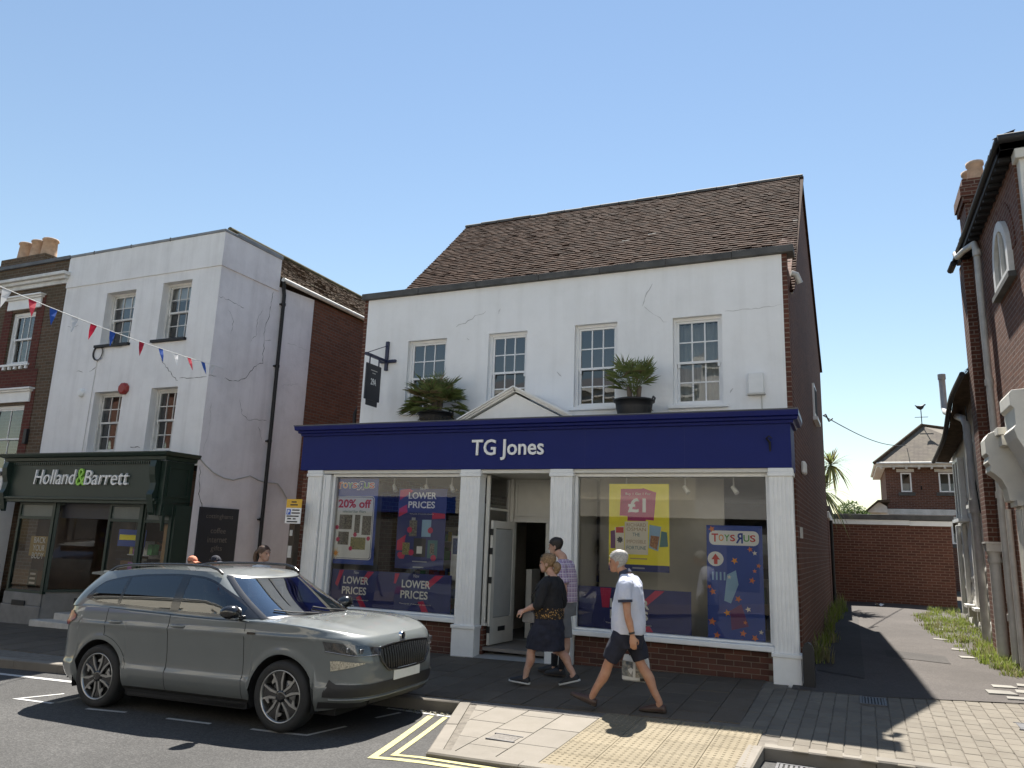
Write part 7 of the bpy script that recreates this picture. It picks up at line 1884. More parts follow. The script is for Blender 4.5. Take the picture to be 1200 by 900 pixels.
# interior
part('dashboard', MB().box(.55, 1.12, -.78, .78, .75, 1.015), MT['seat_fabric'], car, .05); part('cabin_floor', gbox(-1.9, 1.0, -.82, .82, .28, .32), MT['car_dark'], car)
for x, y in ((-.05, .38), (-.05, -.38), (-.95, .40), (-.95, -.40)):
    b = MB(); b.box(x - .25, x + .28, y - .25, y + .25, .45, .62); M_ = Matrix.Translation((x - .24, y, .60)) @ Matrix.Rotation(-.28, 4, 'Y'); b.box(-.07, .07, -.24, .24, 0, .58, M=M_); b.box(-.05, .05, -.12, .12, .61, .80, M=M_); part('seat', b, MT['seat_fabric'], car, .05)
b = MB(); sc_ = Vector((.42, -.38, .98)); b.tube([sc_ + Vector((.08 * math.sin(a), .18 * math.cos(a), .17 * math.sin(a))) for a in frange(0, 2 * PI, 20)], .015, 6); b.tube([sc_, sc_ + Vector((.25, 0, -.1))], .03, 6); part('steering_wheel', b, MT['car_trim'], car)
b = MB(); b.box(.42, .45, -.12, .12, 1.36, 1.42); part('rear_view_mirror', b, MT['car_trim'], car, .01)
# wheels
def wheel(cx, s_, steer=0, roll=0):
    o = Vector((cx, s_ * .79, ZW)); 
    def L(r_, a, w_): return o + Vector((r_ * math.cos(a), s_ * w_, r_ * math.sin(a)))
    b = MB(); prof = [(.245, -.10), (.30, -.112), (.333, -.098), (.343, -.07), (.345, 0), (.343, .07), (.333, .098), (.30, .112), (.262, .106), (.245, .095)]
    b.loft([[L(r_, 2 * PI * k / 48, w_) for k in range(48)] for r_, w_ in prof], cap=False)
    w = part('wheel', b, MT['tyre'], car)
    b = MB(); b.loft([[L(r_, 2 * PI * k / 40, w_) for k in range(40)] for r_, w_ in ((.252, .098), (.256, .104), (.246, .106), (.238, .095), (.225, .02), (.22, -.09))], cap=False); part('rim', b, MT['alloy'], w)
    b = MB(); b.loft([[L(r_, 2 * PI * k / 40, w_) for k in range(40)] for r_, w_ in ((.232, .03), (.01, .035))], cap=True); part('wheel_back', b, MT['car_dark'], w)
    b = MB(); b.loft([[L(r_, 2 * PI * k / 30, w_) for k in range(30)] for r_, w_ in ((.15, .036), (.15, .048), (.06, .05))], cap=False); part('brake_disc', b, mat('disc_steel', (.25, .25, .25), .4, .2, 9, metal=.8, obj=True), w)
    blk = MB(); slv = MB()
    for k in range(5):
        a0 = roll + 2 * PI * k / 5
        def Q(u, v, w_): # u outwards, v sideways
            return o + Vector(((u * math.cos(a0) - v * math.sin(a0)), s_ * w_, (u * math.sin(a0) + v * math.cos(a0))))
        # broad black spoke with two machined bars that kink near the rim
        blk.prism([(.03, -.035), (.12, -.055), (.245, -.088), (.245, .088), (.12, .055), (.03, .035)], Q, .050, .082)
        for sg in (1, -1):
            slv.prism([(.055, sg * .016), (.14, sg * .022), (.235, sg * .062), (.248, sg * .085), (.228, sg * .088), (.205, sg * .070), (.13, sg * .045), (.055, sg * .034)], Q, .083, .093)
            if sg == 1: slv.prism([(.15, .046), (.19, .066), (.150, .098), (.128, .092)], Q, .080, .090)
    hb_ = MB(); hb_.loft([[L(r_, 2 * PI * k / 20, w_) for k in range(20)] for r_, w_ in ((.062, .07), (.06, .092), (.035, .098), (.01, .098))])
    o1 = part('spokes', blk, MT['car_black'], w, fix=True); o1['kind'] = 'stuff'; o2 = part('spoke_faces', slv, MT['alloy'], w, fix=True); o2['kind'] = 'stuff'; part('hub', hb_, MT['car_black'], w)
wheel(AX, -1, 0, .5); wheel(AX, 1, 0, .2); wheel(-AX, -1, 0, 1.05); wheel(-AX, 1, 0, .9)
LOC[car.name] = Vector(carP)
car.location = carP; car.rotation_euler = (0, rad(-1.45), rad(.3))
# ================================================================ PEOPLE (local frame: x forward, y left, z up; feet at z = 0)
def skinmat(name, c):
    m, n, b = nodes(name); cc = mixc(n, ramp(n, noisen(n, objc(n), 14, 4), [(.35, 0), (.7, 1)]), c, (c[0] * .85, c[1] * .72, c[2] * .68))
    n.links.new(cc, b.inputs['Base Color']); setp(b, Roughness=.5, **{'Subsurface Weight': .08, 'Subsurface Scale': .01}); b.inputs['Specular IOR Level'].default_value = .35; MT[name] = m
skinmat('skin_tan', (.46, .26, .17)); skinmat('skin_fair', (.52, .33, .25)); skinmat('skin_light', (.50, .32, .24))
def cloth(name, c, var=.15, scale=9, bump=.5, bs=22):
    return mat(name, c, .85, var, scale, bump, bs, .02, obj=True)
cloth('polo_white', (.56, .59, .70), .06); cloth('polo_trim', (.03, .035, .06)); cloth('navy_cloth', (.012, .014, .028), .3); cloth('black_cloth', (.010, .010, .012), .3); cloth('tee_white', (.70, .70, .69), .05); cloth('grey_cloth', (.16, .16, .165), .15); cloth('jeans_blue', (.05, .07, .12), .2)
mat('hair_white', (.40, .385, .36), .7, .35, 60, .6, 120, obj=True); mat('hair_dark', (.022, .015, .011), .5, .4, 60, .6, 120, obj=True); mat('hair_blond', (.16, .09, .045), .55, .35, 50, .6, 110, obj=True, col2=(.34, .22, .11)); mat('hair_brown', (.09, .05, .03), .5, .35, 60, .6, 110, obj=True)
mat('shoe_brown', (.06, .03, .02), .45, .3, 12, .2, 60, obj=True); mat('shoe_black', (.012, .012, .014), .6, .3, 12, .2, 60, obj=True); mat('sole_white', (.62, .62, .6), .6, .1, 9, obj=True); mat('sole_dark', (.05, .035, .025), .8, .2, 9, obj=True); mat('cap_orange', (.60, .22, .13), .8, .1, 9, obj=True); mat('eye_dark', (.01, .008, .006), .2, 0, 5)
mat('shirt_leopard', (.30, .17, .05), .85, .5, 5, .3, 22, obj=True)
def patterned():
    n = MT['shirt_leopard'].node_tree; b = n.nodes['Principled BSDF']; v = N(n, 'ShaderNodeTexVoronoi'); v.inputs['Scale'].default_value = 42; n.links.new(objc(n), v.inputs['Vector'])
    c = mixc(n, ramp(n, v.outputs['Distance'], [(.25, 0), (.42, 1)]), (.42, .24, .07), (.015, .01, .008)); n.links.new(c, b.inputs['Base Color'])
    m, n, b = nodes('shirt_plaid'); sp = N(n, 'ShaderNodeSeparateXYZ'); n.links.new(objc(n), sp.inputs[0])
    def band(sock, f, th):
        s_ = mathn(n, 'SINE', mathn(n, 'MULTIPLY', sock, f)); return mathn(n, 'GREATER_THAN', s_, th)
    xy = mathn(n, 'ADD', sp.outputs[0], sp.outputs[1])
    c = mixc(n, band(xy, 200, .1), (.50, .38, .44), (.25, .03, .10)); c2 = mixc(n, band(sp.outputs[2], 200, .1), (.46, .42, .50), (.16, .15, .34)); c = mixc(n, .5, c, c2)
    c = mixc(n, mathn(n, 'MULTIPLY', mathn(n, 'MAXIMUM', band(sp.outputs[2], 100, .8), band(xy, 100, .8)), .6), c, (.70, .64, .66)); n.links.new(c, b.inputs['Base Color']); setp(b, Roughness=.85); n.links.new(bumpn(n, noisen(n, objc(n), 14, 3), .5, .02), b.inputs['Normal']); MT['shirt_plaid'] = m
patterned()
def oring(c, rf, rb, ry, n=20):
    cx, cy, z = c; return [Vector((cx + (rf if math.cos(a) > 0 else rb) * math.cos(a), cy + ry * math.sin(a), z)) for a in frange(0, 2 * PI, n)[:-1]]
HEADL = [(.0, .058, .022, .028, .020), (.012, .052, .036, .045, .036), (.03, .036, .058, .058, .048), (.05, .022, .072, .066, .056), (.08, .010, .080, .080, .064), (.105, .004, .082, .092, .069), (.118, .002, .082, .098, .071), (.14, .0, .092, .104, .074), (.17, -.004, .090, .104, .076), (.195, -.008, .078, .094, .070), (.218, -.012, .056, .070, .054), (.231, -.014, .032, .042, .032), (.236, -.014, .010, .012, .010)]
def headp(z, th, k=1.0):
    cx, rf, rb, ry = [interp(z, [(l[0], l[i]) for l in HEADL]) for i in (1, 2, 3, 4)]
    return Vector((cx + (rf if math.cos(th) > 0 else rb) * k * math.cos(th), ry * k * math.sin(th), z))
def head_mesh(b, T):
    b.loft([[T(headp(l[0], a)) for a in frange(0, 2 * PI, 24)[:-1]] for l in HEADL])
    b.loft([[T(Vector((x + r_ * .55 * math.cos(a) , r_ * math.sin(a), z))) for a in frange(0, 2 * PI, 8)[:-1]] for z, x, r_ in ((.128, .088, .010), (.105, .098, .013), (.088, .108, .018), (.078, .102, .018), (.074, .088, .012))])       # nose
    b.loft([[T(Vector((x + r_ * .5 * math.cos(a), r_ * math.sin(a) * 1.6, z))) for a in frange(0, 2 * PI, 8)[:-1]] for z, x, r_ in ((.062, .092, .010), (.055, .094, .014), (.046, .091, .013), (.040, .086, .008))])    # lips
    for s_ in (1, -1):
        b.loft([[T(Vector((-.012 + r_ * math.cos(a), s_ * (.068 + d), .098 + r_ * 1.7 * math.sin(a)))) for a in frange(0, 2 * PI, 10)[:-1]] for d, r_ in ((-.012, .012), (.0, .016), (.010, .019), (.014, .012))])
        b.loft([[T(Vector((.078 + .016 * math.cos(a), s_ * .034 + .024 * math.sin(a) * k, .135 + dz))) for a in frange(0, 2 * PI, 8)[:-1]] for dz, k in ((-.006, .6), (0, 1), (.008, .6))])
def limb(b, pts, rs, n=14): b.tube(smooth_path(pts, rs)[0], smooth_path(pts, rs)[1], n)
def smooth_path(pts, rs, k=5):
    P = [Vector(p) for p in pts]; out = []; ro = []
    for i in range(len(P) - 1):
        p0, p1, p2, p3 = P[max(0, i - 1)], P[i], P[i + 1], P[min(len(P) - 1, i + 2)]
        for j in range(k):
            t = j / k; out.append(.5 * ((2 * p1) + (p2 - p0) * t + (2 * p0 - 5 * p1 + 4 * p2 - p3) * t * t + (3 * p1 - p0 - 3 * p2 + p3) * t ** 3) if 0 < i < len(P) - 2 or True else p1)
            tt = t * t * (3 - 2 * t); ro.append(rs[i] + (rs[i + 1] - rs[i]) * tt)
    out.append(P[-1]); ro.append(rs[-1]); return out, ro
def hand(b, wrist, d, n_, s_=1, curl=.5):
    """palm with four fingers and a thumb; d along the hand, n_ the way the palm faces, thumb on the side d x n"""
    w, d = Vector(wrist), Vector(d).normalized(); n_ = (Vector(n_) - d * Vector(n_).dot(d)).normalized(); t = d.cross(n_) * s_
    def rg(c, a, h): return [c + t * a * math.cos(q) + n_ * h * math.sin(q) for q in frange(0, 2 * PI, 12)[:-1]]
    b.loft([rg(w - d * .02, .024, .020), rg(w + d * .02, .034, .018), rg(w + d * .06, .042, .017), rg(w + d * .09, .040, .014), rg(w + d * .10, .034, .010)])
    for i, (o, L) in enumerate(((.030, .068), (.010, .078), (-.010, .072), (-.029, .055))):
        p = w + d * .088 + t * o; c = curl * (1 + .18 * i); pts = [p]; a = .15
        for l in (.42, .33, .25): a += c * .6; pts.append(pts[-1] + (d * math.cos(a) + n_ * math.sin(a)) * L * l)
        b.tube(pts, [.0095, .009, .0085, .0065], 7)
    p = w + d * .035 + t * .030; pts = [p, p + (d * .5 + t * .6 + n_ * .35).normalized() * .035, p + (d * .75 + t * .45 + n_ * .5).normalized() * .062, p + (d * .95 + t * .25 + n_ * .55).normalized() * .085]
    b.tube(pts, [.013, .012, .010, .007], 7)
def shoe(heel, toe, h=.055, w_=.045, sole='sole_white', up='shoe_black', top=None):
    heel, toe = Vector(heel), Vector(toe); d = (toe - heel); L = d.length; d.normalize(); s_ = Vector((-d.y, d.x, 0)).normalized() if abs(d.z) < .95 else Vector((0, 1, 0)); u = d.cross(s_); u = u if u.z > 0 else -u
    a, b = MB(), MB()
    prof = [(-.02, .35, .6), (.0, .75, 1.0), (.12, .85, 1.15), (.35, .88, 1.25), (.6, 1.0, .95), (.8, 1.0, .62), (.95, .72, .45), (1.02, .3, .3)]
    a.loft([[heel + d * L * x + s_ * w_ * ww * math.cos(q) + u * (.018 + max(0, math.sin(q)) * h * hh + min(0, math.sin(q)) * .01) for q in frange(0, 2 * PI, 14)[:-1]] for x, ww, hh in prof])
    b.loft([[heel + d * L * x + s_ * w_ * ww * 1.06 * math.cos(q) + u * (.010 + .012 * (1 if math.sin(q) > 0 else -1) * min(1, abs(math.sin(q)) * 3)) for q in frange(0, 2 * PI, 14)[:-1]] for x, ww, hh in [(-.04, .4, 0)] + prof[1:-1] + [(1.04, .35, 0)]])
    return a, b
def torso(b, rings, n=24):
    b.loft([oring((cx, cy, z), rx, rx, ry, n) for z, cx, cy, rx, ry in rings])
def finish(o, vox, sm=2, noise_=0):
    r_ = o.modifiers.new('remesh', 'REMESH'); r_.mode = 'VOXEL'; r_.voxel_size = vox; r_.use_smooth_shade = True
    s_ = o.modifiers.new('smooth', 'SMOOTH'); s_.factor = .5; s_.iterations = sm
    if noise_:
        tx = bpy.data.textures.new('folds', 'CLOUDS'); tx.noise_scale = .11; tx.noise_depth = 1
        d = o.modifiers.new('folds', 'DISPLACE'); d.texture = tx; d.strength = noise_; d.mid_level = .5; d.texture_coords = 'LOCAL'
def person(label, at, yaw, sc_, P):
    """P: joints (near 'l' = +y, far 'r' = -y), clothing profiles; builds one body mesh with clothing children"""
    t = thing('person', label, 'person', (0, 0, 0))
    sk = P['skin']; b = MB()
    hp = Vector(P['head']); ht = P.get('tilt', 0); hs = P.get('hs', 1.0); M_ = Matrix.Translation(hp) @ Matrix.Rotation(P.get('turn', 0), 4, 'Z') @ Matrix.Rotation(ht, 4, 'Y'); T = lambda v: M_ @ (Vector(v) * hs)
    head_mesh(b, T)
    nb = Vector(P['neck']); limb(b, [nb - Vector((0, 0, .05)), nb, T((-.025, 0, .03)), T((-.02, 0, .09))], [.075, .058, .052, .05])
    torso(b, [(z, cx, cy, max(.02, rx - .02), max(.02, ry - .025)) for z, cx, cy, rx, ry in P['torso']])
    for s_, k in ((1, 'l'), (-1, 'r')):
        sh, el, wr = [Vector(q) for q in P['arm_' + k]]
        limb(b, [sh, sh.lerp(el, .5), el, el.lerp(wr, .35), wr], [.052, .047, .039, .041, .026])
        hd = P.get('hand_' + k, ((wr - el), (1, 0, 0), .5)); hand(b, wr, hd[0], hd[1], s_ if k == 'l' else -1, hd[2])
        hi, kn, an = [Vector(q) for q in P['leg_' + k]]
        q = kn.lerp(an, .35) + Vector((-.018, 0, 0)); limb(b, [hi, hi.lerp(kn, .5), kn, q, kn.lerp(an, .7), an, an + Vector((.02, 0, -.04))], [.088, .078, .054, .057, .042, .034, .036])
    body = part('body', b, MT[sk], t); finish(body, .0085, 2)
    for s_ in (1, -1):
        e = MB(); c = T((.083, s_ * .034, .113)); e.loft([[c + Vector((.004 * k, 0, 0)) + Vector((0, .012 * r_ * math.cos(a), .006 * r_ * math.sin(a))) for a in frange(0, 2 * PI, 8)[:-1]] for k, r_ in ((-1, 1), (0, 1), (.8, .5))]); part('eye', e, MT['eye_dark'], t)
    # hair
    hl = P['hairline']; vol = P.get('hvol', 1.07); h = MB(); rr = random.Random(3)
    def hp_(th, k):
        z0 = hl(abs(th)); z = lerp(z0, .2355, k); v = headp(z, th, vol if z < .2 else vol * 1.02) ; v.z += .012 * k
        dr = .004 * noise.noise((v.x * 60, v.y * 60, v.z * 60)); return T(v + Vector((v.x, v.y, 0)).normalized() * dr)
    h.grid(hp_, frange(-PI, PI, 48), frange(0, 1, 16))
    for _ in range(P.get('strands', 900)):
        th, k = rr.uniform(-PI, PI), rr.random() ** 1.3 * .97; a = hp_(th, k); c = hp_(th + rr.gauss(0, .12), max(-.10, k - rr.uniform(.10, .28)))
        o_ = (a - T((-.01, 0, .11))).normalized(); sd = (c - a).cross(o_).normalized() * .0022
        c = c + o_ * rr.uniform(.001, .010) + Vector((rr.gauss(0, .003), rr.gauss(0, .003), rr.gauss(0, .003)))
        h.add([a - sd, a + sd, c], [(0, 1, 2)])
    part('hair', h, MT[P['hair']], t)
    for nm, pts, rs in P.get('tails', []):
        q = MB(); limb(q, [T(p) for p in pts], rs, 10); part(nm, q, MT[P['hair']], t)
    for nm, mt, kind, dat, vox, nz in P['clothes']:
        c = MB()
        for kk, vv in dat:
            if kk == 'rings': torso(c, vv)
            elif kk == 'limb': limb(c, vv[0], vv[1], 16)
        o = part(nm, c, MT[mt], t); finish(o, vox, kind, nz)
    for nm, mt, pts, rs in P.get('bands', []): q = MB(); q.tube(pts, rs, 16); part(nm, q, MT[mt], t)
    for heel, toe, kw in P['shoes']:
        a, s2 = shoe(heel, toe, **{k: v for k, v in kw.items() if k in ('h', 'w_')}); so_ = part('shoe', a, MT[kw.get('up', 'shoe_black')], t); part('sole', s2, MT[kw.get('sole', 'sole_white')], so_)
    if P.get('extra'): P['extra'](t, T)
    LOC[t.name] = Vector(at); t.location = at; t.rotation_euler = (0, 0, yaw); t.scale = (sc_, sc_, sc_)
    return t
def cap_extra(m, brim=True):
    def f(t, T):
        c = MB(); c.grid(lambda th, k: T(headp(lerp(.145, .2358, k), th, 1.10) + Vector((0, 0, .014 * k + .004))), frange(-PI, PI, 36), frange(0, 1, 10)); part('cap', c, MT[m], t)
        q = MB(); q.loft([[T((.075 + x * .085, y * .07, .152 + dz - .018 * x - .010 * abs(y) ** 2)) for y in frange(-1, 1, 10)] for x, dz in ((0, 0), (.7, 0), (.95, 0), (.95, -.004), (0, -.004))], closed=False, cap=False); part('cap_brim', q, MT[m], t)
    return f
short_hl = lambda a: interp(a, [(0, .185), (.6, .175), (1.1, .150), (1.45, .125), (1.75, .085), (2.2, .045), (PI, .03)])
def watch(w): return None
# --- older man in the pale polo shirt
manP = dict(skin='skin_tan', head=(.012, 0, 1.452), tilt=.05, neck=(-.075, 0, 1.43), hair='hair_white', hairline=short_hl, hvol=1.10,
    torso=[(.80, -.10, 0, .15, .185), (.95, -.10, 0, .165, .19), (1.1, -.108, 0, .155, .195), (1.25, -.115, 0, .145, .205), (1.35, -.11, 0, .115, .195), (1.41, -.095, 0, .08, .12)],
    arm_l=((-.12, .205, 1.35), (-.165, .265, 1.03), (-.215, .245, .815)), arm_r=((-.12, -.205, 1.35), (-.13, -.27, 1.04), (-.09, -.26, .80)),
    hand_l=((-.10, -.02, -1), (.35, -.9, 0), .35), hand_r=((-.05, 0, -1), (.2, .95, 0), 1.3),
    leg_l=((-.08, .095, .84), (.085, .10, .495), (.285, .09, .10)), leg_r=((-.11, -.095, .84), (-.215, -.10, .49), (-.425, -.09, .115)),
    clothes=[('polo_shirt', 'polo_white', 3, [('rings', [(.805, -.105, 0, .182, .205), (.86, -.105, 0, .185, .208), (.95, -.10, 0, .190, .208), (1.08, -.105, 0, .176, .208), (1.22, -.113, 0, .160, .216), (1.31, -.112, 0, .138, .215), (1.37, -.105, 0, .108, .185), (1.415, -.09, 0, .080, .11), (1.44, -.08, 0, .068, .078)]), ('limb', ([(-.115, .15, 1.35), (-.125, .225, 1.30), (-.138, .255, 1.165)], [.085, .080, .076])), ('limb', ([(-.115, -.15, 1.35), (-.125, -.225, 1.30), (-.135, -.26, 1.165)], [.085, .080, .076]))], .010, .022),
             ('shorts', 'navy_cloth', 3, [('rings', [(.66, -.10, 0, .155, .185), (.74, -.10, 0, .170, .195), (.84, -.10, 0, .172, .196), (.88, -.10, 0, .168, .192)]), ('limb', ([(-.07, .09, .80), (.0, .10, .66), (.075, .10, .525)], [.118, .108, .092])), ('limb', ([(-.12, -.09, .80), (-.175, -.10, .66), (-.225, -.10, .525)], [.118, .108, .092]))], .010, .02)],
    bands=[('collar', 'polo_trim', [(-.068, 0, 1.435), (-.05, 0, 1.475)], [.078, .066]), ('cuff', 'polo_trim', [(-.136, .254, 1.178), (-.1385, .2555, 1.15)], [.079, .078]), ('cuff', 'polo_trim', [(-.134, -.258, 1.178), (-.136, -.26, 1.15)], [.079, .078]), ('watch', 'black_plastic', [(-.205, .248, .85), (-.210, .247, .83)], [.033, .033])],
    shoes=[((.235, .09, .035), (.505, .10, .125), dict(up='shoe_brown', sole='sole_dark', h=.05)), ((-.49, -.09, .025), (-.215, -.095, .012), dict(up='shoe_brown', sole='sole_dark', h=.05))])
gy = 8.40
man = person('white haired man in pale polo shirt and navy shorts striding past the window', (-2.37, gy, gz(-2.37, gy)), PI, 1.0, manP)
# carrier bag in his far hand
def loc2w(at, v): return Vector(at) + Vector((-v[0], -v[1], v[2]))
at = (-2.37, gy, gz(-2.37, gy))
t = thing('carrier_bag', 'white printed carrier bag in the striding man\'s far hand', 'bag', loc2w(at, (-.12, -.27, .28)))
b = MB(); W3 = lambda u, v, w_: loc2w(at, (-.12 + u, -.265 + w_, v))
b.loft([[W3(x * k, z, y * k2) for x, y in ((-.15, -.035), (-.05, -.05), (.06, -.045), (.15, -.03), (.15, .03), (.04, .05), (-.06, .045), (-.15, .035))] for z, k, k2 in ((.275, .92, .6), (.29, 1.0, 1.0), (.40, 1.0, 1.15), (.50, .95, .8), (.55, .85, .3))], smooth=False); part('sack', b, mat('bag_white', (.66, .66, .64), .45, .1, 9, .4, 25), t)
for y in (-.02, .02): b = MB(); b.tube([W3(-.07, .545, y), W3(-.03, .64, y * .6), W3(0, .70, y * .3), W3(.03, .64, y * .6), W3(.07, .545, y)], .008, 6); part('handle', b, MT['black_plastic'], t)
b = MB(); b.quad(W3(.02, .32, .056), W3(.145, .33, .045), W3(.145, .49, .042), W3(.02, .48, .056)); part('print', b, mat('bag_pic', (.10, .24, .42), .5, .8, 25, col2=(.45, .42, .35), obj=True), t); b = MB(); b.quad(W3(-.14, .33, .047), W3(-.01, .32, .057), W3(-.01, .48, .057), W3(-.14, .47, .045)); part('print', b, mat('bag_pic2', (.12, .12, .13), .5, .8, 35, col2=(.5, .45, .36), obj=True), t)
b = MB(); b.quad(W3(-.148, .29, .043), W3(-.06, .285, .052), W3(-.06, .32, .057), W3(-.148, .325, .046)); part('print', b, MT['black_plastic'], t)
# --- woman in black top and navy skirt
womP = dict(skin='skin_fair', head=(.105, 0, 1.378), tilt=.06, neck=(.04, 0, 1.345), hair='hair_blond', hairline=lambda a: interp(a, [(0, .190), (.7, .172), (1.2, .135), (1.5, .10), (1.9, .04), (2.4, .01), (PI, .0)]), hvol=1.13, hs=.99,
    tails=[('bun', [(-.10, 0, .10), (-.135, 0, .07), (-.12, 0, .02), (-.09, 0, -.03)], [.045, .052, .042, .02])],
    torso=[(.78, .08, 0, .16, .17), (.9, .085, 0, .155, .165), (1.05, .085, 0, .145, .165), (1.2, .085, 0, .145, .18), (1.28, .06, 0, .11, .165), (1.33, .05, 0, .07, .10)],
    arm_l=((.05, .175, 1.275), (.115, .245, 1.0), (.325, .205, .905)), arm_r=((.05, -.175, 1.275), (-.02, -.24, 1.0), (.14, -.22, .83)),
    hand_l=((1, -.1, -.35), (0, -.7, -.7), .6), hand_r=((.5, 0, -.9), (.5, .8, 0), .6),
    leg_l=((.08, .085, .80), (.265, .09, .42), (.335, .085, .105)), leg_r=((.07, -.085, .80), (-.05, -.09, .44), (-.235, -.085, .165)),
    clothes=[('black_top', 'black_cloth', 3, [('rings', [(.92, .08, 0, .182, .186), (1.0, .082, 0, .176, .184), (1.10, .085, 0, .168, .184), (1.20, .080, 0, .166, .192), (1.27, .06, 0, .130, .180), (1.315, .05, 0, .092, .130), (1.335, .045, 0, .07, .09)]), ('limb', ([(.05, .13, 1.27), (.07, .20, 1.22), (.112, .245, 1.02), (.165, .235, .965)], [.075, .072, .064, .056])), ('limb', ([(.05, -.13, 1.27), (.02, -.20, 1.22), (-.02, -.24, 1.02), (.02, -.235, .955)], [.075, .072, .064, .056]))], .009, .02),
             ('patterned_hem', 'shirt_leopard', 3, [('rings', [(.815, .078, 0, .196, .202), (.87, .078, 0, .194, .199), (.95, .08, 0, .184, .188)])], .009, .012),
             ('skirt', 'navy_cloth', 3, [('rings', [(.44, .115, 0, .250, .22), (.455, .115, 0, .252, .222), (.56, .105, 0, .240, .222), (.70, .09, 0, .214, .215), (.82, .078, 0, .190, .195), (.86, .078, 0, .185, .19)])], .010, .035)],
    bands=[('sunglasses', 'black_plastic', [(.17, .07, 1.575), (.185, 0, 1.583), (.17, -.07, 1.575)], [.012, .016, .012])],
    shoes=[((.285, .085, .018), (.545, .09, .035), dict(h=.06)), ((-.315, -.085, .095), (-.065, -.085, .02), dict(h=.06))])
at2 = (-3.45, 9.25, gz(-3.45, 9.25))
person('woman in black top with patterned hem and dark skirt walking left by the doorway', at2, PI, 1.0, womP)
t = thing('handbag', 'small dark handbag carried at the walking woman\'s front', 'bag', loc2w(at2, (.30, .12, .78))); b = MB(); b.loft([[loc2w(at2, (.29 + x * k, .13 + y * k, z)) for x, y in ((-.08, -.035), (.08, -.035), (.09, 0), (.08, .035), (-.08, .035), (-.09, 0))] for z, k in ((.76, .9), (.77, 1), (.86, .95), (.89, .7))]); part('pouch', b, MT['grey_cloth'], t, .006)
b = MB(); b.tube([loc2w(at2, v) for v in ((.22, .13, .88), (.24, .20, 1.08), (.15, .16, 1.25), (.05, .10, 1.345), (-.06, .02, 1.25), (-.10, -.06, 1.05))], .007, 6); part('strap', b, MT['black_plastic'], t)
# --- man in the checked shirt, partly hidden behind her
pldP = dict(skin='skin_light', head=(.305, 0, 1.575), tilt=.1, neck=(.21, 0, 1.55), hair='hair_dark', hairline=short_hl, hvol=1.09, hs=.97,
    torso=[(.92, .17, 0, .145, .175), (1.1, .17, 0, .15, .18), (1.3, .17, 0, .14, .20), (1.43, .18, 0, .115, .19), (1.50, .195, 0, .08, .12)],
    arm_l=((.17, .20, 1.44), (.08, .26, 1.13), (.10, .24, .90)), arm_r=((.17, -.20, 1.44), (.22, -.26, 1.14), (.38, -.2, .98)),
    leg_l=((.16, .09, .92), (.10, .095, .50), (.16, .09, .10)), leg_r=((.18, -.09, .92), (.30, -.095, .51), (.33, -.09, .10)),
    clothes=[('checked_shirt', 'shirt_plaid', 3, [('rings', [(.955, .16, 0, .170, .198), (1.0, .16, 0, .170, .196), (1.15, .162, 0, .165, .196), (1.30, .165, 0, .155, .212), (1.41, .175, 0, .130, .205), (1.47, .19, 0, .095, .16), (1.52, .205, 0, .07, .08)]), ('limb', ([(.17, .14, 1.44), (.15, .22, 1.38), (.09, .255, 1.20)], [.08, .076, .072])), ('limb', ([(.17, -.14, 1.44), (.18, -.22, 1.38), (.20, -.255, 1.22)], [.08, .076, .072]))], .010, .018),
             ('shorts', 'grey_cloth', 3, [('rings', [(.78, .165, 0, .155, .185), (.95, .16, 0, .158, .188), (.99, .16, 0, .155, .185)]), ('limb', ([(.16, .09, .88), (.135, .095, .70), (.11, .095, .50)], [.105, .098, .088])), ('limb', ([(.18, -.09, .88), (.24, -.095, .70), (.295, -.095, .51)], [.105, .098, .088]))], .010, .018)],
    bands=[('sock', 'black_cloth', [(.165, .09, .10), (.15, .09, .26)], [.045, .05]), ('sock', 'black_cloth', [(.33, -.09, .10), (.325, -.09, .26)], [.045, .05])],
    shoes=[((.11, .09, .015), (.385, .095, .012), dict(h=.07, sole='sole_dark')), ((.28, -.09, .015), (.555, -.095, .012), dict(h=.07, sole='sole_dark'))])
person('dark haired man in pink and blue checked shirt behind the woman in black', (-3.42, 10.0, gz(-3.42, 10.0)), PI, 1.0, pldP)
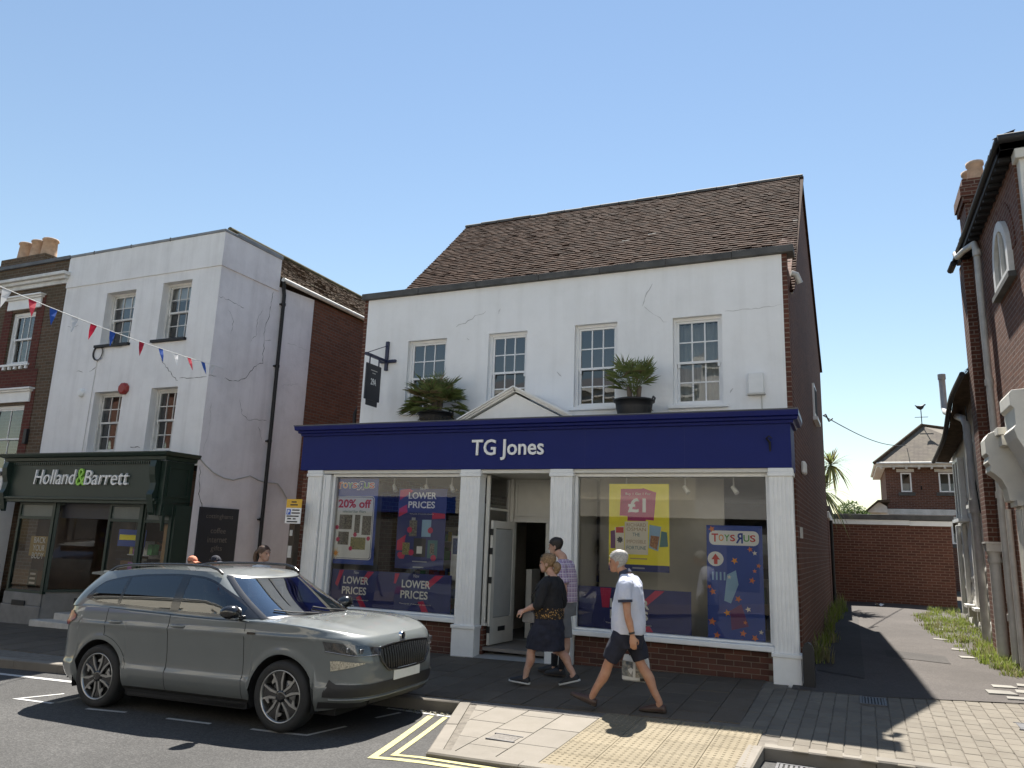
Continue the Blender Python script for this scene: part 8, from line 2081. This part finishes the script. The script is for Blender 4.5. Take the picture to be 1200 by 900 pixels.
# --- simple standing poses for the people beyond the car
def standing(top, top_m, bottom_m, hair, hl, long_=False, sleeves=.55, step=.12, skin='skin_light', **k):
    return dict(skin=skin, head=(.03, 0, 1.40), neck=(-.01, 0, 1.37), hair=hair, hairline=hl,
        torso=[(.78, 0, 0, .13, .165), (.95, 0, 0, .125, .155), (1.12, 0, 0, .13, .17), (1.26, 0, 0, .115, .175), (1.33, 0, 0, .08, .11)],
        arm_l=((0, .175, 1.28), (-.06, .22, 1.02), (.02, .21, .80)), arm_r=((0, -.175, 1.28), (.05, -.22, 1.02), (.16, -.21, .82)),
        leg_l=((0, .085, .80), (.08, .09, .44), (step, .085, .09)), leg_r=((0, -.085, .80), (-.02, -.09, .44), (-step, -.085, .09)),
        clothes=[(top, top_m, 3, [('rings', [(.80, 0, 0, .150, .180), (.95, 0, 0, .145, .172), (1.12, 0, 0, .15, .185), (1.24, 0, 0, .13, .185), (1.30, 0, 0, .10, .15), (1.345, -.005, 0, .07, .085)]), ('limb', ([(0, .12, 1.28), (-.02, .19, 1.23), (-.05, .215, 1.09)], [.07, .068, .066])), ('limb', ([(0, -.12, 1.28), (.01, -.19, 1.23), (.04, -.215, 1.09)], [.07, .068, .066]))], .011, .015),
                 ('trousers', bottom_m, 3, [('rings', [(.70, 0, 0, .13, .17), (.84, 0, 0, .135, .165)]), ('limb', ([(0, .085, .78), (.08, .09, .44), (step, .085, .12)], [.095, .075, .065])), ('limb', ([(0, -.085, .78), (-.02, -.09, .44), (-step, -.085, .12)], [.095, .075, .065]))], .011, .015)],
        shoes=[((step - .05, .085, .015), (step + .2, .09, .015), {}), ((-step - .05, -.085, .015), (-step + .2, -.09, .015), {})], **k)
girl_hl = lambda a: interp(a, [(0, .188), (.7, .170), (1.2, .135), (1.5, .11), (1.9, .06), (2.4, .04), (PI, .03)])
person('woman with brown ponytail and white t-shirt walking right behind the car', (-8.46, 9.5, gz(-8.46, 9.5)), 0, 1.0, standing('t_shirt', 'tee_white', 'jeans_blue', 'hair_brown', girl_hl, tails=[('ponytail', [(-.09, 0, .15), (-.15, 0, .13), (-.175, 0, .05), (-.16, 0, -.06)], [.025, .038, .034, .012])]))
person('person in salmon orange cap passing the wall behind the parked car', (-10.46, 10.0, gz(-10.46, 10)), 0, .865, standing('t_shirt', 'grey_cloth', 'navy_cloth', 'hair_brown', short_hl, extra=cap_extra('cap_orange')))
person('person in dark navy cap beside the orange cap wearer behind the car', (-9.93, 10.0, gz(-9.93, 10)), 0, .875, standing('t_shirt', 'navy_cloth', 'black_cloth', 'hair_dark', short_hl, extra=cap_extra('navy_cloth')))
person('shop assistant in white top behind the wooden counter in the green shop', (-14.35, 12.75, .08), -1.2, .8, standing('t_shirt', 'tee_white', 'black_cloth', 'hair_dark', short_hl))
# ---------------------------------------------------------------- pieces that can be told apart become objects of their own
def split_loose(o):
    me = o.data; n = len(me.vertices); par = list(range(n))
    def find(a):
        while par[a] != a: par[a] = par[par[a]]; a = par[a]
        return a
    for p in me.polygons:
        vs = p.vertices; r0 = find(vs[0])
        for v in vs[1:]:
            r1 = find(v)
            if r1 != r0: par[r1] = r0
    groups = {}
    for p in me.polygons: groups.setdefault(find(p.vertices[0]), []).append(p)
    if len(groups) < 2: return
    base = o.name.split('.')[0]; mods = [(m.type, m) for m in o.modifiers]
    first = True
    for ps in groups.values():
        idx = {}; vs = []; fs = []; mi = []; sm = []
        for p in ps:
            f = []
            for v in p.vertices:
                if v not in idx: idx[v] = len(vs); vs.append(tuple(me.vertices[v].co))
                f.append(idx[v])
            fs.append(f); mi.append(p.material_index); sm.append(p.use_smooth)
        nm = bpy.data.meshes.new(base); nm.from_pydata(vs, [], fs)
        for mt in me.materials: nm.materials.append(mt)
        nm.polygons.foreach_set('material_index', mi); nm.polygons.foreach_set('use_smooth', sm); nm.update()
        if first: newme = nm; first = False
        else:
            c = o.copy(); c.data = nm; c.name = base; COL.objects.link(c)
    o.data = newme
for o in [o for o in S.objects if o.type == 'MESH' and o.name.split('.')[0] in ('brick_edge', 'display_panel', 'hinge', 'wheel_arch_liner', 'window_surround', 'door_seam', 'sill_trim', 'grille_frame', 'red_brick_dressing', 'shop_frame', 'underbody', 'lens') and o.get('kind') != 'stuff']:
    split_loose(o)
